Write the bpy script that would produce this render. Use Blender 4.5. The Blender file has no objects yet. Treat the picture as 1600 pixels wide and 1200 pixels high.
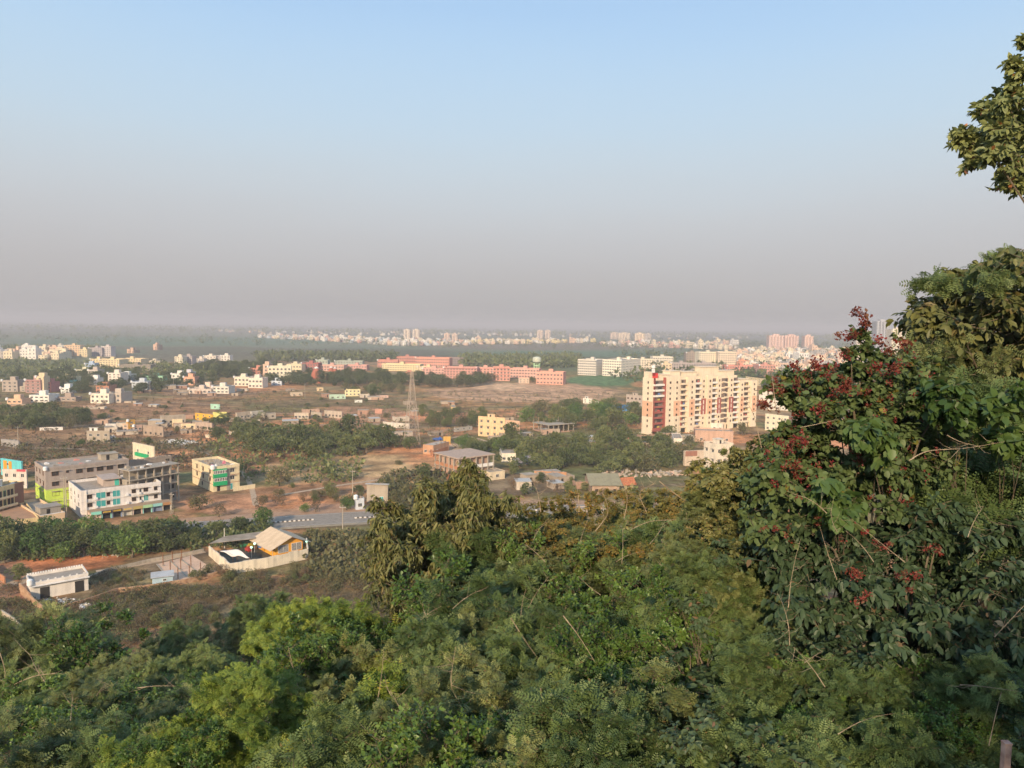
import bpy, math, random
import numpy as np
from mathutils import Vector, Matrix
# ------------------------------------------------------------------ camera, sky, sun, exposure
H = 58.0                      # camera height above the plain
FPX = 1155.0                  # focal length in pixels of the 1600 px wide photograph
PITCH, ROLL = 4.55, 0.72
sc = bpy.context.scene
C = sc.collection
camd = bpy.data.cameras.new("camera"); cam = bpy.data.objects.new("camera", camd); C.objects.link(cam)
camd.sensor_width = 36.0; camd.lens = 36.0*FPX/1600.0; camd.clip_start = 0.1; camd.clip_end = 60000
MR = Matrix.Rotation(math.radians(90-PITCH), 4, 'X') @ Matrix.Rotation(math.radians(ROLL), 4, 'Z')
cam.matrix_world = Matrix.Translation((0, 0, H)) @ MR
sc.camera = cam
sc.render.resolution_x, sc.render.resolution_y = 1024, 768
sc.view_settings.view_transform = 'Standard'; sc.view_settings.look = 'None'
sc.view_settings.exposure = 0.22; sc.view_settings.gamma = 1.0
sc.render.engine = 'CYCLES'
sc.cycles.use_denoising = True
sc.cycles.max_bounces = 5; sc.cycles.diffuse_bounces = 2; sc.cycles.glossy_bounces = 1
sc.cycles.transmission_bounces = 3; sc.cycles.volume_bounces = 0; sc.cycles.transparent_max_bounces = 4
sc.cycles.use_light_tree = False
SUN_EL, SUN_AZ = 22.0, 16.0   # degrees; azimuth measured from straight behind the camera towards the left
se, sa = math.radians(SUN_EL), math.radians(SUN_AZ)
SDIR = Vector((-math.sin(sa)*math.cos(se), -math.cos(sa)*math.cos(se), math.sin(se)))
sund = bpy.data.lights.new("sun", 'SUN'); sun = bpy.data.objects.new("sun", sund); C.objects.link(sun)
sund.energy = 5.0; sund.angle = math.radians(0.5); sund.color = (1.0, 0.78, 0.54)
sun.rotation_euler = SDIR.to_track_quat('Z', 'Y').to_euler(); sun.location = (0, 0, 300)
w = bpy.data.worlds.new("World"); sc.world = w; w.use_nodes = True
nt = w.node_tree; nt.nodes.clear()
wo = nt.nodes.new('ShaderNodeOutputWorld'); bg = nt.nodes.new('ShaderNodeBackground')
sky = nt.nodes.new('ShaderNodeTexSky'); sky.sky_type = 'NISHITA'; sky.sun_disc = False
sky.sun_elevation = se; sky.sun_rotation = math.atan2(SDIR.x, SDIR.y); sky.altitude = 60
sky.air_density = 1.0; sky.dust_density = 3.0; sky.ozone_density = 1.5
smul = nt.nodes.new('ShaderNodeVectorMath'); smul.operation = 'SCALE'; smul.inputs['Scale'].default_value = 0.1
nt.links.new(sky.outputs[0], smul.inputs[0])
# dust layer of the evening sky: its colour depends on the height above the horizon
tc = nt.nodes.new('ShaderNodeTexCoord'); sep = nt.nodes.new('ShaderNodeSeparateXYZ')
ramp = nt.nodes.new('ShaderNodeValToRGB')
nt.links.new(tc.outputs['Generated'], sep.inputs[0]); 
sno = nt.nodes.new('ShaderNodeTexNoise'); sno.inputs['Scale'].default_value = 2.2; sno.inputs['Detail'].default_value = 5; smp = nt.nodes.new('ShaderNodeMapping'); smp.inputs['Scale'].default_value = (1, 1, 5)
nt.links.new(tc.outputs['Generated'], smp.inputs[0]); nt.links.new(smp.outputs[0], sno.inputs['Vector'])
sma = nt.nodes.new('ShaderNodeMath'); sma.operation = 'MULTIPLY_ADD'; sma.inputs[1].default_value = .035; nt.links.new(sno.outputs['Fac'], sma.inputs[0])
sm2 = nt.nodes.new('ShaderNodeMath'); sm2.operation = 'SUBTRACT'; sm2.inputs[1].default_value = .0175; nt.links.new(sep.outputs['Z'], sm2.inputs[0])
nt.links.new(sm2.outputs[0], sma.inputs[2]); nt.links.new(sma.outputs[0], ramp.inputs[0])
cr = ramp.color_ramp; cr.interpolation = 'B_SPLINE'
SKY = [(0.0, (.395, .385, .39)), (.03, (.43, .41, .41)), (.09, (.485, .47, .478)), (.16, (.54, .565, .59)), (.25, (.515, .645, .74)), (.38, (.395, .60, .85)), (1.0, (.25, .40, .68))]
for i, (p, c) in enumerate(SKY):
    e = cr.elements[i] if i < 2 else cr.elements.new(p)
    e.position = p; e.color = (*c, 1)
mixw = nt.nodes.new('ShaderNodeMix'); mixw.data_type = 'RGBA'; mixw.inputs[0].default_value = 0.92
nt.links.new(smul.outputs[0], mixw.inputs[6]); nt.links.new(ramp.outputs[0], mixw.inputs[7])
nt.links.new(mixw.outputs[2], bg.inputs[0]); bg.inputs[1].default_value = 1.0
nt.links.new(bg.outputs[0], wo.inputs[0])

# ------------------------------------------------------------------ helpers
rs = np.random.RandomState
rnd = random.Random(7)
R3 = np.array(MR.to_3x3())
def raydir(px, py): return R3 @ np.array([(px-800)/FPX, -(py-600)/FPX, -1.0])
def P(px, py, z=0.0):
    d = raydir(px, py); t = (z-H)/d[2]
    return np.array([d[0]*t, d[1]*t, z])
def at(px, py, D): return raydir(px, py)*D + np.array([0, 0, H])
def proj(x, y, z):
    q = np.stack([x, y, np.asarray(z)-H], -1) @ R3
    D = -q[..., 2]; D = np.where(D > .01, D, .01)
    return 800+FPX*q[..., 0]/D, 600-FPX*q[..., 1]/D, D
def sstep(a, b, x):
    t = np.clip((x-a)/(b-a), 0, 1); return t*t*(3-2*t)
def _hash(ix, iy, s):
    n = (ix.astype(np.int64)*374761393 + iy.astype(np.int64)*668265263 + s*974711) & 0x7fffffff
    n = ((n ^ (n >> 13))*1274126177) & 0x7fffffff
    return ((n ^ (n >> 16)) & 0xffff)/65535.0
def vnoise(x, y, s=0):
    ix, iy = np.floor(x), np.floor(y); fx, fy = x-ix, y-iy
    fx = fx*fx*(3-2*fx); fy = fy*fy*(3-2*fy)
    a, b, c, d = _hash(ix, iy, s), _hash(ix+1, iy, s), _hash(ix, iy+1, s), _hash(ix+1, iy+1, s)
    return (a*(1-fx)+b*fx)*(1-fy)+(c*(1-fx)+d*fx)*fy
def fbm(x, y, sc_, s=0, o=4):
    v = 0; am = .5; t = 0
    for k in range(o):
        v = v+am*vnoise(x/sc_*2**k+13*k, y/sc_*2**k+7*k, s+k); t += am; am *= .55
    return v/t
def terr(x, y):
    x = np.asarray(x, float); y = np.asarray(y, float)
    yf = np.maximum(y, 0); d = np.hypot(x, yf)
    az = np.degrees(np.arctan2(x, np.maximum(y, .001)))
    t = sstep(-6, 14, az); L = 150+45*t; p = 1.7-.45*t
    z = 56.4*np.clip(1-d/L, 0, 1)**p
    ridge = 2.2 + 2.6*sstep(-13, -8, x) + 1.2*sstep(-7, -2, x) + .5*sstep(-15, -20, x)  # unseen rise behind the camera, its height shaped to shade the near slope
    z = z + ridge*sstep(-1, -16, y)*np.exp(-(x/70)**2)*(1-sstep(-60, -300, y))
    z = z*(1-sstep(-80, -400, y))
    z = z + (fbm(x, y, 9, 3)-.5)*1.2*np.clip((d-4)/20, 0, 1)*(z > 0.3)
    return np.maximum(z, 0)
def tz(x, y): return float(terr(np.array([x]), np.array([y]))[0])

def tag(o, label=None, cat=None, group=None, kind=None):
    if label: o['label'] = label
    if cat: o['category'] = cat
    if group: o['group'] = group
    if kind: o['kind'] = kind
    return o
def empty(name, loc, rz=0.0):
    o = bpy.data.objects.new(name, None); C.objects.link(o); o.location = tuple(loc); o.rotation_euler = (0, 0, rz)
    o.empty_display_size = .5
    return o
def link(name, me, parent=None, loc=None):
    o = bpy.data.objects.new(name, me); C.objects.link(o)
    if parent is not None: o.parent = parent
    if loc is not None: o.location = tuple(loc)
    return o
def copy_child(o, parent, loc=None):
    c = o.copy(); C.objects.link(c); c.parent = parent
    if loc is not None: c.location = tuple(loc)
    return c
def npmesh(name, V, F, mats, mi=None, tint=None, smooth=False):
    V = np.asarray(V, np.float32).reshape(-1, 3); F = np.asarray(F, np.int32)
    me = bpy.data.meshes.new(name); k = F.shape[1]
    me.vertices.add(len(V)); me.vertices.foreach_set('co', V.ravel())
    me.loops.add(F.size); me.loops.foreach_set('vertex_index', F.ravel())
    me.polygons.add(len(F)); me.polygons.foreach_set('loop_start', np.arange(0, F.size, k, dtype=np.int32))
    me.polygons.foreach_set('loop_total', np.full(len(F), k, np.int32))
    if mi is not None: me.polygons.foreach_set('material_index', np.asarray(mi, np.int32))
    if smooth: me.polygons.foreach_set('use_smooth', np.ones(len(F), bool))
    for m in mats: me.materials.append(m)
    me.update(calc_edges=True)
    if tint is not None:
        a = me.attributes.new('tint', 'FLOAT', 'POINT'); a.data.foreach_set('value', np.asarray(tint, np.float32))
    return me
def ordw(n):
    o = ['', 'first', 'second', 'third', 'fourth', 'fifth', 'sixth', 'seventh', 'eighth', 'ninth', 'tenth', 'eleventh', 'twelfth', 'thirteenth', 'fourteenth', 'fifteenth', 'sixteenth', 'seventeenth', 'eighteenth', 'nineteenth']
    if n < 20: return o[n]
    t = ['', '', 'twenty', 'thirty', 'forty', 'fifty', 'sixty', 'seventy', 'eighty', 'ninety'][n//10]
    return (t[:-1]+'ieth') if n % 10 == 0 else t+'-'+o[n % 10]
ROWS = {1: [''], 2: ['back', 'front'], 3: ['back', 'middle', 'front'], 4: ['back', 'second', 'third', 'front'], 5: ['back', 'second', 'third', 'fourth', 'front'], 6: ['back', 'second', 'third', 'fourth', 'fifth', 'front']}
def rank_labels(objs, desc, per=8):
    """objs: [(object, photo x, photo y)]; the row (back to front) and the place in it tell like plants apart"""
    if len(objs) == 1: objs[0][0]['label'] = desc; return
    objs = sorted(objs, key=lambda a: a[2]); k = max(1, min(6, round(len(objs)/per))); n = len(objs)
    for i in range(k):
        row = sorted(objs[i*n//k:(i+1)*n//k], key=lambda a: a[1]); nm = ROWS[k][i]
        for j, a in enumerate(row): a[0]['label'] = f"{desc}, {ordw(j+1)} from left" + (f" in {nm} row" if nm else '')
class MB:
    """collects boxes, tubes and faces for ONE mesh object"""
    def __init__(s): s.v = []; s.f = []; s.m = []
    def face(s, pts, m=0):
        n = len(s.v); s.v += [tuple(p) for p in pts]; s.f.append(tuple(range(n, n+len(pts)))); s.m.append(m)
    def box(s, x0, y0, z0, x1, y1, z1, m=0, top=None):
        n = len(s.v); s.v += [(x, y, z) for z in (z0, z1) for (x, y) in ((x0, y0), (x1, y0), (x1, y1), (x0, y1))]
        s.f += [(n, n+3, n+2, n+1), (n+4, n+5, n+6, n+7)] + [(n+i, n+(i+1) % 4, n+4+(i+1) % 4, n+4+i) for i in range(4)]
        s.m += [m, m if top is None else top]+[m]*4
        return s
    def tube(s, pts, rad, n=5, m=0):
        pts = [Vector(p) for p in pts]; base = len(s.v); N = len(pts)
        rad = rad if hasattr(rad, '__len__') else [rad]*N
        for i, p in enumerate(pts):
            d = (pts[min(i+1, N-1)]-pts[max(i-1, 0)]).normalized()
            a = d.orthogonal().normalized() if i == 0 else (a - d*a.dot(d)).normalized()
            b = d.cross(a)
            for k in range(n):
                t = 2*math.pi*k/n; s.v.append(tuple(p+(a*math.cos(t)+b*math.sin(t))*rad[i]))
        for i in range(N-1):
            for k in range(n):
                s.f.append((base+i*n+k, base+i*n+(k+1) % n, base+(i+1)*n+(k+1) % n, base+(i+1)*n+k)); s.m.append(m)
        s.f.append(tuple(base+k for k in range(n))[::-1]); s.m.append(m)
        s.f.append(tuple(base+(N-1)*n+k for k in range(n))); s.m.append(m)
        return s
    def lathe(s, prof, n=16, m=0, cx=0, cy=0):
        base = len(s.v)
        for (r, z) in prof:
            for k in range(n):
                t = 2*math.pi*k/n; s.v.append((cx+r*math.cos(t), cy+r*math.sin(t), z))
        for i in range(len(prof)-1):
            for k in range(n):
                s.f.append((base+i*n+k, base+i*n+(k+1) % n, base+(i+1)*n+(k+1) % n, base+(i+1)*n+k)); s.m.append(m)
        s.f.append(tuple(base+(len(prof)-1)*n+k for k in range(n))); s.m.append(m)
        return s
    def mesh(s, name, mats):
        me = bpy.data.meshes.new(name); me.from_pydata(s.v, [], s.f)
        for m in (mats if isinstance(mats, (list, tuple)) else [mats]): me.materials.append(m)
        me.polygons.foreach_set('material_index', s.m); me.update(); return me
    def build(s, name, mats, parent=None, loc=None): return link(name, s.mesh(name, mats), parent, loc)

# ------------------------------------------------------------------ materials
def newmat(name):
    m = bpy.data.materials.new(name); m.use_nodes = True; t = m.node_tree
    return m, t, t.nodes['Principled BSDF']
_wm = {}
def wallmat(col, rough=.85, dirt=.35, scale=.5):
    """weathered painted or bare masonry: noise blotches, rain streaks, fine grain"""
    key = (tuple(col), rough, dirt, scale)
    if key in _wm: return _wm[key]
    m, t, b = newmat('masonry'); n = t.nodes; L = t.links.new
    tc = n.new('ShaderNodeTexCoord')
    mp = n.new('ShaderNodeMapping'); mp.inputs['Scale'].default_value = (1.3, 1.3, .12); L(tc.outputs['Object'], mp.inputs[0])
    st = n.new('ShaderNodeTexNoise'); st.inputs['Scale'].default_value = 1.0; st.inputs['Detail'].default_value = 5; L(mp.outputs[0], st.inputs['Vector'])
    bl = n.new('ShaderNodeTexNoise'); bl.inputs['Scale'].default_value = scale; bl.inputs['Detail'].default_value = 6; L(tc.outputs['Object'], bl.inputs['Vector'])
    mu = n.new('ShaderNodeMath'); mu.operation = 'MULTIPLY'; L(st.outputs['Fac'], mu.inputs[0]); L(bl.outputs['Fac'], mu.inputs[1])
    mr = n.new('ShaderNodeMapRange'); mr.inputs['From Min'].default_value = .18; mr.inputs['From Max'].default_value = .36
    mr.inputs['To Min'].default_value = 0; mr.inputs['To Max'].default_value = dirt; L(mu.outputs[0], mr.inputs[0])
    mx = n.new('ShaderNodeMix'); mx.data_type = 'RGBA'; L(mr.outputs[0], mx.inputs[0])
    mx.inputs[6].default_value = (*col, 1); mx.inputs[7].default_value = (*[c*.45+.02 for c in col], 1)
    L(mx.outputs[2], b.inputs['Base Color']); b.inputs['Roughness'].default_value = rough
    b.inputs['Specular IOR Level'].default_value = .2
    _wm[key] = m; return m
def plain(name, col, rough=.7, metal=0.0, spec=.3):
    m, t, b = newmat(name); b.inputs['Base Color'].default_value = (*col, 1)
    b.inputs['Roughness'].default_value = rough; b.inputs['Metallic'].default_value = metal; b.inputs['Specular IOR Level'].default_value = spec
    return m
def leafmat(name, ca, cb, cc=None, ccf=.04, rough=.5, transl=.25, spec=.35):
    """leaf: two greens mixed by the leaf's age (tint) and a random value per leaf, a few leaves of a third colour"""
    m, t, b = newmat(name); n = t.nodes; L = t.links.new
    at_ = n.new('ShaderNodeAttribute'); at_.attribute_name = 'tint'
    geo = n.new('ShaderNodeNewGeometry')
    ad = n.new('ShaderNodeMath'); ad.operation = 'MULTIPLY_ADD'; L(geo.outputs['Random Per Island'], ad.inputs[0]); ad.inputs[1].default_value = .5
    s1 = n.new('ShaderNodeMath'); s1.operation = 'SUBTRACT'; L(at_.outputs['Fac'], s1.inputs[0]); s1.inputs[1].default_value = .25
    L(s1.outputs[0], ad.inputs[2]); ad.use_clamp = True
    mx = n.new('ShaderNodeMix'); mx.data_type = 'RGBA'; L(ad.outputs[0], mx.inputs[0])
    mx.inputs[6].default_value = (*ca, 1); mx.inputs[7].default_value = (*cb, 1); out = mx.outputs[2]
    if cc:
        gt = n.new('ShaderNodeMath'); gt.operation = 'GREATER_THAN'; L(geo.outputs['Random Per Island'], gt.inputs[0]); gt.inputs[1].default_value = 1-ccf
        m2 = n.new('ShaderNodeMix'); m2.data_type = 'RGBA'; L(gt.outputs[0], m2.inputs[0]); L(out, m2.inputs[6]); m2.inputs[7].default_value = (*cc, 1); out = m2.outputs[2]
    oi = n.new('ShaderNodeObjectInfo'); hs = n.new('ShaderNodeHueSaturation')
    mr = n.new('ShaderNodeMapRange'); L(oi.outputs['Random'], mr.inputs[0]); mr.inputs['To Min'].default_value = .72; mr.inputs['To Max'].default_value = 1.25; L(mr.outputs[0], hs.inputs['Value'])
    mh = n.new('ShaderNodeMapRange'); L(oi.outputs['Random'], mh.inputs[0]); mh.inputs['To Min'].default_value = .515; mh.inputs['To Max'].default_value = .485; L(mh.outputs[0], hs.inputs['Hue'])
    L(out, hs.inputs['Color']); out = hs.outputs[0]
    L(out, b.inputs['Base Color']); b.inputs['Roughness'].default_value = rough; b.inputs['Specular IOR Level'].default_value = spec
    tr = n.new('ShaderNodeBsdfTranslucent'); L(out, tr.inputs[0]); ms = n.new('ShaderNodeMixShader'); ms.inputs[0].default_value = transl
    L(b.outputs[0], ms.inputs[1]); L(tr.outputs[0], ms.inputs[2]); L(ms.outputs[0], n['Material Output'].inputs[0])
    return m
def noisemat(name, c1, c2, scale, rough=.9, bump=0.0, detail=8):
    m, t, b = newmat(name); n = t.nodes; L = t.links.new
    tc = n.new('ShaderNodeTexCoord'); no = n.new('ShaderNodeTexNoise'); no.inputs['Scale'].default_value = scale; no.inputs['Detail'].default_value = detail
    L(tc.outputs['Object'], no.inputs['Vector']); r = n.new('ShaderNodeValToRGB'); L(no.outputs['Fac'], r.inputs[0])
    r.color_ramp.elements[0].position = .35; r.color_ramp.elements[1].position = .65
    r.color_ramp.elements[0].color = (*c1, 1); r.color_ramp.elements[1].color = (*c2, 1)
    L(r.outputs[0], b.inputs['Base Color']); b.inputs['Roughness'].default_value = rough; b.inputs['Specular IOR Level'].default_value = .15
    if bump:
        bp = n.new('ShaderNodeBump'); bp.inputs['Strength'].default_value = bump; bp.inputs['Distance'].default_value = .1
        L(no.outputs['Fac'], bp.inputs['Height']); L(bp.outputs[0], b.inputs['Normal'])
    return m
M_glass = plain('window_glass', (.035, .04, .045), .25, 0, .5)
M_dark = plain('dark_opening', (.03, .028, .025), .9)
M_conc = wallmat((.34, .30, .25), .9, .5, .3)
M_conc2 = wallmat((.42, .36, .28), .9, .5, .3)
M_white = wallmat((.78, .74, .68), .8, .3)
M_roof = wallmat((.40, .34, .27), .9, .5, .25)
M_frame = plain('white_frame', (.7, .68, .62), .6)
M_tank = plain('tank_black', (.04, .04, .045), .5)
M_tankw = plain('tank_white', (.75, .74, .72), .5)
M_bark = noisemat('bark', (.09, .07, .05), (.20, .16, .11), 6, .95)
M_stem = noisemat('dry_stem', (.22, .16, .10), (.40, .31, .20), 9, .9)
M_twig = plain('twig', (.14, .11, .07), .9)
M_rust = noisemat('rusty_metal', (.16, .07, .03), (.30, .14, .07), 3)
M_galv = plain('galvanised_steel', (.55, .52, .46), .55, .3)
M_brick = noisemat('brick_masonry', (.38, .16, .08), (.50, .25, .14), 2.5)
M_laterite = noisemat('laterite_block', (.34, .19, .11), (.48, .32, .20), 1.5)
# ------------------------------------------------------------------ ground: one sheet to the horizon
def build_ground():
    # rings: dense in the view sector, spaced evenly as seen from the hill, far ones out to 24 km
    deps = np.concatenate([np.linspace(math.radians(75), math.radians(32), 14)[:-1], np.linspace(math.radians(32), math.radians(2.2), 330)[:-1], np.linspace(math.radians(2.2), math.radians(.14), 90)])
    rr = H/np.tan(deps); rr[-1] = 26000
    rr = np.concatenate([[0.5, 1.2, 2.0], np.linspace(2.8, 90, 130), rr[rr > 92]])
    aa = np.concatenate([np.radians(np.linspace(-44, 44, 420)), np.radians(np.linspace(44, 316, 70))[1:-1]])
    A, Rr = np.meshgrid(aa, rr); X = Rr*np.sin(A); Y = Rr*np.cos(A)
    Z = terr(X, Y); Z = Z*(Rr < 600)
    n, k = A.shape
    V = np.stack([X, Y, Z], -1).reshape(-1, 3)
    V = np.vstack([V, [[0, 0, float(terr(np.array([0.]), np.array([0.]))[0])]]])
    i = np.arange(n-1)[:, None]*k; j = np.arange(k)[None, :]; j2 = (j+1) % k
    F = np.stack([i+j, i+k+j, i+k+j2, i+j2], -1).reshape(-1, 4)[:, ::-1]
    cx = np.arange(k); cen = np.stack([np.full(k, n*k), cx, (cx+1) % k], -1)
    cen = np.concatenate([cen, cen[:, :1]], 1)[:, [0, 2, 1]]
    me = bpy.data.meshes.new('ground')
    me.vertices.add(len(V)); me.vertices.foreach_set('co', V.astype(np.float32).ravel())
    loops = np.concatenate([F.ravel(), cen.ravel()]).astype(np.int32)
    me.loops.add(len(loops)); me.loops.foreach_set('vertex_index', loops)
    ls = np.concatenate([np.arange(len(F))*4, len(F)*4+np.arange(len(cen))*3]).astype(np.int32)
    lt = np.concatenate([np.full(len(F), 4), np.full(len(cen), 3)]).astype(np.int32)
    me.polygons.add(len(ls)); me.polygons.foreach_set('loop_start', ls); me.polygons.foreach_set('loop_total', lt)
    me.polygons.foreach_set('use_smooth', np.ones(len(ls), bool)); me.update(calc_edges=True)
    # what grows or lies where: earth, dry grass, scrub, crops
    x, y, z = V[:, 0], V[:, 1], V[:, 2]
    px, py, D = proj(x, y, z)
    rad = np.hypot(x, y)
    S = lambda *c: np.array(c)
    DRY, RED, TAN, SCR, GRN, FARG, FARB, PALE, BRN = S(.34, .225, .115), S(.62, .27, .12), S(.48, .29, .16), S(.16, .155, .06), S(.075, .115, .04), S(.16, .19, .12), S(.11, .13, .11), S(.52, .40, .28), S(.24, .15, .08)
    n1 = fbm(x, y, 38, 1); n2 = fbm(x, y, 9, 2); n3 = fbm(x, y, 120, 5); n4 = fbm(x, y, 2.2, 9, 3)
    col = DRY[None]*(0.75+.6*n2)[:, None]
    def mixin(c, wgt):
        nonlocal col
        col = col*(1-wgt[:, None])+np.asarray(c)[None]*wgt[:, None]
    mixin(RED, sstep(.50, .62, n1)*.8*(.5+n2)); mixin(SCR, sstep(.5, .60, n3+.25*(n2-.5))*.85)
    def ell(cx_, cy_, rx, ry, c, s=.9, soft=.35, wob=.5):
        ok = (D > 1) & (y > 0)
        q = ((px-cx_)/rx)**2+((py-cy_)/ry)**2+(n2-.5)*wob*2+(n4-.5)*wob
        mixin(c, np.where(ok, (1-sstep(1-soft, 1+soft, q))*s, 0))
    u = x*.96+y*.28; vv = -x*.28+y*.96
    st = fbm(u*.10, vv, 7, 51); sk = fbm(u*.2, vv, 18, 55)
    mixin(S(.17, .12, .06), (rad < 1400)*sstep(.50, .62, st)*.6); mixin(RED, (rad < 1400)*sstep(.54, .62, sk)*.75); mixin(PALE, (rad < 1400)*sstep(.64, .70, st)*.5)
    # far plain
    far = sstep(900, 1400, rad)
    stripes = fbm(x*.25, y, 260, 11); st2 = fbm(x, y, 900, 15)
    mixin(FARG, far); mixin(S(.15, .125, .085), far*sstep(.5, .6, stripes)*.7); mixin(FARB, sstep(3800, 5200, rad+(st2-.5)*2500)*.93)
    mixin(S(.30, .24, .17), far*sstep(.66, .7, fbm(x*.15, y, 150, 21))*.5)
    ell(850, 541, 190, 6, (.20, .155, .11), .8); ell(880, 553, 210, 4.5, (.11, .19, .11), .9); ell(60, 568, 150, 12, (.17, .18, .09), .9); ell(330, 549, 110, 8, (.13, .12, .075), .7)
    ell(290, 533, 260, 7, (.10, .18, .11), .8, .4, .2); ell(560, 553, 160, 9, (.11, .11, .07), .7); ell(900, 568, 70, 12, (.10, .14, .07), .8)
    # middle ground
    ell(700, 608, 500, 34, SCR, .45); ell(100, 605, 220, 30, SCR, .6)
    ell(820, 614, 150, 15, (.55, .33, .19), .95, .2, .3); ell(780, 604, 45, 6, (.66, .42, .24), .9); ell(945, 594, 60, 9, (.11, .20, .08), .95, .2, .25); ell(1010, 600, 25, 5, RED, .7)
    ell(230, 640, 150, 15, (.38, .21, .11), .9); ell(330, 612, 90, 9, (.34, .19, .11), .8); ell(560, 648, 90, 12, (.50, .26, .15), .85); ell(690, 650, 60, 7, (.62, .28, .15), .9)
    ell(110, 682, 150, 14, (.36, .21, .11), .85); ell(90, 706, 160, 14, BRN, .9); ell(410, 605, 60, 8, RED, .6); ell(520, 628, 140, 6, BRN, .6)
    ell(560, 738, 150, 27, (.52, .335, .165), .95, .2, .25); ell(500, 772, 120, 20, (.50, .25, .125), .85); ell(430, 786, 90, 14, RED, .75); ell(560, 752, 60, 8, (.33, .19, .11), .6)
    ell(350, 788, 85, 16, (.54, .27, .145), .95, .2, .3); ell(530, 793, 60, 7, (.38, .22, .14), .9); ell(440, 800, 120, 5, (.42, .25, .15), .9)
    ell(900, 700, 200, 34, SCR, .9, .3); ell(960, 725, 160, 26, (.13, .14, .055), .8); ell(1010, 695, 80, 14, (.17, .12, .075), .7); ell(810, 755, 90, 16, (.25, .17, .11), .7); ell(900, 790, 140, 10, (.38, .24, .15), .8)
    ell(720, 700, 45, 7, PALE, .6); ell(690, 720, 60, 10, RED, .6)
    ell(80, 875, 110, 20, (.60, .225, .10), .95, .2, .3); ell(10, 920, 40, 60, (.36, .19, .115), .9); ell(40, 980, 90, 35, (.27, .19, .13), .95, .2); ell(130, 812, 180, 24, (.20, .15, .09), .5)
    ell(200, 915, 110, 20, (.24, .22, .11), .8, .3); ell(300, 880, 90, 20, (.26, .19, .12), .7); ell(170, 926, 90, 9, (.28, .20, .13), .6)
    ell(500, 860, 120, 20, (.20, .17, .08), .8); ell(380, 945, 320, 34, (.19, .16, .075), .85)
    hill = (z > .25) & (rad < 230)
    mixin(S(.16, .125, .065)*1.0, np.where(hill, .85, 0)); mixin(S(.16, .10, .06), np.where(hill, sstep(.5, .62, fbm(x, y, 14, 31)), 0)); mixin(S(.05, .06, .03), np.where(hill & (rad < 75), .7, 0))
    mixin(S(.12, .08, .045), np.where((~hill) & (rad < 700), sstep(.50, .64, st)*.45, 0))
    col = np.clip(col*(.78+.44*n4)[:, None], 0.01, .8)
    a = me.attributes.new('soil', 'FLOAT_COLOR', 'POINT')
    a.data.foreach_set('color', np.concatenate([col, np.ones((len(col), 1))], 1).astype(np.float32).ravel())
    m, t, b = newmat('earth'); nn = t.nodes; L = t.links.new
    at_ = nn.new('ShaderNodeAttribute'); at_.attribute_name = 'soil'
    tc = nn.new('ShaderNodeTexCoord'); no = nn.new('ShaderNodeTexNoise'); no.inputs['Scale'].default_value = .9; no.inputs['Detail'].default_value = 9; no.inputs['Roughness'].default_value = .7
    L(tc.outputs['Object'], no.inputs['Vector'])
    n5 = nn.new('ShaderNodeTexNoise'); n5.inputs['Scale'].default_value = .12; n5.inputs['Detail'].default_value = 6; L(tc.outputs['Object'], n5.inputs['Vector'])
    mu = nn.new('ShaderNodeMath'); mu.operation = 'MULTIPLY'; L(no.outputs['Fac'], mu.inputs[0]); L(n5.outputs['Fac'], mu.inputs[1])
    mr = nn.new('ShaderNodeMapRange'); mr.inputs['From Min'].default_value = .14; mr.inputs['From Max'].default_value = .36; mr.inputs['To Min'].default_value = .5; mr.inputs['To Max'].default_value = 1.5
    L(mu.outputs[0], mr.inputs[0]); sc_ = nn.new('ShaderNodeVectorMath'); sc_.operation = 'SCALE'; L(at_.outputs['Color'], sc_.inputs[0]); L(mr.outputs[0], sc_.inputs['Scale'])
    L(sc_.outputs[0], b.inputs['Base Color']); b.inputs['Roughness'].default_value = 1; b.inputs['Specular IOR Level'].default_value = .05
    me.materials.append(m)
    tag(link('ground', me), kind='structure')
build_ground()

# ------------------------------------------------------------------ road with kerbs
M_asph = noisemat('asphalt', (.25, .215, .175), (.33, .285, .23), .8)
M_asph2 = noisemat('worn_asphalt', (.10, .095, .09), (.16, .15, .135), .5)
road_px = [(-120, 893), (60, 853), (200, 834), (300, 824.5), (430, 816), (570, 807.5), (700, 802), (860, 797), (1000, 797), (1150, 803)]
RC = [P(*p) for p in road_px]
def smooth_line(pts, n=12):
    out = []
    q = [pts[0]]+list(pts)+[pts[-1]]
    for i in range(1, len(q)-2):
        for k in range(n):
            t = k/n; a, b_, c, d = q[i-1], q[i], q[i+1], q[i+2]
            out.append(.5*((2*b_)+(-a+c)*t+(2*a-5*b_+4*c-d)*t*t+(-a+3*b_-3*c+d)*t**3))
    out.append(pts[-1]); return np.array(out)
RL = smooth_line(RC)
def ribbon(name, line, o0, o1, z0, mat, thick=None, **kw):
    line = np.asarray(line); d = np.gradient(line[:, :2], axis=0); d /= np.linalg.norm(d, axis=1)[:, None]
    nrm = np.stack([-d[:, 1], d[:, 0]], 1); b = MB()
    a = line[:, :2]+nrm*o0; c = line[:, :2]+nrm*o1
    zz = terr(line[:, 0], line[:, 1])
    for i in range(len(line)-1):
        za, zb = zz[i]+z0, zz[i+1]+z0
        b.face([(*a[i], za), (*a[i+1], zb), (*c[i+1], zb), (*c[i], za)][::-1])
        if thick:
            b.face([(*a[i], za), (*a[i+1], zb), (*a[i+1], zb-thick), (*a[i], za-thick)]); b.face([(*c[i], za), (*c[i+1], zb), (*c[i+1], zb-thick), (*c[i], za-thick)][::-1])
    o = b.build(name, mat); tag(o, **kw); return o
ribbon('road', RL, -6.4, 6.4, .05, M_asph, kind='structure')
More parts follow.
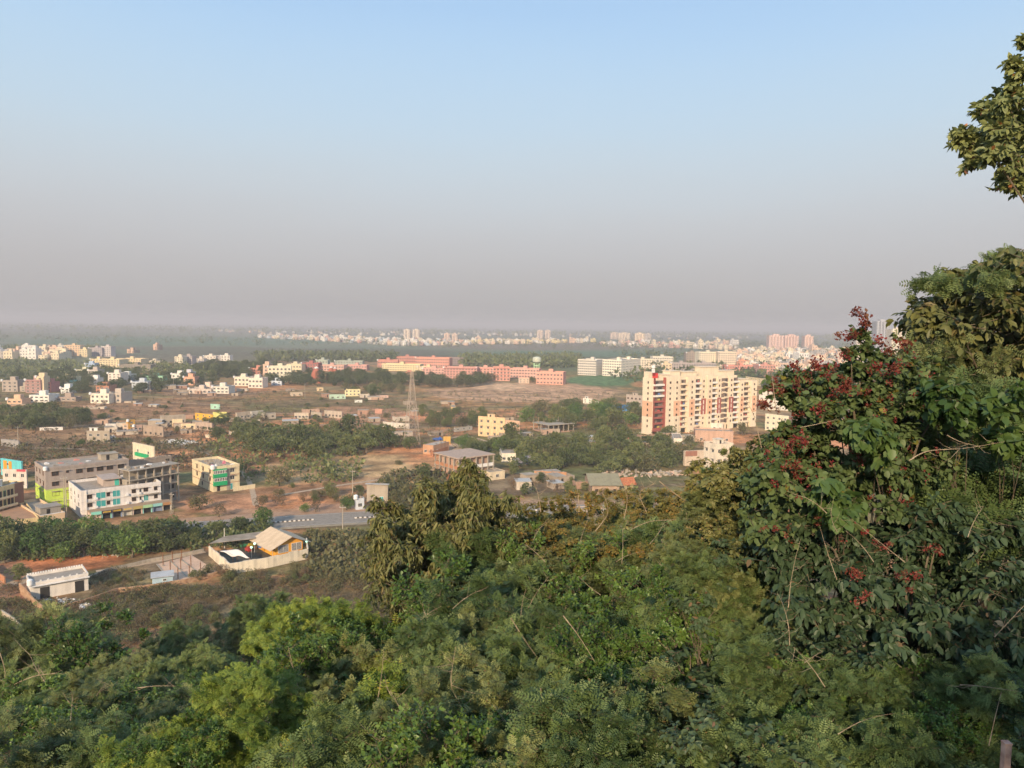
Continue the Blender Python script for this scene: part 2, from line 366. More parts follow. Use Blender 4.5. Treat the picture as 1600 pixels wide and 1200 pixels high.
ribbon('road_verge', RL, 6.4, 11.5, .03, noisemat('verge_earth', (.36, .22, .14), (.46, .29, .18), .6), kind='structure')
ribbon('road_verge', RL, -8.4, -6.4, .03, noisemat('verge_dust', (.30, .24, .16), (.42, .33, .22), .6), kind='structure')
mb = bpy.data.materials
M_pw, M_pb = plain('kerb_white', (.62, .57, .50), .8), plain('kerb_black', (.10, .085, .07), .8)
ribbon('road_marking', RL, -5.9, -5.75, .058, M_pw, kind='structure')
ribbon('road_marking', RL, 5.75, 5.9, .058, M_pw, kind='structure')
def kerb_line(pa, pb, label):
    a, b = P(*pa), P(*pb); L_ = np.linalg.norm(b-a); d = (b-a)/L_; rz = math.atan2(d[1], d[0])
    k = MB(); n = int(L_/.62)
    for i in range(n): k.box(i*L_/n, -.25, 0, (i+1)*L_/n, .25, .32, i % 2)
    o = k.build('median_kerb', [M_pw, M_pb]); o.location = (a[0], a[1], .05); o.rotation_euler = (0, 0, rz)
    tag(o, label, 'kerb', 'black and white median kerbs')
kerb_line((422, 817.5), (490, 812.5), 'long black and white striped kerb in the road above the corrugated roof')
kerb_line((554, 810), (590, 808), 'short black and white striped kerb in the road beside the tall drooping-leaf tree')
kerb_line((289, 826), (312, 823.5), 'black and white striped kerb peeping between roadside trees')
kerb_line((836, 798), (905, 796.5), 'black and white striped kerb showing past the dry twigs in the middle')

M_path = noisemat('path_dust', (.40, .29, .19), (.56, .42, .29), .7)
for pts in ([(-10, 703), (60, 700), (130, 702), (200, 712)], [(100, 668), (180, 660), (250, 655)], [(130, 634), (230, 628), (330, 632)], [(250, 690), (320, 708), (380, 740), (400, 790)], [(400, 690), (470, 668), (560, 662), (640, 668)], [(680, 690), (730, 682), (790, 700)],
            [(430, 775), (520, 760), (600, 748), (670, 735)], [(200, 618), (300, 622), (420, 612), (520, 606)], [(700, 622), (800, 618), (930, 628)], [(150, 893), (230, 880), (320, 862)], [(0, 905), (30, 912), (45, 900)], [(830, 640), (900, 648), (960, 655)]):
    ribbon('dirt_path', smooth_line([P(*p) for p in pts], 8), -.9, .9, .035, M_path, kind='structure')

# ------------------------------------------------------------------ building kit
def solveframe(c, rt=None, h=None, yaw=None):
    pass
_win = {}
def win_mesh(w_, h_, kind='dark'):
    key = (round(w_, 1), round(h_, 1), kind)
    if key in _win: return _win[key]
    b = MB(); fr = .07 if h_ < 2 else .09
    # frame ring standing proud, glass set back inside it; local: x along wall, -y outwards
    b.box(-w_/2, -.07, 0, -w_/2+fr, .0, h_, 1); b.box(w_/2-fr, -.07, 0, w_/2, .0, h_, 1)
    b.box(-w_/2+fr, -.07, 0, w_/2-fr, .0, fr, 1); b.box(-w_/2+fr, -.07, h_-fr, w_/2-fr, .0, h_, 1)
    b.box(-w_/2+fr, -.02, fr, w_/2-fr, .0, h_-fr, 0)
    if w_ > 1.0: b.box(-.03, -.06, fr, .03, -.02, h_-fr, 1)
    mats = {'dark': [M_glass, M_frame], 'hole': [M_dark, M_conc], 'brown': [M_dark, plain('brown_frame', (.16, .07, .035), .6)], 'teal': [plain('teal_shutter', (.05, .33, .32), .6), M_frame],
            'green': [M_glass, plain('green_frame', (.03, .30, .13), .6)]}[kind]
    _win[key] = b.mesh('window', mats); return _win[key]
class Bld:
    """a building: Empty at its near corner, x along the front, y along the left side"""
    def __init__(s, name, label, cat, c, ytop, xl, xr=None, rt=None, yaw=None, h=None, depth=None, group=None):
        A = P(*c); s.A = A
        if h is None:
            Dp = proj(np.array([A[0]]), np.array([A[1]]), np.array([0.]))[2][0]
            lo, hi = 0.5, 200
            for _ in range(40):
                m_ = (lo+hi)/2
                if proj(np.array([A[0]]), np.array([A[1]]), np.array([m_]))[1][0] > ytop: lo = m_
                else: hi = m_
            h = lo
        s.h = h
        if rt is not None:
            Bp = P(rt[0], rt[1], h); d = Bp-A; s.W = math.hypot(d[0], d[1]); yaw = math.atan2(d[1], d[0])
        else:
            yaw = math.radians(yaw); s.W = s._hit(A, (math.cos(yaw), math.sin(yaw)), xr)
        s.yaw = yaw
        s.Dp = depth if depth else s._hit(A, (-math.sin(yaw), math.cos(yaw)), xl)
        s.r = empty(name, (A[0], A[1], tz(A[0], A[1])), yaw); tag(s.r, label, cat, group)
        s.nm = name
    def _hit(s, A, u, X):
        lo, hi = .5, 400
        f = lambda t: proj(np.array([A[0]+u[0]*t]), np.array([A[1]+u[1]*t]), np.array([s.h]))[0][0]
        sg = 1 if f(hi) > f(lo) else -1
        for _ in range(40):
            m_ = (lo+hi)/2
            if (f(m_)-X)*sg < 0: lo = m_
            else: hi = m_
        return lo
    def body(s, col, par=.9, bands=None, roofcol=None, floors=None, slab=False, wm=None, cut=None):
        m = wm or wallmat(col); W, D, h = s.W, s.Dp, s.h; t = .18
        b = MB(); b.box(0, 0, -.5, W, D, h-par, 0); b.build('wall', m, s.r)
        r = MB(); z = h-par
        r.box(.18, .18, z, W-.18, D-.18, z+.03, 1)
        r.box(-.06, -.06, z, W+.06, t, h); r.box(-.06, D-t, z, W+.06, D+.06, h); r.box(-.06, t, z, t, D-t, h); r.box(W-t, t, z, W+.06, D-t, h)
        r.build('roof', [m, roofcol or M_roof], s.r)
        if floors and slab:
            for i in range(1, floors):
                zz = (h-par)*i/floors
                q = MB(); q.box(-.12, -.12, zz-.09, W+.12, -.002, zz+.09); q.box(-.12, -.002, zz-.09, -.002, D+.1, zz+.09); q.build('floor_band', slab if slab is not True else M_conc2, s.r)
        return s
    def win(s, face, x, z, w_=1.2, h_=1.3, kind='dark', shade=False, name='window'):
        o = link(name, win_mesh(w_, h_, kind), s.r)
        if face == 'f': o.location = (x, 0, z)
        elif face == 'l': o.location = (0, x, z); o.rotation_euler = (0, 0, -math.pi/2)
        elif face == 'r': o.location = (s.W, x, z); o.rotation_euler = (0, 0, math.pi/2)
        if shade:
            q = MB(); q.box(-w_/2-.25, -.55, h_+.1, w_/2+.25, -.001, h_+.2); u = q.build('sunshade', M_conc2, s.r); u.location = o.location; u.rotation_euler = o.rotation_euler
        return o
    def grid(s, face, n, floors, w_=1.2, h_=1.3, z0=1.0, kind='dark', shade=False, skip=(), par=.9, lo=0):
        L_ = s.W if face == 'f' else s.Dp; fh = (s.h-par)/floors
        for f in range(lo, floors):
            for i in range(n):
                if (f, i) in skip: continue
                s.win(face, L_*(i+.5)/n, f*fh+min(z0, fh*.4), min(w_, L_/n*.75), min(h_, fh*.5), kind, shade)
        return s
    def box(s, name, x0, y0, z0, x1, y1, z1, mat):
        b = MB(); b.box(x0, y0, z0, x1, y1, z1); return b.build(name, mat, s.r)
    def tank(s, x, y, z, mat=None, r=.6, hh=1.2):
        b = MB(); b.lathe([(r*.98, z), (r, z+hh*.1), (r, z+hh*.8), (r*.6, z+hh*.95), (.2, z+hh)], 12); return b.build('water_tank', mat or M_tank, s.r)
    def stairhead(s, x, y, w_, d_, hh, mat):
        z = s.h-.9
        b = MB(); b.box(x, y, z, x+w_, y+d_, z+hh); b.box(x-.25, y-.25, z+hh, x+w_+.25, y+d_+.25, z+hh+.15)
        o = b.build('stair_room', mat, s.r)
        d = MB(); d.box(x+w_*.3, y-.03, z+.1, x+w_*.3+.9, y, z+2); d.build('door', M_dark, s.r); return o
    def rods(s, n, hh=1.6, mat=None):
        b = MB()
        for i in range(n):
            x, y = rnd.uniform(.3, s.W-.3), rnd.uniform(.3, s.Dp-.3)
            b.tube([(x, y, s.h-.9), (x+rnd.uniform(-.1, .1), y, s.h-.9+rnd.uniform(.5, 1)*hh)], .05, 3)
        b.build('rebar', mat or M_rust, s.r)
# ------------------------------------------------------------------ near buildings on the left
CREAM, PEACH, PINK, ROSE, YEL, WHT = (.72, .60, .42), (.72, .46, .29), (.62, .27, .22), (.55, .20, .17), (.75, .62, .22), (.76, .72, .66)
M_deb = noisemat('roof_debris', (.15, .11, .08), (.42, .34, .27), 1.6, .95, .6)
def clutter(B, n, mats, z=None, hmax=.8):
    z = B.h-.88 if z is None else z
    for i in range(n):
        x, y = rnd.uniform(.5, B.W-1.5), rnd.uniform(.5, max(.6, B.Dp-1.5)); w_, d_, h_ = rnd.uniform(.4, 1.6), rnd.uniform(.3, 1.2), rnd.uniform(.2, hmax)
        b = MB(); b.box(x, y, z, x+w_, y+d_, z+h_); b.box(x+.1, y+.1, z+h_, x+w_*.6, y+d_*.7, z+h_*1.4)
        b.build('roof_clutter', mats[i % len(mats)], B.r)
# white house with shops
B = Bld('apartment_building', 'white three storey building with teal shutters and a row of shops under its front', 'building', (128, 811), 767, 107, rt=(251, 752))
B.body((.74, .69, .64), floors=3, slab=wallmat((.70, .66, .60)))
fh = (B.h-.9)/3; W = B.W
for f in (1, 2):
    z = f*fh+.75
    for fx, w_, k in ((.10, 1.3, 'brown'), (.235, 2.6, 'teal'), (.325, .9, 'brown'), (.425, 2.1, 'teal'), (.645, 1.2, 'brown'), (.73, .7, 'dark'), (.80, 1.3, 'teal' if f == 1 else 'brown'), (.93, 1.0, 'brown')):
        B.win('f', W*fx, z-(.35 if k == 'teal' else 0), w_, 1.9 if k == 'teal' else 1.2, k, k != 'teal')
    for fy in (.2, .5, .8): B.win('l', B.Dp*fy, z, .8, 1.0, 'hole')
    for fx in (.115, .5, .66): B.box('air_conditioner', W*fx+.9, -.5, z-.5, W*fx+1.7, -.02, z+.1, M_tankw)
B.box('balcony_slab', W*.76, -1.0, fh-.1, W*.985, -.13, fh+.1, M_conc2)
B.box('balcony_slab', W*.76, -1.0, 2*fh-.1, W*.985, -.13, 2*fh+.1, M_conc2)
x0 = W*.33; b = MB(); b.box(x0, B.Dp*.35, B.h-.9, x0+4.6, B.Dp*.8, B.h+1.3); b.box(x0-.3, B.Dp*.3, B.h+1.3, x0+4.9, B.Dp*.83, B.h+1.5); b.build('stair_room', wallmat((.5, .40, .33)), B.r)
B.box('door', x0+3.1, B.Dp*.35-.05, B.h-.85, x0+4.3, B.Dp*.35, B.h+1.1, plain('teal_door', (.06, .45, .35), .6))
B.box('water_tank', W*.66, B.Dp*.3, B.h-.85, W*.66+1.7, B.Dp*.3+1.2, B.h+.2, M_tankw)
B.box('column', W*.045, -.3, 0, W*.055+.2, -.02, B.h, M_white)
# shop row, part of the ground floor
shopw = [wallmat((.66, .50, .42)), wallmat((.30, .62, .55)), wallmat((.25, .30, .42)), wallmat((.62, .58, .50))]
b = MB(); b.box(W*.06, -4.6, fh*.92, W*1.1, -.13, fh*.92+.2); b.build('shop_canopy', wallmat((.40, .28, .18)), B.r)
n = 8
for i in range(n):
    xa, xb = W*(.07+1.02*i/n), W*(.07+1.02*(i+1)/n)-.12
    b = MB(); b.box(xa, -4.2, 0, xa+.25, -.13, fh*.92); b.box(xb-.25, -4.2, 0, xb, -.13, fh*.92); b.box(xa+.25, -3.6, 0, xb-.25, -3.5, fh*.9, 1 if i % 3 else 0)
    b.build('shop_front', [shopw[i % 4], M_dark], B.r)
    q = B.box('shop_sign', xa, -4.72, fh*.92-.55, xb, -4.62, fh*.92+.35, [plain('sign_mint', (.25, .62, .50)), plain('sign_dark', (.05, .04, .05)), plain('sign_dark2', (.06, .05, .04)), M_conc2, plain('sign_yellow', (.42, .33, .12)), plain('sign_green', (.35, .55, .30)), plain('sign_mint2', (.28, .55, .52)), plain('sign_orange', (.42, .22, .10))][i])
    if i in (1, 2, 3):
        g = MB()
        for k in range(7): g.box(xa+.3+k*.3, -4.76, fh*.92-.3, xa+.46+k*.3, -4.73, fh*.92+.15)
        g.build('sign_lettering', plain('letter_yellow', (.75, .50, .06)), B.r)
# grey and lime building
G = Bld('apartment_building', 'long grey plastered four storey building with lime green lower floors', 'building', (73, 797), 731, 54, rt=(201, 717))
G.body((.36, .30, .26), par=.6)
fh = (G.h-.6)/4; b = MB(); b.box(-.04, -.04, -.4, G.W*.34, -.002, fh*2); b.box(-.04, -.002, -.4, -.002, G.Dp+.04, fh*2); b.build('painted_wall', wallmat((.50, .66, .10), dirt=.15), G.r)
for f in range(4):
    for fx in (.11, .25, .39, .52, .64, .76, .9):
        if f < 2 and fx > .3: continue
        big = round(fx*100) % 2 or fx > .5
        G.win('f', G.W*fx, f*fh+(.9 if fx != .25 else 1.4), 1.9 if fx != .25 else .8, 1.35 if fx != .25 else .8, 'brown', True)
    for fy in (.2, .5, .8): G.win('l', G.Dp*fy, f*fh+.9, 1.0, 1.4, 'brown', True)
    q = MB(); q.box(-.06, -.06, (f+1)*fh-.2, G.W*.999, -.045, (f+1)*fh-.12); q.build('floor_band', M_conc2, G.r)
clutter(G, 16, [M_conc, M_deb, M_conc2, plain('pink_cloth', (.6, .25, .2)), M_tankw])
G.stairhead(G.W*.72, G.Dp*.4, 5, 4, 2.2, M_conc2); G.tank(G.W*.66, G.Dp*.6, G.h-.8, M_tankw)
# raw concrete frame building
F_ = Bld('unfinished_building', 'unfinished grey concrete building with open floors behind the white shop building', 'building', (203, 797), 734, 186, rt=(277.5, 722))
W, D_, h = F_.W, F_.Dp, F_.h; fh = (h-.4)/4
b = MB(); b.box(0, 1.2, 0, W, D_, fh*2.96); b.build('wall', M_conc, F_.r)
for f in (1, 2, 3, 4): F_.box('floor_slab', -.3, -.8 if f > 2 else -.02, f*fh-.12, W+.3, D_+.2, f*fh+.12, M_conc2)
for i in range(7):
    F_.box('column', W*i/6-.2+(.2 if i == 0 else 0), -.3, 0, W*i/6+.2, .12, fh*4-.12, M_conc2)
    F_.box('column', W*i/6-.2, D_-.2, fh*3+.12, W*i/6+.2, D_+.1, fh*4-.12, M_conc)
b = MB(); b.box(W*.02, .3, fh*3.1, W*.98, .5, fh*3.35); b.box(W*.02, D_*.7, fh*3.12, W*.98, D_*.72, fh*3.85); b.build('low_wall', M_conc2, F_.r)
for f in range(3):
    for fx in (.6, .9): F_.win('f', W*fx, f*fh+.9, 2.0, 1.5, 'hole').location.y = 1.2
b = MB()
for i in range(14): b.box(W*(.55+.02*i), .6, fh*3.14, W*(.55+.02*i)+.12, .72, fh*3.86)
b.build('timber_props', M_stem, F_.r)
clutter(F_, 14, [M_deb, M_conc2, M_tankw], z=fh*4+.12, hmax=.6)
# debris covered roof behind
E_ = Bld('unfinished_building', 'unfinished concrete house with rubble strewn over its roof, behind the long grey building', 'building', (200, 765), 722, 193, rt=(268, 712))
E_.body((.36, .29, .23), par=.3, roofcol=M_deb); clutter(E_, 26, [M_deb, M_conc, M_stem], hmax=.5, z=E_.h-.27); E_.rods(18, 1.3); E_.win('f', E_.W*.9, E_.h-2, 1.6, 1.2, 'hole')
# green fronted building
N = Bld('apartment_building', 'cream three storey building with a green panelled balcony front and cluttered roof', 'building', (333, 769), 729.5, 300, rt=(374, 724.5))
N.body((.72, .60, .38)); fh = (N.h-.9)/3; W = N.W
gm = plain('green_cladding', (.02, .36, .14), .5)
for f in (1, 2):
    z = f*fh
    N.box('balcony_panel', 0.02, -.9, z-.5, W*.5, -.002, z+1.0, gm); N.box('balcony_panel', 0.02, -.9, z+2.2, W*.5, -.002, z+2.5, gm)
    b = MB(); b.box(.1, -.84, z+1.0, W*.49, -.80, z+2.2, 0)
    for i in range(8): b.box(.05+i*W*.062, -.92, z+1.0, .22+i*W*.062, -.84, z+2.2, 1)
    b.box(.05, -.93, z+1.0, W*.49, -.92, z+1.12, 1); b.box(.05, -.93, z+2.08, W*.49, -.92, z+2.2, 1); b.build('window_band', [M_glass, M_frame], N.r)
    for fx in (.72,): N.win('f', W*fx, z+.9, 1.5, 1.4, 'dark', True)
    for fy in (.12, .45, .75): N.win('l', N.Dp*fy, z+.9, 1.1, 1.4, 'brown', True)
    q = MB(); q.box(W*.52, -.08, z-.06, W+.1, -.002, z+.06); q.box(-.08, -.002, z-.06, -.002, N.Dp, z+.06); q.build('floor_band', plain('red_band', (.30, .10, .06)), N.r)
N.win('f', W*.2, .1, 1.0, 2.1, 'brown', name='door'); N.win('f', W*.65, .1, 1.6, 2.2, 'teal'); N.win('l', N.Dp*.5, .9, 1.1, 1.3, 'brown')
N.box('pilaster', W*.5, -.2, 0, W*.62, -.002, N.h-.9, M_conc2)
clutter(N, 18, [M_deb, M_conc2, M_tankw, plain('pink_cloth2', (.6, .2, .25))]); N.rods(22, 2.0, M_conc2); N.tank(W*.12, N.Dp*.35, N.h-.85, M_tankw, .8, 1.5); N.tank(W*.3, N.Dp*.3, N.h-.85, M_tankw, .7, 1.2)
Nw = MB(); Nw.box(W*.62, -3.2, 0, W*1.45, -3.0, 1.5); Nw.build('compound_wall', wallmat((.74, .62, .40)), N.r)
# cream and brown flats, cut by the left edge
L1 = Bld('apartment_building', 'cream flats with an orange brown stair panel and balconies at the left edge of town', 'building', (-14, 818), 765, -40, rt=(36.5, 752))
L1.body((.70, .55, .30)); fh = (L1.h-.9)/3.4; W = L1.W
L1.box('stair_panel', W*.72, -.14, fh*1.35, W*.985, -.002, L1.h, wallmat((.26, .13, .09)))
for f in range(3):
    z = f*fh+fh*.5
    for fx, k in ((.3, 'brown'), (.42, 'green'), (.54, 'brown'), (.64, 'brown')): L1.win('f', W*fx, z, .9, 1.9, k)
    if f < 2: L1.win('f', W*.86, z+.3, 1.2, 1.0, 'dark')
    L1.box('balcony_slab', 0, -1.3, z-.35, W*.7, -.145, z-.15, wallmat((.52, .36, .22))); L1.box('balcony_parapet', 0, -1.3, z-.15, W*.7, -1.18, z+.45, wallmat((.74, .62, .40)))
L1.stairhead(W*.15, L1.Dp*.3, 4, 4, 2.4, M_white); clutter(L1, 8, [M_tank, M_tankw, M_conc2])
L2 = Bld('house', 'low peach and cream house with terrace and a grey roof room below the lime building', 'house', (64, 826), 806, 25, rt=(101, 800))
L2.body((.68, .50, .32), par=.8, roofcol=M_conc2)
L2.stairhead(L2.W*.1, L2.Dp*.1, 5.2, 4.5, 2.4, M_conc); L2.win('f', L2.W*.5, .6, 1.4, 1.4, 'brown', True); L2.box('parapet_cap', -.1, -.1, L2.h+.002, L2.W+.1, .3, L2.h+.1, M_white)
L3 = Bld('house', 'cream one storey house with orange brown gate in front of the roadside trees', 'house', (2, 836), 816, -30, rt=(60, 808))
L3.body((.72, .55, .28), par=.5, roofcol=wallmat((.45, .26, .15))); L3.win('f', L3.W*.3, .1, 2.2, 2.2, 'brown'); L3.win('f', L3.W*.8, .1, 1.8, 2.2, 'brown')
L4 = Bld('house', 'small turquoise house with orange stripes at the far left edge', 'house', (2, 742), 716, -12, rt=(33, 721))
L4.body((.14, .55, .58), par=.5); L4.box('stripe_panel', L4.W*.14, -.12, 2, L4.W*.30, -.002, L4.h-.6, plain('orange_paint', (.75, .30, .03))); L4.box('stripe_panel', L4.W*.40, -.12, 2, L4.W*.54, -.002, L4.h-.6, plain('orange_paint2', (.75, .30, .03))); L4.win('f', L4.W*.35, L4.h-2.2, .9, .9)
L5 = Bld('house', 'white house with a red rail on its terrace below the turquoise house', 'house', (5, 762), 733, -10, rt=(41, 734))
L5.body((.62, .55, .48), par=.8); L5.box('terrace_rail', L5.W*.6, -.1, L5.h-.7, L5.W*.98, -.002, L5.h+.1, plain('red_paint', (.45, .06, .08))); L5.grid('f', 3, 2)
# small houses between the fields: (name,label,cat,c,ytop,xl,rt,colour,floors,nf,nl,opts)
def simple(label, c, ytop, xl, rt, col, floors=2, nf=3, nl=2, par=.7, name='house', cat='house', group=None, stair=None, tank=None, yaw=None, xr=None, kind='dark', ww=1.3, wh=1.2, shade=False, depth=None, band=None, roofcol=None):
    B = Bld(name, label, cat, c, ytop, xl, rt=rt, yaw=yaw, xr=xr, group=group, depth=depth)
    B.body(col, par=min(par, B.h*.25), floors=floors, slab=band or False, roofcol=roofcol)
    if nf: B.grid('f', nf, floors, ww, wh, .9, kind, shade, par=par)
    if nl: B.grid('l', nl, floors, ww, wh, .9, kind, shade, par=par)
    if stair: B.stairhead(B.W*stair[0], B.Dp*.3, min(4, B.W*.35), min(4, B.Dp*.4), 2.2, wallmat(stair[1]))
    clutter(B, 4 if B.W > 6 else 1, [M_deb, M_conc2, M_conc], z=B.h-min(par, B.h*.25)+.03, hmax=.5)
    if tank: B.tank(B.W*tank, B.Dp*.5, B.h-min(par, B.h*.25), M_tankw if rnd.random() < .6 else M_tank, .7, 1.4)
    return B
HG = None
simple('cream house with a green painted balcony band behind the rubble covered roof', (208, 722), 691, 196, (240, 698), (.72, .62, .45), 2, 2, 1).box('balcony_panel', 3, -.8, 3.2, 13, -.002, 4.6, gm)
B = simple('two storey grey house with a small white upper room, alone in the brown field', (136, 694), 673, 131, (171, 673), (.42, .35, .27), 2, 3, 1, stair=(.12, (.78, .74, .68)))
B = simple('white single storey wing beside the two storey grey house', (150, 694), 686, 147, (181, 684), (.60, .53, .43), 1, 3, 1)
simple('long low white wall-like hut left of the two storey grey house', (62, 673), 668, 60, (98, 667), (.75, .70, .64), 1, 2, 0, par=.3)
simple('grey tin roofed hut at the left edge of the fields', (2, 697), 686, -6, (29, 689), (.34, .32, .30), 1, 2, 1, par=.2, roofcol=M_galv)
B = simple('orange stair tower house among grey houses', (200, 674), 657, 197, (211, 656), (.66, .36, .08), 3, 1, 0, tank=.5)
simple('peach house left of the orange stair tower', (192, 674), 662, 190, (200, 662), (.62, .44, .30), 2, 1, 1)
simple('low white and red house right of the orange stair tower', (209, 675), 665, 207, (222, 664), (.55, .36, .28), 1, 2, 1, tank=.4)
simple('small pale ruin house beside the grey wall', (165, 672), 662, 160, (181, 662), (.6, .56, .5), 1, 2, 1)
simple('grey roofless brick house right of the orange stair tower', (224, 680), 664, 221, (255, 667), (.38, .29, .22), 1, 4, 1, kind='hole')
simple('grey hut with long concrete roof behind the cream annex', (253, 664), 651, 250, (290, 649), (.42, .35, .27), 1, 4, 1, kind='hole')
simple('plain cream blockhouse with no windows in front of the grey hut', (269, 667), 655, 267, (285, 654.5), (.74, .60, .38), 1, 0, 0, par=.4)
simple('cream annex with low parapet beside the round bush', (283, 671), 662, 280, (306, 662), (.72, .56, .35), 1, 2, 1)
simple('half built pinkish house below the orange house', (305, 671), 659, 303, (331, 661), (.46, .35, .27), 1, 3, 1, kind='hole')
simple('bright orange house with a flat roof next to the yellow house', (305, 657), 645, 300, (332, 648), (.80, .42, .05), 2, 3, 0, par=.5)
simple('pale yellow house right of the bright orange house', (333, 657), 644, 331, (354, 644), (.74, .68, .22), 2, 0, 1)
simple('mint green hut alone behind the yellow house', (329, 639), 631, 328, (343, 632), (.38, .62, .48), 1, 1, 0, par=.3)
simple('beige house row between palms, right of the yellow house', (370, 656), 645, 368, (391, 643), (.52, .42, .32), 1, 4, 1)
simple('pale concrete house behind the palms', (393, 652), 643, 391, (414, 641), (.58, .52, .44), 1, 3, 1)
simple('greyish hut with a dark doorway behind the palms', (411, 655), 646, 409, (431, 645), (.46, .40, .33), 1, 2, 1, kind='hole')
simple('small white box hut in front of the palms', (399, 663), 656, 397, (406, 656), (.72, .66, .58), 1, 1, 1)
simple('small cream hut in the scrub beside the brown field', (321, 684), 679, 320, (328, 679.5), (.66, .56, .42), 1, 0, 0, par=.2)
simple('grey windowed house with flat roof on red soil', (460, 655), 645, 455, (482, 645), (.56, .47, .37), 1, 4, 2)
simple('grey unfinished house right of the flat roofed one on red soil', (486, 653), 643, 483, (502, 645), (.44, .37, .29), 1, 2, 1, kind='hole')
simple('roofless grey house with gaping windows on red soil', (507, 652), 641, 503, (534, 643), (.48, .40, .32), 1, 5, 1, kind='hole')
simple('grey block hut in front of the acacia clump', (387, 703), 694, 382, (397, 696), (.46, .43, .38), 1, 0, 0, par=.2)
simple('pale flat roof hut half hidden in the acacia clump', (413, 697), 691, 409, (441, 689), (.50, .46, .40), 1, 0, 1, par=.2)
simple('cream villa with a rounded upper room beyond the temples', (539, 619), 608, 536, (563, 608), (.76, .66, .38), 2, 4, 2, tank=.2)
simple('green and white hut left of the cream villa', (516, 624), 618, 514, (540, 617.5), (.50, .66, .50), 1, 3, 1)
simple('white hut in front of the cream villa', (554, 629), 625, 552, (566, 625), (.70, .70, .64), 1, 1, 1)
simple('tan shed with a pitched look on the bare ground left of the temples', (455, 619), 614, 453, (473, 613.5), (.58, .47, .34), 1, 2, 1)
simple('small yellow shed before the orange brown temple', (495, 611), 605.5, 494, (505, 605.5), (.66, .50, .30), 1, 1, 0)
simple('pink hut beyond the long field', (590, 622), 618.5, 588, (607, 618), (.66, .45, .36), 1, 2, 0)
simple('pink box hut by the pylon', (586, 646), 639, 585, (597, 639), (.55, .30, .22), 1, 0, 0, par=.2)
simple('tiny yellow hut on the red field right of the pylon', (705, 641), 636, 704, (712, 636), (.66, .48, .24), 1, 1, 0, par=.2)
simple('two storey ruined pinkish house in scrub right of the tiny yellow hut', (805, 651), 644, 803, (822, 645), (.48, .30, .24), 2, 4, 1, kind='hole')
simple('long pale shed roof left of the pylon', (598, 667), 659, 596, (640, 662), (.62, .56, .48), 1, 0, 0, par=.15, roofcol=wallmat((.66, .62, .54)))
simple('brown roofed shed at the foot of the pylon', (612, 682), 676, 610, (645, 675), (.45, .37, .30), 1, 2, 1, par=.15)
simple('grey shed with dark doorways right of the pylon', (711, 675), 669, 709, (738, 666), (.40, .38, .33), 1, 3, 1, par=.15)
# grey hut near the road
B = simple('grey tin roofed hut with a pale door beside the road', (573, 785), 756, 570, (606, 757), (.40, .34, .27), 1, 0, 0, par=.15, roofcol=M_galv)
B.win('f', B.W*.7, .1, 1.3, 2.0, 'teal'); B.box('roof_sheet', -.4, -.8, B.h+.01, B.W+.4, B.Dp+.4, B.h+.1, wallmat((.50, .47, .42)))
simple('white and blue kiosk left of the grey tin roofed hut', (556, 797), 779, 554, (569, 778), (.55, .58, .62), 1, 1, 0, par=.15, tank=.4)
# white long house with toothed parapet
K = Bld('house', 'long white single storey house with toothed parapet and two dark doorways beside a brick wall', 'house', (48, 939), 911, 35.5, rt=(137.5, 895), depth=6.0)
K.body((.74, .68, .60), par=.5, roofcol=wallmat((.36, .31, .25)))
for i in range(22):
    K.box('parapet_tooth', K.W*(i+.1)/22, K.Dp-.1, K.h+.002, K.W*(i+.1)/22+.35, K.Dp+.05, K.h+.32, M_white)
for i in range(8):
    K.box('parapet_tooth', K.W*(i+.3)/8, -.05, K.h+.002, K.W*(i+.3)/8+.35, .1, K.h+.28, M_white)
K.box('sunshade', -.2, -.7, K.h-.85, K.W+.2, -.062, K.h-.7, M_white)
for fx in (.16, .76):
    b = MB(); b.box(K.W*fx, -.05, 0, K.W*fx+1.7, -.002, 2.4); b.build('door', M_dark, K.r)
K.tank(K.W*.04, .8, K.h-.45, M_tankw, .6, 1.3)
# blue shed
S_ = Bld('shed', 'pale blue shed with a tin roof beside the pillared plot', 'shed', (238, 915), 903, 229, rt=(270, 899), depth=3.5)
S_.body((.42, .55, .62), par=.12, roofcol=M_galv); S_.box('roof_sheet', -.3, -.5, S_.h+.002, S_.W+.3, S_.Dp+.3, S_.h+.1, wallmat((.52, .52, .50))); S_.win('f', S_.W*.6, .7, .8, .5)
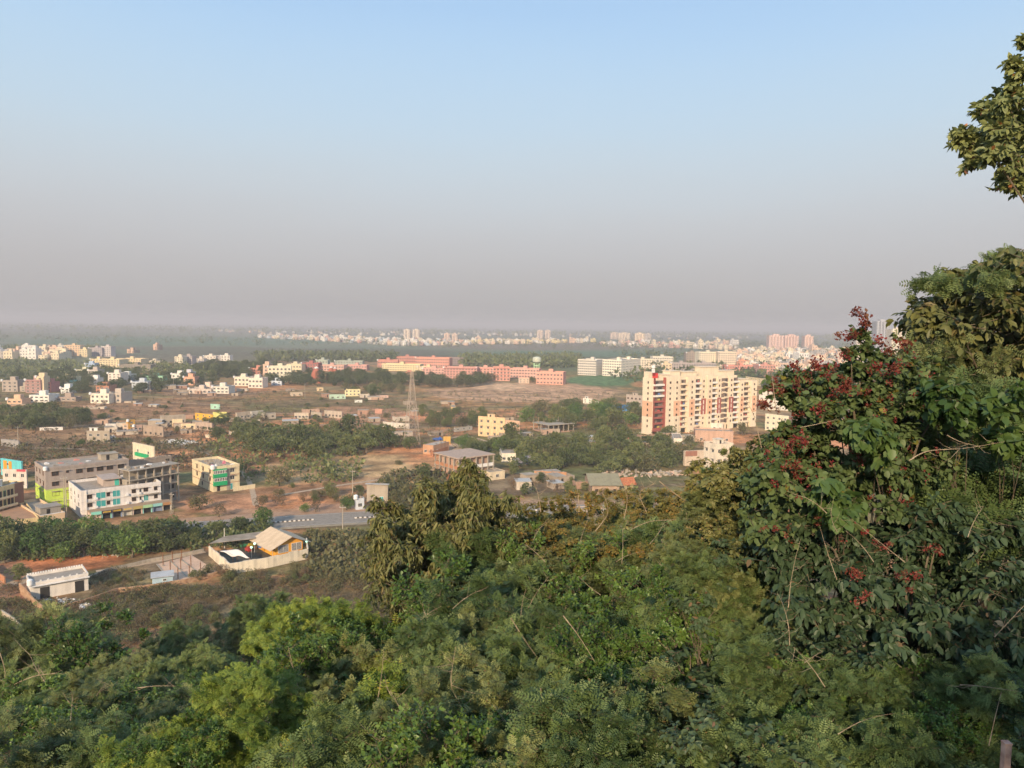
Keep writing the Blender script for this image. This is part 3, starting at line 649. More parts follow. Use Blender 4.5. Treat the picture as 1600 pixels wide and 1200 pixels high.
# pillared plot
M_plot = noisemat('plot_earth', (.60, .40, .27), (.70, .48, .33), 1.2)
def patch(name, pts, z, mat, label=None, cat=None, kind='structure'):
    q = [P(*p, 0) for p in pts]; b = MB(); b.face([(v[0], v[1], tz(v[0], v[1])+z) for v in q]); o = b.build(name, mat)
    if (Vector(q[1])-Vector(q[0])).cross(Vector(q[2])-Vector(q[1])).z < 0: o.data.flip_normals()
    tag(o, label, cat, kind=kind); return o
patch('plot_floor', [(245, 882), (300, 868), (346, 897), (272, 914)], .06, M_plot)
pil = []
for (u, v) in [(a, b_) for a in (.08, .36, .64) for b_ in (.1, .5, .9)]:
    ax = np.array(P(248, 883))*(1-u)+np.array(P(298, 870))*u; bx = np.array(P(276, 911))*(1-u)+np.array(P(340, 896))*u; q = ax*(1-v)+bx*v
    b = MB(); b.box(-.2, -.2, 0, .2, .2, .25); b.tube([(-.06, 0, .25), (-.05, 0, 3.1)], .055, 4, 1); b.tube([(.07, .05, .25), (.05, 0, 2.8)], .05, 3, 1)
    for zz in (.9, 1.6, 2.3): b.box(-.1, -.05, zz, .12, .08, zz+.05, 1)
    o = b.build('foundation_pillar', [M_conc2, M_rust]); o.location = (q[0], q[1], .06)
    tag(o, 'thin dark rebar pillar on the bare pink plot', 'pillar', 'pillars on the bare plot'); pil.append((o, *[float(v[0]) for v in proj(q[0:1], q[1:2], q[2:3])[:2]]))
rank_labels(pil, 'thin dark rebar pillar on the bare pink plot', 3)
for (u0, u1) in ((.0, .0), (.36, .36), (.64, .64)):
    a = np.array(P(245, 882))*(1-u0)+np.array(P(300, 868))*u0; c = np.array(P(272, 914))*(1-u0)+np.array(P(346, 897))*u0
    ribbon('foundation_strip', np.array([a, (a+c)/2, c]), -.15, .15, .16, M_conc2, .1, label='low concrete foundation strip on the bare plot, ' + ('left edge' if u0 == 0 else 'left of centre' if u0 < .5 else 'right of centre'), cat='foundation')
def wall_line(name, label, pts, h, mat, t=.25, cat='wall', group=None):
    q = [P(*p) for p in pts]; b = MB()
    for i in range(len(q)-1):
        a, c = q[i], q[i+1]; L_ = math.hypot(*(c-a)[:2]); n = max(1, int(L_/2.5)); d = (c-a)/L_; nx, ny = -d[1]*t/2, d[0]*t/2
        for k in range(n):
            u, v = a+(c-a)*k/n, a+(c-a)*((k+1)/n-.004); zu, zv = tz(u[0], u[1]), tz(v[0], v[1]); hh = h*rnd.uniform(.93, 1.04)
            A_ = [(u[0]+nx, u[1]+ny), (v[0]+nx, v[1]+ny), (v[0]-nx, v[1]-ny), (u[0]-nx, u[1]-ny)]
            lo = [(*A_[j], (zu, zv, zv, zu)[j]-.4) for j in range(4)]; hi = [(*A_[j], (zu, zv, zv, zu)[j]+hh) for j in range(4)]
            b.face(hi[::-1]); [b.face([lo[j], lo[(j+1) % 4], hi[(j+1) % 4], hi[j]][::-1]) for j in range(4)]
    o = b.build(name, mat); tag(o, label, cat, group); return o
wall_line('boundary_wall', 'laterite wall running from the white long house down to the slope', [(31, 925), (54, 950), (66, 960), (92, 985)], 2.0, M_laterite)
wall_line('boundary_wall', 'pale stone wall at the bottom left of the dirt plot', [(2, 962), (22, 975), (40, 994)], 1.2, wallmat((.5, .42, .32)))
wall_line('boundary_wall', 'low brick wall behind the white long house running past the rubble', [(72, 961), (130, 945), (185, 926), (240, 920), (290, 912), (357, 896)], 1.1, M_laterite)
wall_line('boundary_wall', 'low pale wall along the dirt path behind the pillared plot', [(140, 905), (170, 893), (235, 878), (300, 866), (318, 862)], .8, M_conc2)
wall_line('boundary_wall', 'short red wall at the left edge above the dirt plot', [(-20, 890), (8, 912)], 1.5, M_brick)
# rubble heaps
def rubble(label, px, py, rx, ry, n, cols, size=(.2, .7), z=0):
    b = MB()
    for i in range(n):
        a, r = rnd.uniform(0, 6.3), math.sqrt(rnd.random()); q = P(px+rx*r*math.cos(a), py+ry*r*math.sin(a)); s = rnd.uniform(*size)
        M_ = Matrix.Translation(Vector((q[0], q[1], tz(q[0], q[1])+s*.3))) @ Matrix.Rotation(rnd.uniform(0, 6), 4, Vector((rnd.random(), rnd.random(), rnd.random())).normalized())
        k = len(b.v); t_ = MB().box(-s, -s*.6, -s*.35, s, s*.6, s*.35)
        b.v += [tuple(M_ @ Vector(v)) for v in t_.v]; b.f += [tuple(k+j for j in f) for f in t_.f]; b.m += [i % len(cols)]*6
    o = b.build('rubble', cols); tag(o, label, 'rubble', kind='stuff'); return o
rubble('white sacks and rubble strewn in a line across the scrub', 282, 692, 26, 3.2, 160, [M_white, M_tankw, M_white, M_conc2], (.3, .9))
rubble('white broken rubble in front of the white long house', 100, 940, 30, 4, 60, [M_white, M_conc2, M_conc], (.15, .5))
rubble('broken slabs beside the low brick wall', 135, 950, 12, 3, 26, [M_white, M_galv], (.2, .7))
rubble('stones along the edge of the red yard', 150, 868, 50, 4, 40, [M_conc2, M_conc], (.15, .4))
# compound with orange room
def cpt(px, py, z=0): return P(px, py, z)
wall_line('compound_wall', 'cream compound wall with weather stains around the corrugated roof house', [(327, 868), (359, 897), (420, 887), (481, 873), (479, 856)], 2.6, wallmat((.76, .66, .50), dirt=.5), .3)
o_ = Bld('compound_house', 'orange walled house with wide corrugated gable roof inside the cream compound', 'house', (431, 872), 854, 403, rt=(473, 845.5))
W, D_, h = o_.W, o_.Dp, o_.h
M_or = wallmat((.78, .36, .04), dirt=.15); M_sheet = noisemat('roof_sheet', (.52, .40, .27), (.62, .49, .34), .7, .7)
b = MB(); b.box(0, 0, -.3, W, D_, h)
b.face([(0, 0, h), (W, 0, h), (W*.52, 0, h+1.9)]); b.face([(0, D_, h), (W*.52, D_, h+1.9), (W, D_, h)]); b.build('wall', M_or, o_.r)
for sgn in (0, 1):
    b = MB(); xe = -2.0 if sgn == 0 else W+2.2; ze = h-.55; xm, zm = W*.52, h+2.0; n = 26
    for i in range(n):
        y0, y1 = -1.2+(D_+2)*i/n, -1.2+(D_+2)*(i+1)/n; ym = (y0+y1)/2
        for (ya, za, yb, zb) in ((y0, 0, ym, .07), (ym, .07, y1, 0)):
            f = [(xe, ya, ze+za), (xe, yb, ze+zb), (xm, yb, zm+zb), (xm, ya, zm+za)]; b.face(f if sgn else f[::-1])
            b.face([(p[0], p[1], p[2]-.08) for p in (f[::-1] if sgn else f)])
    b.build('roof', M_sheet, o_.r)
o_.win('f', W*.27, 1.0, W*.38, 1.9, 'dark'); o_.win('f', W*.76, 1.0, W*.38, 1.9, 'dark')
b = MB()
for i in range(12): b.box(W*.1+i*W*.03, -.11, 1.0, W*.1+i*W*.03+.05, -.075, 2.9); b.box(W*.59+i*W*.03, -.11, 1.0, W*.59+i*W*.03+.05, -.075, 2.9)
b.build('window_bars', M_tankw, o_.r)
# lean-to roof around the yard
q = [P(333, 858, 2.6), P(395, 845, 3.2), P(440, 822, 3.2), P(395, 835, 3.0), P(328, 850, 2.8)]
b = MB(); qa = [P(327, 849, 3.0), P(400, 841, 3.0), P(434, 827, 3.3), P(350, 838, 3.3)]
b.face([tuple(v) for v in qa]); b.face([(v[0], v[1], v[2]-.12) for v in qa][::-1])
for v in qa: b.box(v[0]-.1, v[1]-.1, 0, v[0]+.1, v[1]+.1, v[2]-.13, 1)
for k in range(4):
    a, c = qa[k], qa[(k+1) % 4]; b.face([(a[0], a[1], a[2]-.12), (c[0], c[1], c[2]-.12), tuple(c), tuple(a)])
o = b.build('canopy_roof', [noisemat('old_sheet', (.24, .20, .15), (.38, .32, .25), .5), M_rust]); tag(o, 'long brown lean-to roof sheet along the back of the compound yard', 'roof')
# tarpaulin
tv = [P(343, 861, 2.9), P(370, 858, 3.3), P(390, 871, 2.6), P(364, 869, 2.1)]
n = 10; V = []
for i in range(n+1):
    for j in range(n+1):
        u, v = i/n, j/n; p_ = (1-u)*(1-v)*tv[0]+u*(1-v)*tv[1]+u*v*tv[2]+(1-u)*v*tv[3]; p_ = p_.copy(); p_[2] += .25*math.sin(u*7+v*2)*math.sin(v*5)-.4*math.sin(math.pi*u)*math.sin(math.pi*v); V.append(p_)
Fq = [(i*(n+1)+j, (i+1)*(n+1)+j, (i+1)*(n+1)+j+1, i*(n+1)+j+1) for i in range(n) for j in range(n)]
me = npmesh('tarpaulin', V, Fq, [plain('white_sheet', (.74, .66, .58), .6)], smooth=True); tr = link('tarpaulin', me); tag(tr, 'white sagging tarpaulin stretched over the corner of the compound yard', 'tarpaulin')
md = tr.modifiers.new('t', 'SOLIDIFY'); md.thickness = .03
b = MB()
for v in tv: b.tube([(v[0], v[1], 0), tuple(v)], .06, 5)
tp = b.build('tarpaulin_pole', M_rust); tp.parent = tr
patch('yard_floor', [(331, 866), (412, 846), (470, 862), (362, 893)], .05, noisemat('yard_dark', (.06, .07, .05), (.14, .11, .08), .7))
rnd.seed(77)
for lab, cat, (px, py), col, s in [('red playground ride in the compound yard', 'play ride', (388, 862), (.40, .05, .04), .95), ('yellow play tower in the compound yard', 'play tower', (391, 856), (.60, .45, .06), .8), ('green play house in the compound yard', 'play house', (381, 855), (.05, .25, .13), .9), ('small blue bench in the compound yard', 'bench', (408, 858), (.08, .15, .35), .9)]:
    b = MB(); b.box(-s, -.5*s, .3, s, .5*s, .6*s+.3)
    for sx in (-s*.8, s*.8):
        b.tube([(sx, -.4*s, 0), (sx*.9, 0, 1.5*s), (sx, .4*s, 0)], .07, 5)
    b.tube([(-s*.75, 0, 1.45*s), (s*.75, 0, 1.45*s)], .07, 5); b.box(-.3*s, -.3*s, .6*s+.3, .5*s, .3*s, 1.2*s)
    q = P(px, py); o = b.build(lab.split(' in ')[0].split(' ', 1)[1].replace(' ', '_'), plain('paint_'+cat.replace(' ', '_'), col, .5)); o.location = (q[0], q[1], .06); o.rotation_euler = (0, 0, rnd.uniform(0, 3)); tag(o, lab, cat)
M_lampg = plain('green_lamp_paint', (.1, .6, .4), .4); M_lit, t_, b_ = newmat('lit_lamp'); b_.inputs['Emission Color'].default_value = (.3, 1, .7, 1); b_.inputs['Emission Strength'].default_value = 1.6
for (px, py), lab in (((393, 872), 'lit green globe lamp on a post left of the yard centre'), ((398, 866), 'lit green globe lamp on a post behind the tarpaulin'), ((426, 870), 'lit green globe lamp beside the orange wall'), ((479, 862), 'tall lit green globe lamp at the right corner of the compound')):
    q = P(px, py); r = empty('garden_lamp', (q[0], q[1], .06)); tag(r, lab, 'lamp')
    MB().tube([(0, 0, 0), (0, 0, 2.4)], .06, 6).build('post', M_galv, r); MB().lathe([(.02, 2.35), (.26, 2.5), (.3, 2.65), (.2, 2.85), (.03, 2.92)], 10).build('globe', M_lit, r)
# ------------------------------------------------------------------ middle distance
# big apartment complex
Z = Bld('apartment_tower_block', 'large cream ten storey apartment complex with dark red and orange bays', 'apartment block', (1018, 680), 591, 1004.5, xr=1180.5, yaw=32)
W, D_, h = Z.W, Z.Dp, Z.h
M_cr = wallmat((.80, .67, .49), .85, .32, .10); M_mar = wallmat((.36, .11, .085), .8, .3); M_orp = wallmat((.74, .44, .28), .85, .2); M_wh = wallmat((.78, .74, .66), .8, .2)
M_rec = plain('balcony_recess', (.20, .15, .12), .9); M_door = plain('balcony_door', (.05, .045, .04), .4)
NF = 10; par = 1.1; fh = (h-par)/NF; u_ = (math.cos(Z.yaw), math.sin(Z.yaw))
X = lambda px: Z._hit(Z.A, u_, px)
hr = lambda x: h-(0 if x < X(1150) else fh*1.2)
xs_ = X(1152)
b = MB(); b.box(0, 0, 0, xs_, D_, h-par); b.box(xs_+.002, 0, 0, W, D_, h-par-fh*1.2); b.build('wall', M_cr, Z.r)
b = MB()
for (xa, xb, hh) in ((0, xs_, h), (xs_+.002, W, h-fh*1.2)):
    z_ = hh-par+.001; b.box(xa, 0, z_, xb, .3, hh); b.box(xa, D_-.3, z_, xb, D_, hh); b.box(xa, .3, z_, xa+.3, D_-.3, hh); b.box(xb-.3, .3, z_, xb, D_-.3, hh); b.box(xa+.3, .3, z_, xb-.3, D_-.3, z_+.08, 1)
b.build('roof', [M_cr, M_roof], Z.r)
def panel(name, xa, xb, z0, z1, mat, y=-.12, y1=-.002):
    q = MB(); q.box(xa, y, z0, xb, y1, z1); return q.build(name, mat, Z.r)
for (pa, pb, tp) in [(1038, 1050, 1.5), (1050, 1066, 3.2), (1072, 1092, 2.6), (1100, 1126, 5.0), (1126, 1150, 2.6), (1160, 1172, 1.0)]:
    xa, xb = X(pa), X(pb); z_ = hr(xa)-par+.1; q = MB(); q.box(xa, 1.6, z_, xb, D_-.8, hr(xa)+tp); q.box(xa-.5, 1.1, hr(xa)+tp, xb+.5, D_-.3, hr(xa)+tp+.3); q.build('roof_block', M_cr, Z.r)
q = MB(); q.box(.3, D_-4, h-par+.1, 3.2, D_-.4, h+3.2); q.build('roof_block', M_cr, Z.r)
q = MB(); q.box(3.3, 1, h-par+.1, 4.4, D_-1, h+2.6); q.build('roof_sign_block', plain('signal_red', (.65, .05, .04), .6), Z.r)
for (pa, pb) in ((1110, 1112), (1056, 1058), (1132, 1134)): Z.tank(X((pa+pb)/2), D_*.6, h+5.4 if pa == 1110 else h+3.0 if pa == 1132 else h+3.6, M_tankw, 1.0, 1.6)
# kinds of vertical strip along the front: (from, to, projection, kind)
strips = [(1018, 1021, 1.4, 'red'), (1021, 1036.5, 0, 'bal'), (1036.5, 1038.5, 1.4, 'red'), (1038.5, 1050, 1.8, 'win'), (1050, 1059.5, 1.8, 'orwin'), (1059.5, 1064, .3, 'nar'), (1064, 1072, 0, 'bal2'), (1072.5, 1083.5, 2.0, 'orwin2'),
          (1085, 1094, 0, 'balw'), (1094.8, 1102, .9, 'mar'), (1102.5, 1110, 1.9, 'orwin'), (1110.8, 1119, 0, 'balw'), (1120, 1126, .9, 'mar'), (1127.5, 1138, 0, 'rec'), (1138.5, 1145, .9, 'mar'), (1145.5, 1153, 0, 'balw'), (1154, 1160, 1.6, 'orwin2'), (1161, 1170, 0, 'bal2'), (1171.5, 1180, 1.8, 'orwin2')]
cnt = 0
for (pa, pb, pr, kd) in strips:
    xa, xb = X(pa), X(pb); w_ = xb-xa; hh = hr(xa)
    if pr > .2 and kd != 'mar': panel('bay', xa, xb, 0, hh+(.9 if kd in ('win', 'orwin') else .2), M_mar if kd == 'red' else M_cr, -pr)
    if kd == 'orwin': panel('coloured_panel', xa+.05, xb-.05, fh*3.3, fh*6.1, M_orp, -pr-.1, -pr-.002)
    if kd == 'orwin2': panel('coloured_panel', xa+w_*.15, xb-w_*.1, fh*3.0, fh*6.2, M_orp, -pr-.1, -pr-.002)
    if kd == 'mar': panel('bay', xa, xb, 0, hh, M_cr, -pr); panel('coloured_panel', xa-.05, xb+.05, fh*3.2, fh*6.2, M_mar, -pr-.15, -pr-.002)
    if kd == 'bal2': panel('coloured_panel', xa, xa+w_*.25, fh*1, fh*6, M_mar, -.5)
    for f in range(1, NF-(1 if xa > xs_ else 0)):
        z = f*fh; cnt += 1
        if kd in ('win', 'orwin', 'orwin2'):
            for q_ in ((.27, .75) if w_ > 5.6 else (.5,)):
                o = Z.win('f', xa+w_*q_, z+.9, .95 if (f+cnt) % 3 else 1.15, 1.25, 'brown'); o.location.y = -pr-(.1 if 3 <= f < 6 and kd != 'win' else 0)
        elif kd == 'nar':
            o = Z.win('f', xa+w_*.5, z+1.3, .6, .8, 'brown'); o.location.y = -pr
        elif kd == 'mar':
            if 3 <= f < 6: panel('white_grille', xa+w_*.43, xa+w_*.57, z+.35, z+2.6, M_wh, -pr-.24, -pr-.155)
            else: o = Z.win('f', xa+w_*.5, z+.9, .9, 1.2, 'brown'); o.location.y = -pr
        elif kd == 'rec':
            panel('balcony_opening', xa, xb, z+.5, z+fh-.35, M_rec, -.04); panel('sunshade', xa+w_*(.1 if f % 2 else .5), xa+w_*(.5 if f % 2 else .95), z+.2, z+.9, M_cr, -1.3)
            panel('balcony_door', xa+w_*.6, xa+w_*.8, z+.5, z+2.4, M_door, -.08, -.042)
        elif kd in ('bal', 'bal2', 'balw'):
            panel('balcony_opening', xa+.05, xb-.05, z+.95, z+fh-.25, M_rec, -.04)
            panel('balcony_door', xa+w_*(.15 if f % 2 else .45), xa+w_*(.5 if f % 2 else .85), z+.2, z+2.3, M_door, -.08, -.042)
            m = M_wh if (kd == 'balw' and (f+pa) % 3) or (kd == 'bal' and f > 6) else (M_mar if kd == 'bal' and f < 8 else M_cr)
            panel('balcony', xa-.1, xb+.1, z-.15, z+.9, m, -1.35 if kd != 'bal' else -1.3)
            if rnd.random() < .3: panel('washing', xa+w_*.3, xa+w_*.55, z+1.0, z+1.9, [plain('cloth_a', (.5, .1, .08)), plain('cloth_b', (.1, .2, .45)), M_wh, plain('cloth_c', (.55, .4, .1))][rnd.randrange(4)], -1.2, -1.15)
panel('red_canopy', -1.5, X(1038), fh*.85, fh*1.0-.15, M_mar, -4.0, -1.41)
b = MB()
for i in range(5): b.box(X(1019)+i*3.4, -3.9, 0, X(1019)+i*3.4+.4, -3.5, fh*.84)
b.build('canopy_posts', M_wh, Z.r)
q = MB(); q.box(-.1, -.002+.01, fh*3.3, -.002, D_*.98, fh*6.1); q.build('coloured_panel', M_orp, Z.r)
for f in range(1, NF):
    o = Z.win('l', D_*.45, f*fh+.9, 1.0, 1.3, 'brown'); 
    if 3 <= f < 6: o.location.x = -.1
for i in range(12): panel('stilt_opening', X(1040)+i*(W-X(1040))/12+.4, X(1040)+(i+.75)*(W-X(1040))/12, .05, fh*.8, M_dark, -.05)
# right hand wing seen past the main block
simple('cream flats behind the right end of the red bayed apartment complex', (1165, 600), 588, 1162, (1196, 592), (.74, .60, .36), 4, 5, 1, name='apartment_building', cat='building')
simple('long white shed roof behind the apartment complex, right side', (1186, 625), 611, 1180, (1232, 613), (.66, .60, .52), 2, 5, 1, name='hall', cat='hall')
simple('grey white hall below the shed roof, half hidden by red seeded shrub', (1198, 640), 622, 1192, (1240, 624), (.62, .58, .50), 2, 4, 1, name='hall', cat='hall')
simple('cream house poking over the shrub, right of the apartment complex', (1195, 672), 646, 1190, (1232, 650), (.74, .68, .52), 3, 4, 2)
simple('pink brown flat roof block in front of the apartment complex', (1086, 690), 672, 1084, (1146, 674), (.52, .34, .25), 1, 3, 1, name='annex', cat='building')
simple('white low pavilion before the apartment complex', (1103, 672), 660, 1101, (1130, 662), (.70, .64, .55), 1, 3, 1, name='annex', cat='building')
simple('small white cube hut in the green scrub', (1052, 694), 684.5, 1049.5, (1066, 685), (.78, .70, .58), 1, 0, 0, par=.3)
B = simple('white modern house with a tall cream block beyond the nearest shrubs', (1118, 742), 694, 1100, (1146, 692), (.74, .64, .50), 3, 3, 2, par=.5, shade=True, stair=(.3, (.78, .68, .54)))
B = simple('brown fronted flat wing left of the white modern house', (1070, 728), 705, 1068, (1112, 703), (.62, .50, .38), 2, 2, 0, par=.4); B.box('brown_panel', .1, -.15, B.h-2.2, B.W*.45, -.002, B.h-.02, wallmat((.35, .17, .12)))
# peach three storey
B = simple('peach three storey house with roof rooms among trees', (747, 681), 650, 745, (789, 653), (.76, .52, .30), 3, 4, 1, shade=True, stair=(.35, (.76, .56, .36)))
simple('peach two storey wing right of the peach house', (788, 677), 656, 785, (812, 658), (.70, .44, .30), 2, 3, 0)
# flat roofed half built building behind the near tree
Q = Bld('unfinished_building', 'half built pinkish building with a wide flat roof above the drooping-leaf tree', 'building', (716, 753), 716, 680, rt=(771, 709))
W, D_, h = Q.W, Q.Dp, Q.h
Q.box('floor_slab', -.5, -.5, h-.4, W+.5, D_+.5, h, wallmat((.50, .37, .28))); Q.box('floor_slab', -.3, -.3, h*.5-.2, W+.3, D_+.3, h*.5, M_conc2); Q.box('wall', 1.0, 1.0, 0, W-1, D_-1, h-.4, wallmat((.50, .33, .24)))
for i in range(7): Q.box('column', W*i/6-.2, -.2, 0, W*i/6+.2, .2, h-.4, M_conc2) if i else Q.box('column', 0, -.2, 0, .35, .2, h-.4, M_conc2)
for i in range(1, 6): Q.box('column', -.2, D_*i/5-.4, 0, .2, D_*i/5, h-.4, M_conc2)
Q.box('low_wall', .36, -.1, h*.5+.002, W*.99, .0, h*.5+1.2, M_white); Q.box('low_wall', -.1, .36, h*.5+.002, -.02, D_*.99, h*.5+1.2, M_brick)
simple('flat roofed cream hut right of the half built pinkish building', (765, 751), 738, 750, (789, 735), (.70, .58, .40), 1, 1, 1, par=.2, roofcol=wallmat((.36, .30, .22)))
wall_line('boundary_wall', 'orange brick wall below the half built pinkish building', [(679, 738), (716, 758)], 2.4, M_brick)
wall_line('boundary_wall', 'orange brick wall beside the flat roofed depot', [(665, 702), (676, 714), (700, 706)], 2.6, M_brick)
simple('flat grey roofed depot beside the pylon', (677, 711), 696, 661, (702, 690), (.52, .30, .18), 1, 2, 2, par=.2, roofcol=wallmat((.48, .42, .34)))
simple('small yellow hut behind the grey roofed depot', (693, 694), 682, 692, (704, 682), (.60, .36, .10), 1, 0, 0, par=.2)
simple('white hut with flat roof among trees below the peach house', (784, 722), 708, 780, (806, 708), (.74, .66, .52), 1, 3, 1, par=.3)
# many low huts, plinths and half built rooms between the fields
def huts(desc, ell, n, seed, hts=(1.6, 3.0)):
    r2 = random.Random(seed); objs = []
    mats = [(.42, .34, .26), (.50, .41, .31), (.38, .31, .24), (.50, .34, .25), (.58, .50, .40), (.42, .26, .19)]
    for i in range(n):
        a, r = r2.uniform(0, 6.28), math.sqrt(r2.random()); px, py = ell[0]+ell[2]*r*math.cos(a), ell[1]+ell[3]*r*math.sin(a); q = P(px, py)
        e = empty('hut', (q[0], q[1], 0), r2.uniform(.1, .6)); tag(e, desc, 'hut', desc+'s'); w_, d_, h_ = r2.uniform(4, 10), r2.uniform(3, 7), r2.uniform(*hts); m = wallmat(mats[r2.randrange(6)])
        b = MB(); b.box(0, 0, 0, w_, .25, h_); b.box(0, d_-.25, 0, w_, d_, h_*r2.uniform(.6, 1)); b.box(0, .25, 0, .25, d_-.25, h_); b.box(w_-.25, .25, 0, w_, d_-.25, h_)
        if r2.random() < .3: b.box(w_*.3, .26, 0, w_*.3+.25, d_-.26, h_*.9)
        b.build('wall', m, e)
        if r2.random() < .55: c = MB(); c.box(-.2, -.3, h_+.01, w_*(1 if r2.random() < .6 else .55)+.2, d_+.3, h_+.13); c.build('roof', [M_galv, M_conc2, M_roof][r2.randrange(3)], e)
        d = MB(); x = w_*r2.uniform(.2, .7); d.box(x, -.03, 0.02, x+.9, -.002, min(2, h_*.85)); d.build('door', M_dark, e)
        objs.append((e, px, py))
    rank_labels(objs, desc)
huts('low hut among the left fields', (300, 668, 170, 20), 16, 1); huts('low hut on the red middle ground', (560, 640, 150, 22), 15, 2); huts('low hut among the pylon trees', (760, 672, 110, 22), 9, 3)
huts('low walled plot by the left houses', (120, 640, 130, 14), 10, 4, (.8, 1.8)); huts('small hut near the field edge houses', (330, 612, 120, 7), 14, 5); huts('small hut before the apartment complex', (1010, 695, 110, 12), 8, 6); huts('small hut in the roadside scrub', (880, 760, 90, 14), 7, 7)
# gabled sheds
def gable(label, c, ytop, xl, rt, wall, roof, rise=1.6, over=.6, name='shed', cat='shed', nf=0, axis='x'):
    B = Bld(name, label, cat, c, ytop, xl, rt=rt); W, D_, h = B.W, B.Dp, B.h
    b = MB(); b.box(0, 0, -.3, W, D_, h); y = D_/2
    b.face([(0, 0, h), (0, y, h+rise), (0, D_, h)][::-1]); b.face([(W, 0, h), (W, D_, h), (W, y, h+rise)][::-1]); b.build('wall', wallmat(wall), B.r)
    k = rise/y; z0 = h-over*k
    for s_ in (0, 1):
        r = MB(); ya, yb = (-over, y) if s_ == 0 else (D_+over, y)
        f = [(-over, ya, z0+.05), (W+over, ya, z0+.05), (W+over, yb, h+rise+.05), (-over, yb, h+rise+.05)]
        r.face(f if s_ == 0 else f[::-1]); r.face([(p[0], p[1], p[2]+.06) for p in f][::-1] if s_ else [(p[0], p[1], p[2]+.06) for p in f]); 
        r.face([f[0], f[1], (f[1][0], f[1][1], f[1][2]+.06), (f[0][0], f[0][1], f[0][2]+.06)]); r.build('roof', roof, B.r)
    for i in range(nf): B.win('f', W*(i+.5)/nf, .9, 1.1, 1.1, 'brown')
    return B
gable('grey pitched tin roof shed right of the white hut', (806, 729), 722, 801, (830, 717), (.36, .33, .36), wallmat((.40, .36, .38)), 1.4)
gable('olive green roofed eatery with red trim behind the dry twigs', (925, 773), 757, 914, (968, 757), (.42, .30, .22), wallmat((.30, .27, .17)), 2.2, 1.0, 'restaurant', 'restaurant', 3)
gable('small red tiled roof hut beside the olive green roof', (958, 770), 756, 952, (990, 753), (.55, .40, .30), noisemat('red_tile', (.36, .12, .06), (.5, .2, .1), 2), 1.5, .8, 'restaurant', 'restaurant', 2)
simple('low orange brick building left of the olive green roof', (835, 748), 736, 832, (885, 738), (.50, .26, .14), 1, 2, 1, par=.3)
simple('pale shop row below the olive green roof, screened by twigs', (900, 806), 795, 896, (985, 792), (.42, .34, .28), 1, 5, 1, par=.3)
rubble('pale rocks and rubble on the slope behind the olive green roof', 1010, 741, 70, 5, 130, [M_conc2, wallmat((.55, .38, .28)), M_conc], (.3, .9))
# open frame slab on columns
U = Bld('unfinished_building', 'bare concrete slab on columns with rebar posts above, in the scrub', 'building', (857, 677), 664, 834, rt=(896, 661)); W, D_, h = U.W, U.Dp, U.h
U.box('floor_slab', -.6, -.6, h-.35, W+.6, D_+.6, h, M_conc2); U.box('ground_slab', -.5, -.5, 0, W+.5, D_+.5, .5, wallmat((.45, .28, .2)))
for i in range(6):
    for j in range(3): U.box('column', W*i/5-.2, D_*j/2-.2, .5, W*i/5+.2, D_*j/2+.2, h-.35, M_conc2)
    for j in range(2, 4):
        U.box('rebar_post', W*i/5-.12, D_*j/3-.12, h+.002, W*i/5+.12, D_*j/3+.12, h+rnd.uniform(1.0, 2.6), M_stem)
simple('grey three storey unfinished house left of the apartment complex', (978, 640), 616, 971, (1003, 618), (.46, .38, .32), 3, 4, 1, kind='brown', stair=(.4, (.5, .42, .35)))
gable('bright blue tin roof shed in the trees left of the apartment complex', (955, 643), 637, 953, (984, 636), (.12, .30, .55), plain('blue_sheet', (.03, .20, .52), .5), 1.5)
simple('yellow wall house right of the bright blue shed', (974, 650), 643, 972, (991, 644), (.70, .48, .14), 1, 3, 0)
simple('white two storey house on the brown field', (911, 630), 622, 910, (925, 623), (.78, .72, .62), 2, 2, 0, stair=(.2, (.7, .66, .6)))
simple('tiny white hut right of the white house on the brown field', (930, 630), 626, 929, (935, 626.5), (.7, .64, .56), 1, 1, 0)
simple('pinkish hut at the near edge of the tan field beside trees', (811, 599), 591, 810, (827, 591), (.66, .50, .38), 2, 3, 1)
simple('low red brick hut left of the apartment gate', (974, 692), 683, 972, (1001, 685), (.48, .24, .18), 1, 2, 0)
# pylon
q = P(643.5, 697); Rr = empty('pylon', (q[0], q[1], 0), .5); tag(Rr, 'tall grey steel lattice electricity pylon in the middle of the plain', 'pylon')
Dd = proj(q[0:1], q[1:2], np.zeros(1))[2][0]; hp = H-(585-512)*Dd/FPX*1.0
M_lat = plain('lattice_steel', (.44, .36, .29), .7, .2)
def prof(z): return 4.3*(1-z/hp)**1.05*.92+.55
zs = [0, 5.5, 10.5, 15, 19, 22.5, 25.5, 28, 30, 32, hp]
for k in range(4):
    a = math.pi/4+k*math.pi/2
    MB().tube([(prof(z)*math.cos(a), prof(z)*math.sin(a), z) for z in zs], .13, 4).build('leg', M_lat, Rr)
for i in range(len(zs)-1):
    b = MB()
    for k in range(4):
        a, c = math.pi/4+k*math.pi/2, math.pi/4+(k+1)*math.pi/2
        p0, p1 = (prof(zs[i])*math.cos(a), prof(zs[i])*math.sin(a), zs[i]), (prof(zs[i+1])*math.cos(c), prof(zs[i+1])*math.sin(c), zs[i+1])
        p2, p3 = (prof(zs[i])*math.cos(c), prof(zs[i])*math.sin(c), zs[i]), (prof(zs[i+1])*math.cos(a), prof(zs[i+1])*math.sin(a), zs[i+1])
        b.tube([p0, p1], .07, 3); b.tube([p2, p3], .07, 3); b.tube([p3, p1], .06, 3)
    b.build('bracing', M_lat, Rr)
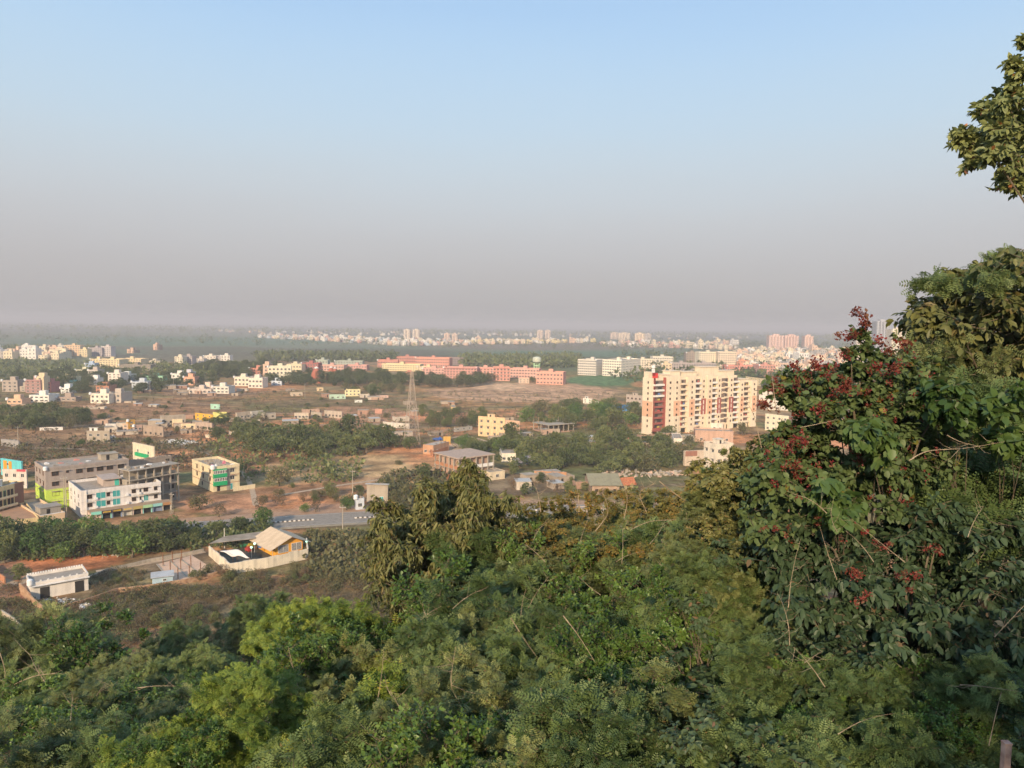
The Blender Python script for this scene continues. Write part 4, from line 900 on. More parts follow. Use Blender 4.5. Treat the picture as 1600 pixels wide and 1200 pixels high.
for z, l in ((hp-1.5, 2.4), (hp-4.5, 3.0), (hp-7.5, 2.6)):
    b = MB(); b.tube([(-l, 0, z), (l, 0, z)], .08, 4); b.tube([(-l, 0, z), (0, 0, z+1)], .06, 3); b.tube([(l, 0, z), (0, 0, z+1)], .06, 3); b.build('cross_arm', M_lat, Rr)
# poles
def pole(label, px, py, hh, lat=False, arm=True, mat=None):
    q = P(px, py); r = empty('utility_pole', (q[0], q[1], 0), rnd.uniform(0, 3)); tag(r, label, 'pole'); b = MB()
    if lat:
        for sx, sy in ((-.35, -.35), (.35, -.35), (.35, .35), (-.35, .35)): b.tube([(sx, sy, 0), (sx*.5, sy*.5, hh)], .06, 4)
        for i in range(8): b.tube([(-.3, -.3, hh*i/8), (.3, -.3, hh*(i+1)/8)], .04, 3); b.tube([(.3, .3, hh*i/8), (-.3, .3, hh*(i+1)/8)], .04, 3)
    else: b.tube([(0, 0, 0), (0, 0, hh)], [.16, .10], 6)
    b.build('post', mat or M_conc2, r)
    if arm: a = MB(); a.tube([(-.9, 0, hh-.6), (.9, 0, hh-.6)], .06, 4); [a.lathe([(.05, hh-.58), (.09, hh-.45), (.04, hh-.3)], 6, 0, sx) for sx in (-.8, 0, .8)]; a.build('cross_arm', M_galv, r)
pole('pale concrete pole at the roadside verge before the red earth', 535.5, 831, 7.5)
pole('tall pole between the lime building and the white shop building', 104.5, 815, 13.5, arm=False); pole('second thinner pole beside the white shop building', 101.5, 812, 12.8)
pole('lattice pole at the right end of the shop row', 268.5, 803, 6.5, True)
pole('thin pole in the brown field by the grey tin hut', 28.5, 696, 9.0); pole('thin pole beyond the red soil left of the pylon', 476.5, 622, 11); pole('thin pole beside the concrete slab on columns', 877, 660, 10)
pole('thin pole near the white house on the brown field', 935.5, 642, 12); pole('thin pole behind the orange hut houses', 234.5, 618, 13); pole('thin pole in the field left of the pink hut', 271.5, 615, 13); pole('thin pole left of the yellow house terrace', 107, 950, 3.5, arm=False) if False else None
pole('thin pole beside the yard of the corrugated roof house', 351, 858, 5.5, arm=False, mat=M_galv); pole('pole right of the grey tin hut near the road', 551, 775, 9); pole('left pole in front of the long apartment block gate', 1001, 700, 8)
# truck
q = P(683, 689); T = empty('pickup_truck', (q[0], q[1], 0), math.radians(15)); tag(T, 'small blue truck parked beside the grey roofed depot', 'truck')
M_blue = plain('truck_blue', (.04, .12, .42), .4); b = MB(); b.box(-2.4, -.85, .5, 2.4, .85, .9); b.build('chassis', M_blue, T)
b = MB(); b.box(1.0, -.85, .9, 2.3, .85, 1.3); b.face([(1.0, -.8, 1.3), (2.1, -.8, 1.3), (1.7, -.75, 2.0), (1.1, -.75, 2.0)]); b.face([(1.0, .8, 1.3), (1.1, .75, 2.0), (1.7, .75, 2.0), (2.1, .8, 1.3)]); b.face([(2.1, -.8, 1.3), (2.1, .8, 1.3), (1.7, .75, 2.0), (1.7, -.75, 2.0)], 1); b.face([(1.0, .8, 1.3), (1.0, -.8, 1.3), (1.1, -.75, 2), (1.1, .75, 2)]); b.face([(1.1, -.75, 2), (1.7, -.75, 2), (1.7, .75, 2), (1.1, .75, 2)]); b.build('cab', [M_blue, M_glass], T)
b = MB(); b.box(-2.4, -.9, .9, .85, -.82, 1.5); b.box(-2.4, .82, .9, .85, .9, 1.5); b.box(-2.4, -.82, .9, -2.3, .82, 1.5); b.build('cargo_bed', M_blue, T)
for x in (-1.5, 1.6):
    for y in (-.9, .7):
        w_ = MB(); w_.lathe([(.01, 0), (.42, 0), (.45, .05), (.45, .18), (.42, .22), (.01, .22)], 14); o = w_.build('wheel', M_tank, T); o.location = (x, y+.22 if y < 0 else y+.0, .45); o.rotation_euler = (math.pi/2, 0, 0)

# ------------------------------------------------------------------ far side of the plain: town, campus, towers
def block(label, px0, px1, ybase, ytop, col, yaw=12, nf=8, nl=3, floors=4, name='apartment_block', cat='apartment block', depth=None, group=None, stair=True, wmesh=True, trim=None, par=1.0, xl=None, ww=1.9, wh=1.7, kind='dark'):
    B = Bld(name, label, cat, (px0, ybase), ytop, xl if xl is not None else px0-3, xr=px1, yaw=yaw, depth=depth, group=group)
    B.body(col, par=min(par, B.h*.15)); 
    if wmesh:
        nf = max(1, min(nf, int(B.W/3.2)))
        B.grid('f', nf, floors, ww, wh, .9, kind)
        if nl: B.grid('l', max(1, min(nl, int(B.Dp/2.4))), floors, ww, wh, .9, kind)
    if stair:
        for k in range(max(1, int(B.W/25))):
            xx = B.W*(k+.5)/max(1, int(B.W/25)); B.box('stair_room', xx-2.2, B.Dp*.3, B.h-1, min(xx+2.2, B.W), B.Dp*.3+4, B.h+2.6, wallmat(col))
            if rnd.random() < .7: B.tank(min(xx+3.5, B.W-1), B.Dp*.4, B.h-1, M_tankw, .9, 1.8)
    if trim:
        B.box('cornice', -.3, -.35, B.h-1.4, B.W+.3, -.065, B.h-.9, wallmat(trim))
        for f in range(1, floors): B.box('floor_band', -.1, -.15, (B.h-1)*f/floors-.15, B.W+.1, -.002, (B.h-1)*f/floors+.12, wallmat(trim))
    return B
CG = 'pink campus buildings'
block('long pale yellow three storey campus block with window rows', 597, 656, 579, 568, (.78, .64, .36), -10, 22, 2, 3, trim=(.80, .70, .50), xl=595, depth=14, group=CG)
block('short yellow campus block right of the long yellow one', 652, 683, 581, 572.5, (.76, .58, .36), -10, 10, 2, 3, depth=14, group=CG)
block('long rear pink campus block farthest from the hill, left half', 620, 650, 571, 557, (.52, .22, .17), -3, 14, 2, 3, trim=(.62, .32, .24), depth=18, group=CG)
block('long rear pink campus block farthest from the hill, right half', 649, 702, 572, 558, (.66, .30, .22), -9, 22, 2, 3, trim=(.70, .42, .32), depth=18, group=CG)
block('dark end of the rear pink campus row', 702, 724, 570, 559, (.30, .22, .21), 8, 8, 2, 3, depth=20, group=CG, stair=False)
block('small pink campus wing before the dark treed court', 590, 622, 574, 562, (.60, .27, .21), 4, 10, 1, 2, depth=14, group=CG)
block('pink campus block behind the arcade, left part', 660, 694, 588, 575, (.66, .36, .30), -6, 10, 2, 3, trim=(.72, .45, .38), depth=16, group=CG)
block('long pink campus block with dark arcade band', 693, 745, 591, 573.5, (.64, .33, .27), -5, 22, 1, 4, trim=(.34, .12, .10), depth=20, group=CG)
block('pink campus block with two window rows, centre of the row', 744, 771, 590, 574.5, (.70, .38, .30), -5, 12, 1, 4, trim=(.50, .16, .12), depth=18, group=CG)
block('corner pink campus block with deep red base', 770, 797, 595, 573.5, (.68, .34, .26), 3, 12, 6, 4, trim=(.42, .11, .09), depth=16, group=CG)
block('long pink campus wing right of the corner block', 797, 842, 590, 575, (.70, .38, .30), -12, 18, 1, 3, trim=(.74, .46, .38), depth=16, group=CG)
block('right end pink campus wing with three window rows', 838, 880, 600, 580.5, (.72, .36, .27), -14, 16, 1, 3, trim=(.74, .46, .36), depth=16, group=CG)
block('pink corner pavilion behind the top of the pylon', 630, 650, 598, 583, (.62, .26, .18), 10, 3, 2, 3, depth=12, group=CG)
block('pink hospital block left of the white many windowed block', 389.5, 412, 589, 575, (.66, .28, .20), -4, 6, 2, 3, depth=16, name='apartment_block')
block('tall white block with vertical window strips beside the pink block', 419, 455, 597, 572.5, (.80, .72, .54), 14, 12, 1, 4, depth=16)
block('cream tower part behind the white block with vertical strips', 411, 420, 592, 569, (.66, .46, .34), 0, 2, 1, 4, depth=12)
block('pale blue low block at the foot of the white vertical window block', 424, 440, 602, 595, (.60, .66, .72), 0, 4, 1, 2, depth=10)
block('cream block with pediment roof behind the campus trees', 448, 471, 581, 568.5, (.74, .62, .42), -2, 7, 1, 2, depth=16)
block('dark red campus house pair left of the pink row', 471, 497, 580, 567, (.40, .14, .12), -2, 6, 1, 3, depth=16)
block('pale pink long campus block right of the dark red pair', 497, 537, 579.5, 570, (.62, .38, .31), -4, 12, 1, 2, trim=(.68, .42, .34), depth=14)
block('pink campus block with green roofed neighbour', 539, 573, 579, 570, (.62, .34, .29), -3, 10, 1, 2, depth=14)
block('grey green rear block above the pale pink row', 494, 512, 572, 562, (.42, .46, .38), 0, 4, 1, 2, depth=14)
block('grey green rear block with a white water tank', 523, 566, 571, 563.5, (.38, .42, .36), 0, 10, 1, 2, depth=14)
block('cream two storey house right of the field edge houses', 366, 389, 603, 588.5, (.74, .66, .52), -4, 4, 1, 2, depth=12, name='house', cat='house')
block('white three storey house beside the cream two storey house', 388, 410, 606, 590, (.78, .68, .56), -4, 4, 1, 2, depth=12, name='house', cat='house')
# temples
def temple(label, px, py, hh, r0, group='brick red temple spires'):
    q = P(px, py); r = empty('temple', (q[0], q[1], 0)); tag(r, label, 'temple', group)
    m = wallmat((.42, .14, .09)); MB().box(-r0*1.25, -r0*1.25, 0, r0*1.25, r0*1.25, hh*.28).build('plinth', m, r)
    pr = [(r0*1.05, hh*.28), (r0*1.1, hh*.4), (r0*.98, hh*.58), (r0*.72, hh*.74), (r0*.4, hh*.86), (r0*.3, hh*.88)]
    MB().lathe(pr, 16).build('spire', m, r); MB().lathe([(r0*.45, hh*.86), (r0*.5, hh*.9), (r0*.25, hh*.95), (.1, hh)], 12).build('finial', M_white, r)
temple('largest brick red temple spire with pale tip, among trees', 494.5, 598, 16, 4.6); temple('left one of the pair of small temple spires', 517.5, 593, 14, 3.2); temple('right one of the pair of small temple spires', 523.5, 593, 13, 3.0)
q = P(468.5, 598); r = empty('shrine', (q[0], q[1], 0)); tag(r, 'small cream shrine with pointed roof left of the largest temple spire', 'shrine'); MB().box(-3, -3, 0, 3, 3, 3.5).build('wall', wallmat(CREAM), r); MB().lathe([(4, 3.5), (2, 5.5), (.2, 8)], 4).build('roof', wallmat((.7, .6, .3)), r)
# water tower
q = P(838.5, 588); r = empty('water_tower', (q[0], q[1], 0)); tag(r, 'pale green water tower with a round tank rising behind the pink campus', 'water tower')
s_ = proj(q[0:1], q[1:2], np.zeros(1))[2][0]/FPX; m = wallmat((.45, .68, .40), dirt=.1); ht = 31*s_
for k in range(8):
    a = k*math.pi/4; MB().tube([(5*s_*math.cos(a), 5*s_*math.sin(a), 0), (4.6*s_*math.cos(a), 4.6*s_*math.sin(a), ht*.68)], .5*s_, 6).build('leg', m, r)
for z in (.3, .42, .54): MB().lathe([(4.2*s_, ht*z-.4), (5.4*s_, ht*z-.4), (5.4*s_, ht*z+.4), (4.2*s_, ht*z+.4)], 16).build('ring_beam', m, r)
MB().lathe([(3*s_, ht*.68), (6.6*s_, ht*.74), (6.8*s_, ht*.9), (5*s_, ht*.97), (.5, ht)], 20).build('tank', wallmat((.55, .58, .46)), r)
# white blocks centre right
WG = 'white apartment blocks across the plain'
block('white six storey block with a blue grey shaded side, left of the pair', 931, 943.5, 587, 562, (.70, .64, .56), 62, 4, 9, 6, xl=903, group=WG)
block('broad white six storey block with a long right side, right of the pair', 970, 1001, 588.5, 562.5, (.82, .75, .62), 58, 14, 8, 6, xl=941.5, group=WG)
block('long low cream block behind the white pair, left part', 990, 1022, 576, 561, (.76, .66, .50), 6, 8, 1, 4, depth=16, group=WG)
block('long low cream block behind the white pair, right part', 1020, 1052, 574, 557, (.76, .68, .55), 4, 10, 1, 4, depth=16, group=WG)
block('brown block between cream blocks', 1072, 1092, 572, 550.5, (.34, .27, .22), 0, 6, 1, 6, depth=16, group=WG)
block('tall cream slab block on the right with seven storeys, left half', 1092, 1124, 574, 550, (.80, .70, .52), 6, 9, 1, 7, depth=18, group=WG)
block('tall cream slab block on the right with seven storeys, right half', 1122, 1151, 575, 549.5, (.76, .62, .46), 2, 9, 1, 7, depth=18, group=WG)
block('long grey dormitory with dark window rows behind the apartment complex', 1048, 1119, 584, 567, (.42, .36, .34), 5, 22, 1, 4, depth=14, group=WG)
block('cream tower stub left of the long grey dormitory', 1034, 1050, 586, 568, (.72, .56, .36), 0, 3, 1, 4, depth=14, group=WG)
block('coral pink institute block behind the apartment complex', 1136, 1186, 582, 571, (.72, .28, .21), 3, 14, 1, 3, trim=(.74, .40, .30), depth=20)
block('coral brown institute block right, behind dry seed pods', 1186, 1212, 588, 570, (.62, .30, .24), 4, 7, 1, 4, depth=20)
block('orange institute block above the coral pink one', 1152, 1170, 573, 563, (.66, .30, .18), 0, 4, 1, 3, depth=16)
block('cream institute block above the coral pink one', 1170, 1196, 572, 561, (.76, .58, .38), 0, 6, 1, 3, depth=16)
# towers near the horizon
TG = 'residential towers near the horizon'
def tower(label, px0, px1, yb, yt, col, n=3, group=TG, cap=True):
    B = Bld('residential_tower', label, 'tower', (px0, yb), yt, None, xr=px1, yaw=1, depth=22, group=group)
    W, D_, h = B.W, B.Dp, B.h; m = wallmat(col, dirt=.15)
    MB().box(0, 3, 0, W, D_, h-2).build('wall', wallmat([c*.72 for c in col]), B.r)
    for k in range(n):
        x0, x1 = W*(k+.06)/n, W*(k+.84)/n; MB().box(x0, 0, 0, x1, 2.998, h-rnd.uniform(0, 2)).build('bay', m, B.r)
        q = MB()
        for f in range(int(h/3.2)-1): q.box(x0+(x1-x0)*.55, -.08, 1.5+f*3.2, x0+(x1-x0)*.85, -.002, 3.2+f*3.2)
        q.build('window_strip', M_glass, B.r)
    MB().box(W*.3, 5, h-2, W*.7, D_*.7, h+2).build('roof_block', m, B.r); return B
tower('left tower of the tall cream pair above the far town', 630.5, 641, 532, 514.5, (.74, .62, .50), 2); tower('right tower of the tall cream pair above the far town', 644.5, 655.5, 532, 514.5, (.74, .62, .50), 2)
tower('left tower of the lone pair in the middle distance', 839, 849, 533, 516, (.64, .52, .44), 2); tower('right tower of the lone pair in the middle distance', 851.5, 860.5, 533, 516, (.64, .52, .44), 2)
tower('left block of the squat pair right of the tall cream pair', 693.5, 703, 532, 520.5, (.72, .52, .40), 2); tower('right block of the squat pair right of the tall cream pair', 706, 715, 532, 521, (.72, .54, .42), 2)
tower('short peach block between far town roofs', 742, 752, 532, 525.5, (.72, .52, .38), 2)
tower('long cream slab complex, left section', 954, 966, 530, 519.5, (.70, .54, .42), 2); tower('long cream slab complex, centre section', 966, 985, 532, 520, (.74, .60, .46), 4); tower('long cream slab complex, tall front section', 992, 1008, 538, 520.5, (.74, .60, .44), 3); tower('long cream slab complex, right section', 1008, 1018, 532, 521, (.56, .48, .42), 2)
tower('broad pink tower row right of centre, left half', 1201.5, 1226, 547, 523, (.76, .52, .44), 5); tower('broad pink tower row right of centre, right half', 1226, 1249, 547, 523.5, (.74, .50, .42), 5); tower('single pink tower right of the broad pink row', 1257, 1272, 547, 524, (.78, .54, .44), 3)
tower('tall hazy grey glass tower behind the red seeded branch', 1368, 1392, 560, 500.5, (.42, .42, .44), 4); tower('cream tower left of the tall hazy grey tower', 1337, 1362, 562, 516, (.66, .58, .50), 4); tower('cream tower right of the tall hazy grey tower', 1392, 1422, 565, 513, (.80, .68, .52), 4)
tower('lone orange block on the empty far fields', 239, 246, 547, 537, (.66, .42, .30), 1); tower('beige block on the fields left of the lone orange block', 198, 209, 552, 545, (.62, .42, .30), 2)
# left middle: cluster of flats
LG = 'flats on the left side of the plain'
block('white striped tall flats with dark ends left of centre cluster', 159, 173, 557, 541, (.62, .54, .50), 0, 4, 1, 5, depth=14, group=LG)
block('grey lilac flats left of the striped flats', 139, 159, 557, 543, (.44, .38, .38), 0, 6, 1, 5, depth=14, group=LG)
block('cream flats with orange tint, upper left cluster', 101, 125, 556, 539, (.74, .52, .32), 4, 6, 1, 5, depth=14, group=LG)
block('pale yellow flats in front of the upper left cluster', 124, 136, 558, 545.5, (.76, .62, .38), 0, 3, 1, 4, depth=12, group=LG)
block('pale flats at the far end of the upper left cluster', 84, 100, 552, 539, (.60, .56, .48), 0, 4, 1, 4, depth=12, group=LG)
block('wide pale yellow housing slab with lit bays, left part', 141, 158, 573, 560.5, (.78, .60, .34), -6, 5, 1, 4, depth=18, group=LG)
block('wide pale yellow housing slab with lit bays, middle part', 156, 186, 578, 561, (.78, .62, .38), -6, 9, 1, 5, depth=18, group=LG)
block('wide pale yellow housing slab with lit bays, right part', 184, 220, 573, 560, (.74, .58, .36), -4, 10, 1, 4, depth=18, group=LG)
block('dark grey annex below the yellow housing slab', 186, 235, 580, 569.5, (.30, .25, .20), 0, 14, 1, 3, depth=10, group=LG)
block('small cream flats right of the yellow housing slab', 228, 250, 571, 563.5, (.70, .60, .46), 0, 6, 1, 3, depth=12, group=LG)
block('white and grey flats on the right of the fields', 273, 285, 570, 557, (.76, .66, .50), 0, 4, 1, 4, depth=14, group=LG)
block('grey pink flats beside the white and grey flats', 285, 300, 569, 556, (.42, .36, .34), 0, 5, 1, 4, depth=14, group=LG)
for args in [('pale flats row near the trees, first', 306, 318, 567, 560, (.66, .58, .5)), ('pale flats row near the trees, second and taller', 318, 337, 566, 555.5, (.72, .64, .54)), ('pale grey flats row near the trees, third', 337, 346, 566, 558, (.46, .42, .4)), ('white flats with stepped roof near the trees, fourth', 345, 359, 567, 555, (.76, .70, .62))]:
    block(*args, 0, 4, 1, 3, depth=12, group=LG)
block('grey four storey house with paired windows at the left edge', 3.5, 27, 612, 594, (.42, .35, .29), -2, 4, 1, 3, depth=12, group=LG, ww=2, wh=1.8)
block('low grey wing right of the grey four storey house', 26, 39, 612, 603, (.46, .38, .30), -2, 2, 1, 2, depth=10, group=LG)
block('dusty pink flats with a red grid front', 40, 63, 614, 593, (.42, .26, .23), -2, 5, 1, 4, depth=14, group=LG, xl=38, trim=(.36, .16, .14))
block('cream stair tower between dusty pink flats', 57, 68, 614, 588, (.74, .58, .38), 0, 2, 1, 5, depth=8, group=LG)
block('rose red flats right of the cream stair tower', 67, 79, 613, 597, (.56, .22, .20), 0, 4, 1, 3, depth=12, group=LG)
block('white villa with dark terrace openings below the dusty pink flats', 46, 76, 629, 617, (.80, .76, .68), 4, 5, 1, 2, depth=14, group=LG, ww=1.8)
block('peach low house at the left edge above the tree belt', 11, 34, 631, 623, (.72, .46, .30), 0, 5, 1, 1, depth=10, group=LG)
block('yellow top floor house with a red roof trim', 90, 115, 599, 588.5, (.76, .66, .42), 0, 4, 1, 2, depth=12, group=LG, trim=(.45, .08, .06))
block('teal roofed long house below the red trimmed house', 92, 126, 607, 599, (.20, .46, .42), 0, 6, 1, 1, depth=10, group=LG)
block('white gable house left of the dense tree clump', 95, 108, 615, 605.5, (.80, .78, .72), 0, 2, 1, 2, depth=10, group=LG)
block('lime and cream house under the fields', 78, 105, 586, 578, (.62, .72, .34), 0, 5, 1, 2, depth=12, group=LG)
block('pale blue roofed flats beside cream ones', 133, 148, 580, 568, (.42, .52, .66), 10, 4, 1, 3, depth=12, group=LG)
block('cream house stack with brown openings', 118, 140, 587, 577.5, (.74, .68, .48), 0, 5, 1, 2, depth=12, group=LG)
block('white and brown balcony house with dark bands', 138, 153, 591, 577.5, (.50, .42, .36), 0, 4, 1, 3, depth=12, group=LG, trim=(.76, .7, .62))
block('white gabled house in the trees right of centre cluster', 140, 152, 601, 591, (.80, .76, .72), 0, 3, 1, 2, depth=10, group=LG)
block('tall white apartment with plain end wall', 169, 188, 602, 582.5, (.78, .68, .58), 0, 5, 1, 5, depth=14, group=LG)
block('pale house stack right of the tall white apartment', 187, 203, 599, 585, (.66, .66, .60), 0, 5, 1, 3, depth=12, group=LG)
block('brick orange house above the white two tone villa', 150, 170, 614, 602.5, (.52, .24, .15), 0, 4, 1, 2, depth=12, group=LG)
block('white villa of the two tone pair, left half', 141.5, 170, 630, 614.5, (.80, .72, .58), -3, 4, 1, 2, depth=14, group=LG, ww=1.6)
block('beige villa of the two tone pair, right half', 170, 189, 629, 613.5, (.52, .44, .36), -3, 4, 1, 2, depth=14, group=LG)
block('bluish white house with balconies between trees', 206, 231, 609, 596, (.54, .58, .62), 0, 6, 1, 3, depth=12, group=LG)
block('mint green house in the trees', 226, 254, 595, 587.5, (.40, .70, .46), 0, 6, 1, 2, depth=10, group=LG)
block('white two storey house by the pole, left of the salmon house', 268, 288, 596, 583.5, (.80, .74, .66), 0, 4, 1, 2, depth=12, group=LG)
block('white stepped house behind the salmon house', 287, 298, 592, 581.5, (.66, .62, .66), 0, 3, 1, 2, depth=12, group=LG)
block('salmon orange house by the tree belt', 287, 304, 602, 588.5, (.76, .40, .26), 0, 2, 1, 2, depth=10, group=LG)
block('long pale shed row at the field edge', 295, 330, 615, 607, (.60, .50, .42), 0, 7, 1, 1, depth=10, group=LG)
block('small pale box house at the field edge', 316, 329, 608, 602, (.74, .58, .46), 0, 2, 1, 1, depth=8, group=LG)
block('white stepped villa on the field edge', 332, 357, 615, 603.5, (.74, .68, .58), 0, 5, 1, 2, depth=14, group=LG)
block('low brown wall house in front of the dusty pink flats', 88, 118, 627, 620, (.40, .31, .25), 0, 5, 1, 1, depth=8, group=LG)

# far town houses, each a thing of its own
pal = {'cream': (.74, .62, .44), 'white': (.78, .73, .66), 'peach': (.72, .50, .36), 'pink': (.64, .38, .31), 'grey': (.46, .42, .38), 'pale blue': (.50, .58, .64), 'yellow': (.74, .60, .30)}
def far_house_proto(cn, k):
    r2 = random.Random(k*31+len(cn)); w_, d_, h_ = r2.uniform(9, 17), r2.uniform(9, 15), 3.1*r2.choice([1, 2, 2, 3, 3])
    m = wallmat(pal[cn]); b = MB(); b.box(-w_/2, -d_/2, 0, w_/2, d_/2, h_); b.box(-w_/2, -d_/2, h_+.001, w_/2, -d_/2+.25, h_+.9); b.box(-w_/2, -d_/2+.25, h_+.001, -w_/2+.25, d_/2, h_+.9)
    x = r2.uniform(-w_/2+.5, w_/2-4.5); b.box(x, -1, h_+.002, x+4, 3, h_+2.6)
    wall = b.mesh('wall', m); g = MB(); n = int(w_/3.2)
    for f in range(int(h_/3.05)):
        for i in range(n): g.box(-w_/2+w_*(i+.5)/n-.6, -d_/2-.06, f*3.1+1, -w_/2+w_*(i+.5)/n+.6, -d_/2-.002, f*3.1+2.3)
    return wall, g.mesh('window_row', M_glass), (w_, d_, h_)
protos = {cn: [far_house_proto(cn, k) for k in range(4)] for cn in pal}
FARV = []; FARF = []; FARM = []; farn = 0; NAMED = 0
def far_merge(q, rz, sc_, cn, k):
    """one of the hundreds of smallest houses: goes into the single object that holds them"""
    global farn
    wl, wn, _ = protos[cn][k]; c, s_ = math.cos(rz), math.sin(rz)
    for me, mi in ((wl, list(pal).index(cn)), (wn, len(pal))):
        v = np.empty(len(me.vertices)*3, np.float32); me.vertices.foreach_get('co', v); v = v.reshape(-1, 3)*sc_
        v = np.stack([v[:, 0]*c-v[:, 1]*s_+q[0], v[:, 0]*s_+v[:, 1]*c+q[1], v[:, 2]], 1); FARV.append(v)
        f = np.empty(len(me.polygons)*4, np.int32); me.loops.foreach_get('vertex_index', f); FARF.append(f.reshape(-1, 4)+farn); FARM.append(np.full(len(me.polygons), mi)); farn += len(v)
def town(desc, group, pts, n, mix, seed, rest=0, hz_=1.0):
    """pts: band [(x, y0, y1)...] in the photograph's pixels, turned into places on the plain; rest: further houses for the merged object"""
    r2 = random.Random(seed); xs = [p[0] for p in pts]
    placed = []; by = {}
    tries = 0
    while len(placed) < n+rest and tries < (n+rest)*80:
        tries += 1
        x = r2.uniform(xs[0], xs[-1]); y0 = float(np.interp(x, xs, [p[1] for p in pts])); y1 = float(np.interp(x, xs, [p[2] for p in pts])); y = r2.uniform(y0, y1)
        q = P(x, y)
        if any(abs(q[0]-p[0]) < 13 and abs(q[1]-p[1]) < 17 for p in placed): continue
        placed.append(q); cn = r2.choice(mix); k = r2.randrange(4); rz = r2.uniform(-.3, .3); s = r2.uniform(.85, 1.2)
        if (len(placed) % (n+rest))*n//(n+rest) == ((len(placed)-1) % (n+rest))*n//(n+rest) and rest: far_merge(q, rz, s, cn, k); continue
        wl, wn, _ = protos[cn][k]; r = empty('house', (q[0], q[1], 0), rz); s *= 1.12; r.scale = (s, s, s*r2.uniform(.9, 1.35)*hz_)
        tag(r, '', 'house', group); link('wall', wl, r); link('windows', wn, r); by.setdefault(cn, []).append((r, x, y))
    for cn, L_ in by.items():
        for j, a in enumerate(sorted(L_, key=lambda a: a[1])): a[0]['label'] = f"{cn} house {desc}, {ordw(j+1)} {cn} from left"
town('in far strip left of tall towers', 'far town strip left of the towers', [(405, 524, 528), (440, 526, 530), (500, 527, 533), (600, 531, 539), (630, 532, 542)], 55, ['white', 'cream', 'peach', 'pink', 'white', 'pale blue', 'white', 'grey'], 1, 150)
town('at the foot of the tall towers', 'far town strip under the towers', [(630, 533, 541), (700, 534, 540), (735, 535, 540)], 30, ['white', 'cream', 'peach', 'pink', 'pale blue', 'grey', 'white'], 2, 60)
town('between tall towers and lone pair', 'far town strip in the middle', [(735, 533, 539), (800, 534, 539), (862, 534, 537), (930, 531, 535)], 34, ['cream', 'white', 'yellow', 'peach', 'cream', 'white'], 3, 60)
town('in front of the long slab complex', 'far town strip below the slab complex', [(940, 536, 542), (1000, 538, 543), (1060, 538, 544), (1110, 541, 546), (1150, 542, 548)], 34, ['cream', 'white', 'peach', 'pink', 'cream', 'grey'], 4, 90, 1.4)
town('in the crowded right hand town', 'crowded town on the right', [(1150, 549, 570), (1200, 549, 585), (1260, 549, 590), (1330, 549, 590), (1370, 549, 585)], 70, ['cream', 'cream', 'peach', 'white', 'grey', 'peach', 'grey'], 5, 300, 1.1)
town('in the row at the far left edge', 'house row at the left edge', [(-10, 554, 560), (40, 555, 561), (80, 554, 562), (100, 555, 562)], 26, ['cream', 'white', 'white', 'peach', 'grey', 'cream'], 6, 12, 1.2)
town('scattered near the horizon', 'houses near the horizon', [(340, 516, 521), (450, 517, 523), (560, 519, 526), (700, 520, 524), (1180, 526, 533)], 14, ['white', 'white', 'cream', 'peach'], 7, 110)
me = npmesh('distant_houses', np.vstack(FARV), np.vstack(FARF), [wallmat(pal[c]) for c in pal]+[M_glass], np.concatenate(FARM))
tag(link('distant_houses', me), 'hundreds of tiny pale houses of the hazy far town', 'houses', kind='stuff')
# ------------------------------------------------------------------ foliage
def norm(v): return v/np.maximum(np.linalg.norm(v, axis=-1, keepdims=True), 1e-9)
def leaf_t(kind):
    """leaf templates: verts (x along, y across, z up), triangles"""
    if kind == 'rhomb': return np.array([[0, 0, 0], [.5, .3, .06], [1, 0, -.04], [.5, -.3, .06]]), np.array([[0, 2, 1], [0, 3, 2]])
    if kind in ('ovate', 'round', 'lance'):
        wd = {'ovate': .27, 'round': .38, 'lance': .15}[kind]; dr = {'ovate': .16, 'round': .12, 'lance': .38}[kind]
        zc = lambda x: -dr*x*x
        V = [[0, 0, 0]]+[[x, 0, zc(x)-.03] for x in (.33, .68)]+[[1, 0, zc(1)]]
        V += [[.22, wd*.85, zc(.22)+.05], [.6, wd*.9, zc(.6)+.07], [.22, -wd*.85, zc(.22)+.05], [.6, -wd*.9, zc(.6)+.07]]
        T = [[0, 1, 4], [1, 5, 4], [1, 2, 5], [2, 3, 5], [0, 6, 1], [1, 6, 7], [1, 7, 2], [2, 7, 3]]
        return np.array(V, float), np.array(T)
    if kind in ('frond', 'pinna'):
        n = 6 if kind == 'frond' else 5; V = []; T = []
        for i in range(n):
            x = .12+.85*i/(n-1)*(1 if kind == 'frond' else .95); L_ = (.30 if kind == 'frond' else .42)*math.sin(math.pi*(.25+.62*i/(n-1))); wl = .085 if kind == 'frond' else .10
            for s in (1, -1):
                k = len(V); z = -.22*x*x
                V += [[x, 0, z], [x+.10*L_+wl, s*L_*.5, z+.02], [x+.35*L_, s*L_, z-.05*L_], [x+.25*L_-wl, s*L_*.55, z+.02]]; T += [[k, k+1, k+2], [k, k+2, k+3]] if s < 0 else [[k, k+2, k+1], [k, k+3, k+2]]
        k = len(V); V += [[0, -.008, 0], [0, .008, 0], [.98, 0, -.21]]; T += [[k, k+2, k+1]]
        return np.array(V, float), np.array(T)
def leaves(rg, pos, d, nrm_, size, kind, tint):
    TV, TT = leaf_t(kind); d = norm(d); n = norm(nrm_-d*(nrm_*d).sum(-1, keepdims=True)); y = np.cross(n, d)
    size = np.broadcast_to(size, (len(pos),))[:, None, None]
    V = pos[:, None]+size*(TV[None, :, 0:1]*d[:, None]+TV[None, :, 1:2]*y[:, None]+TV[None, :, 2:3]*n[:, None])
    F = TT[None]+(np.arange(len(pos))*len(TV))[:, None, None]
    return V.reshape(-1, 3), F.reshape(-1, 3), np.repeat(tint, len(TV))
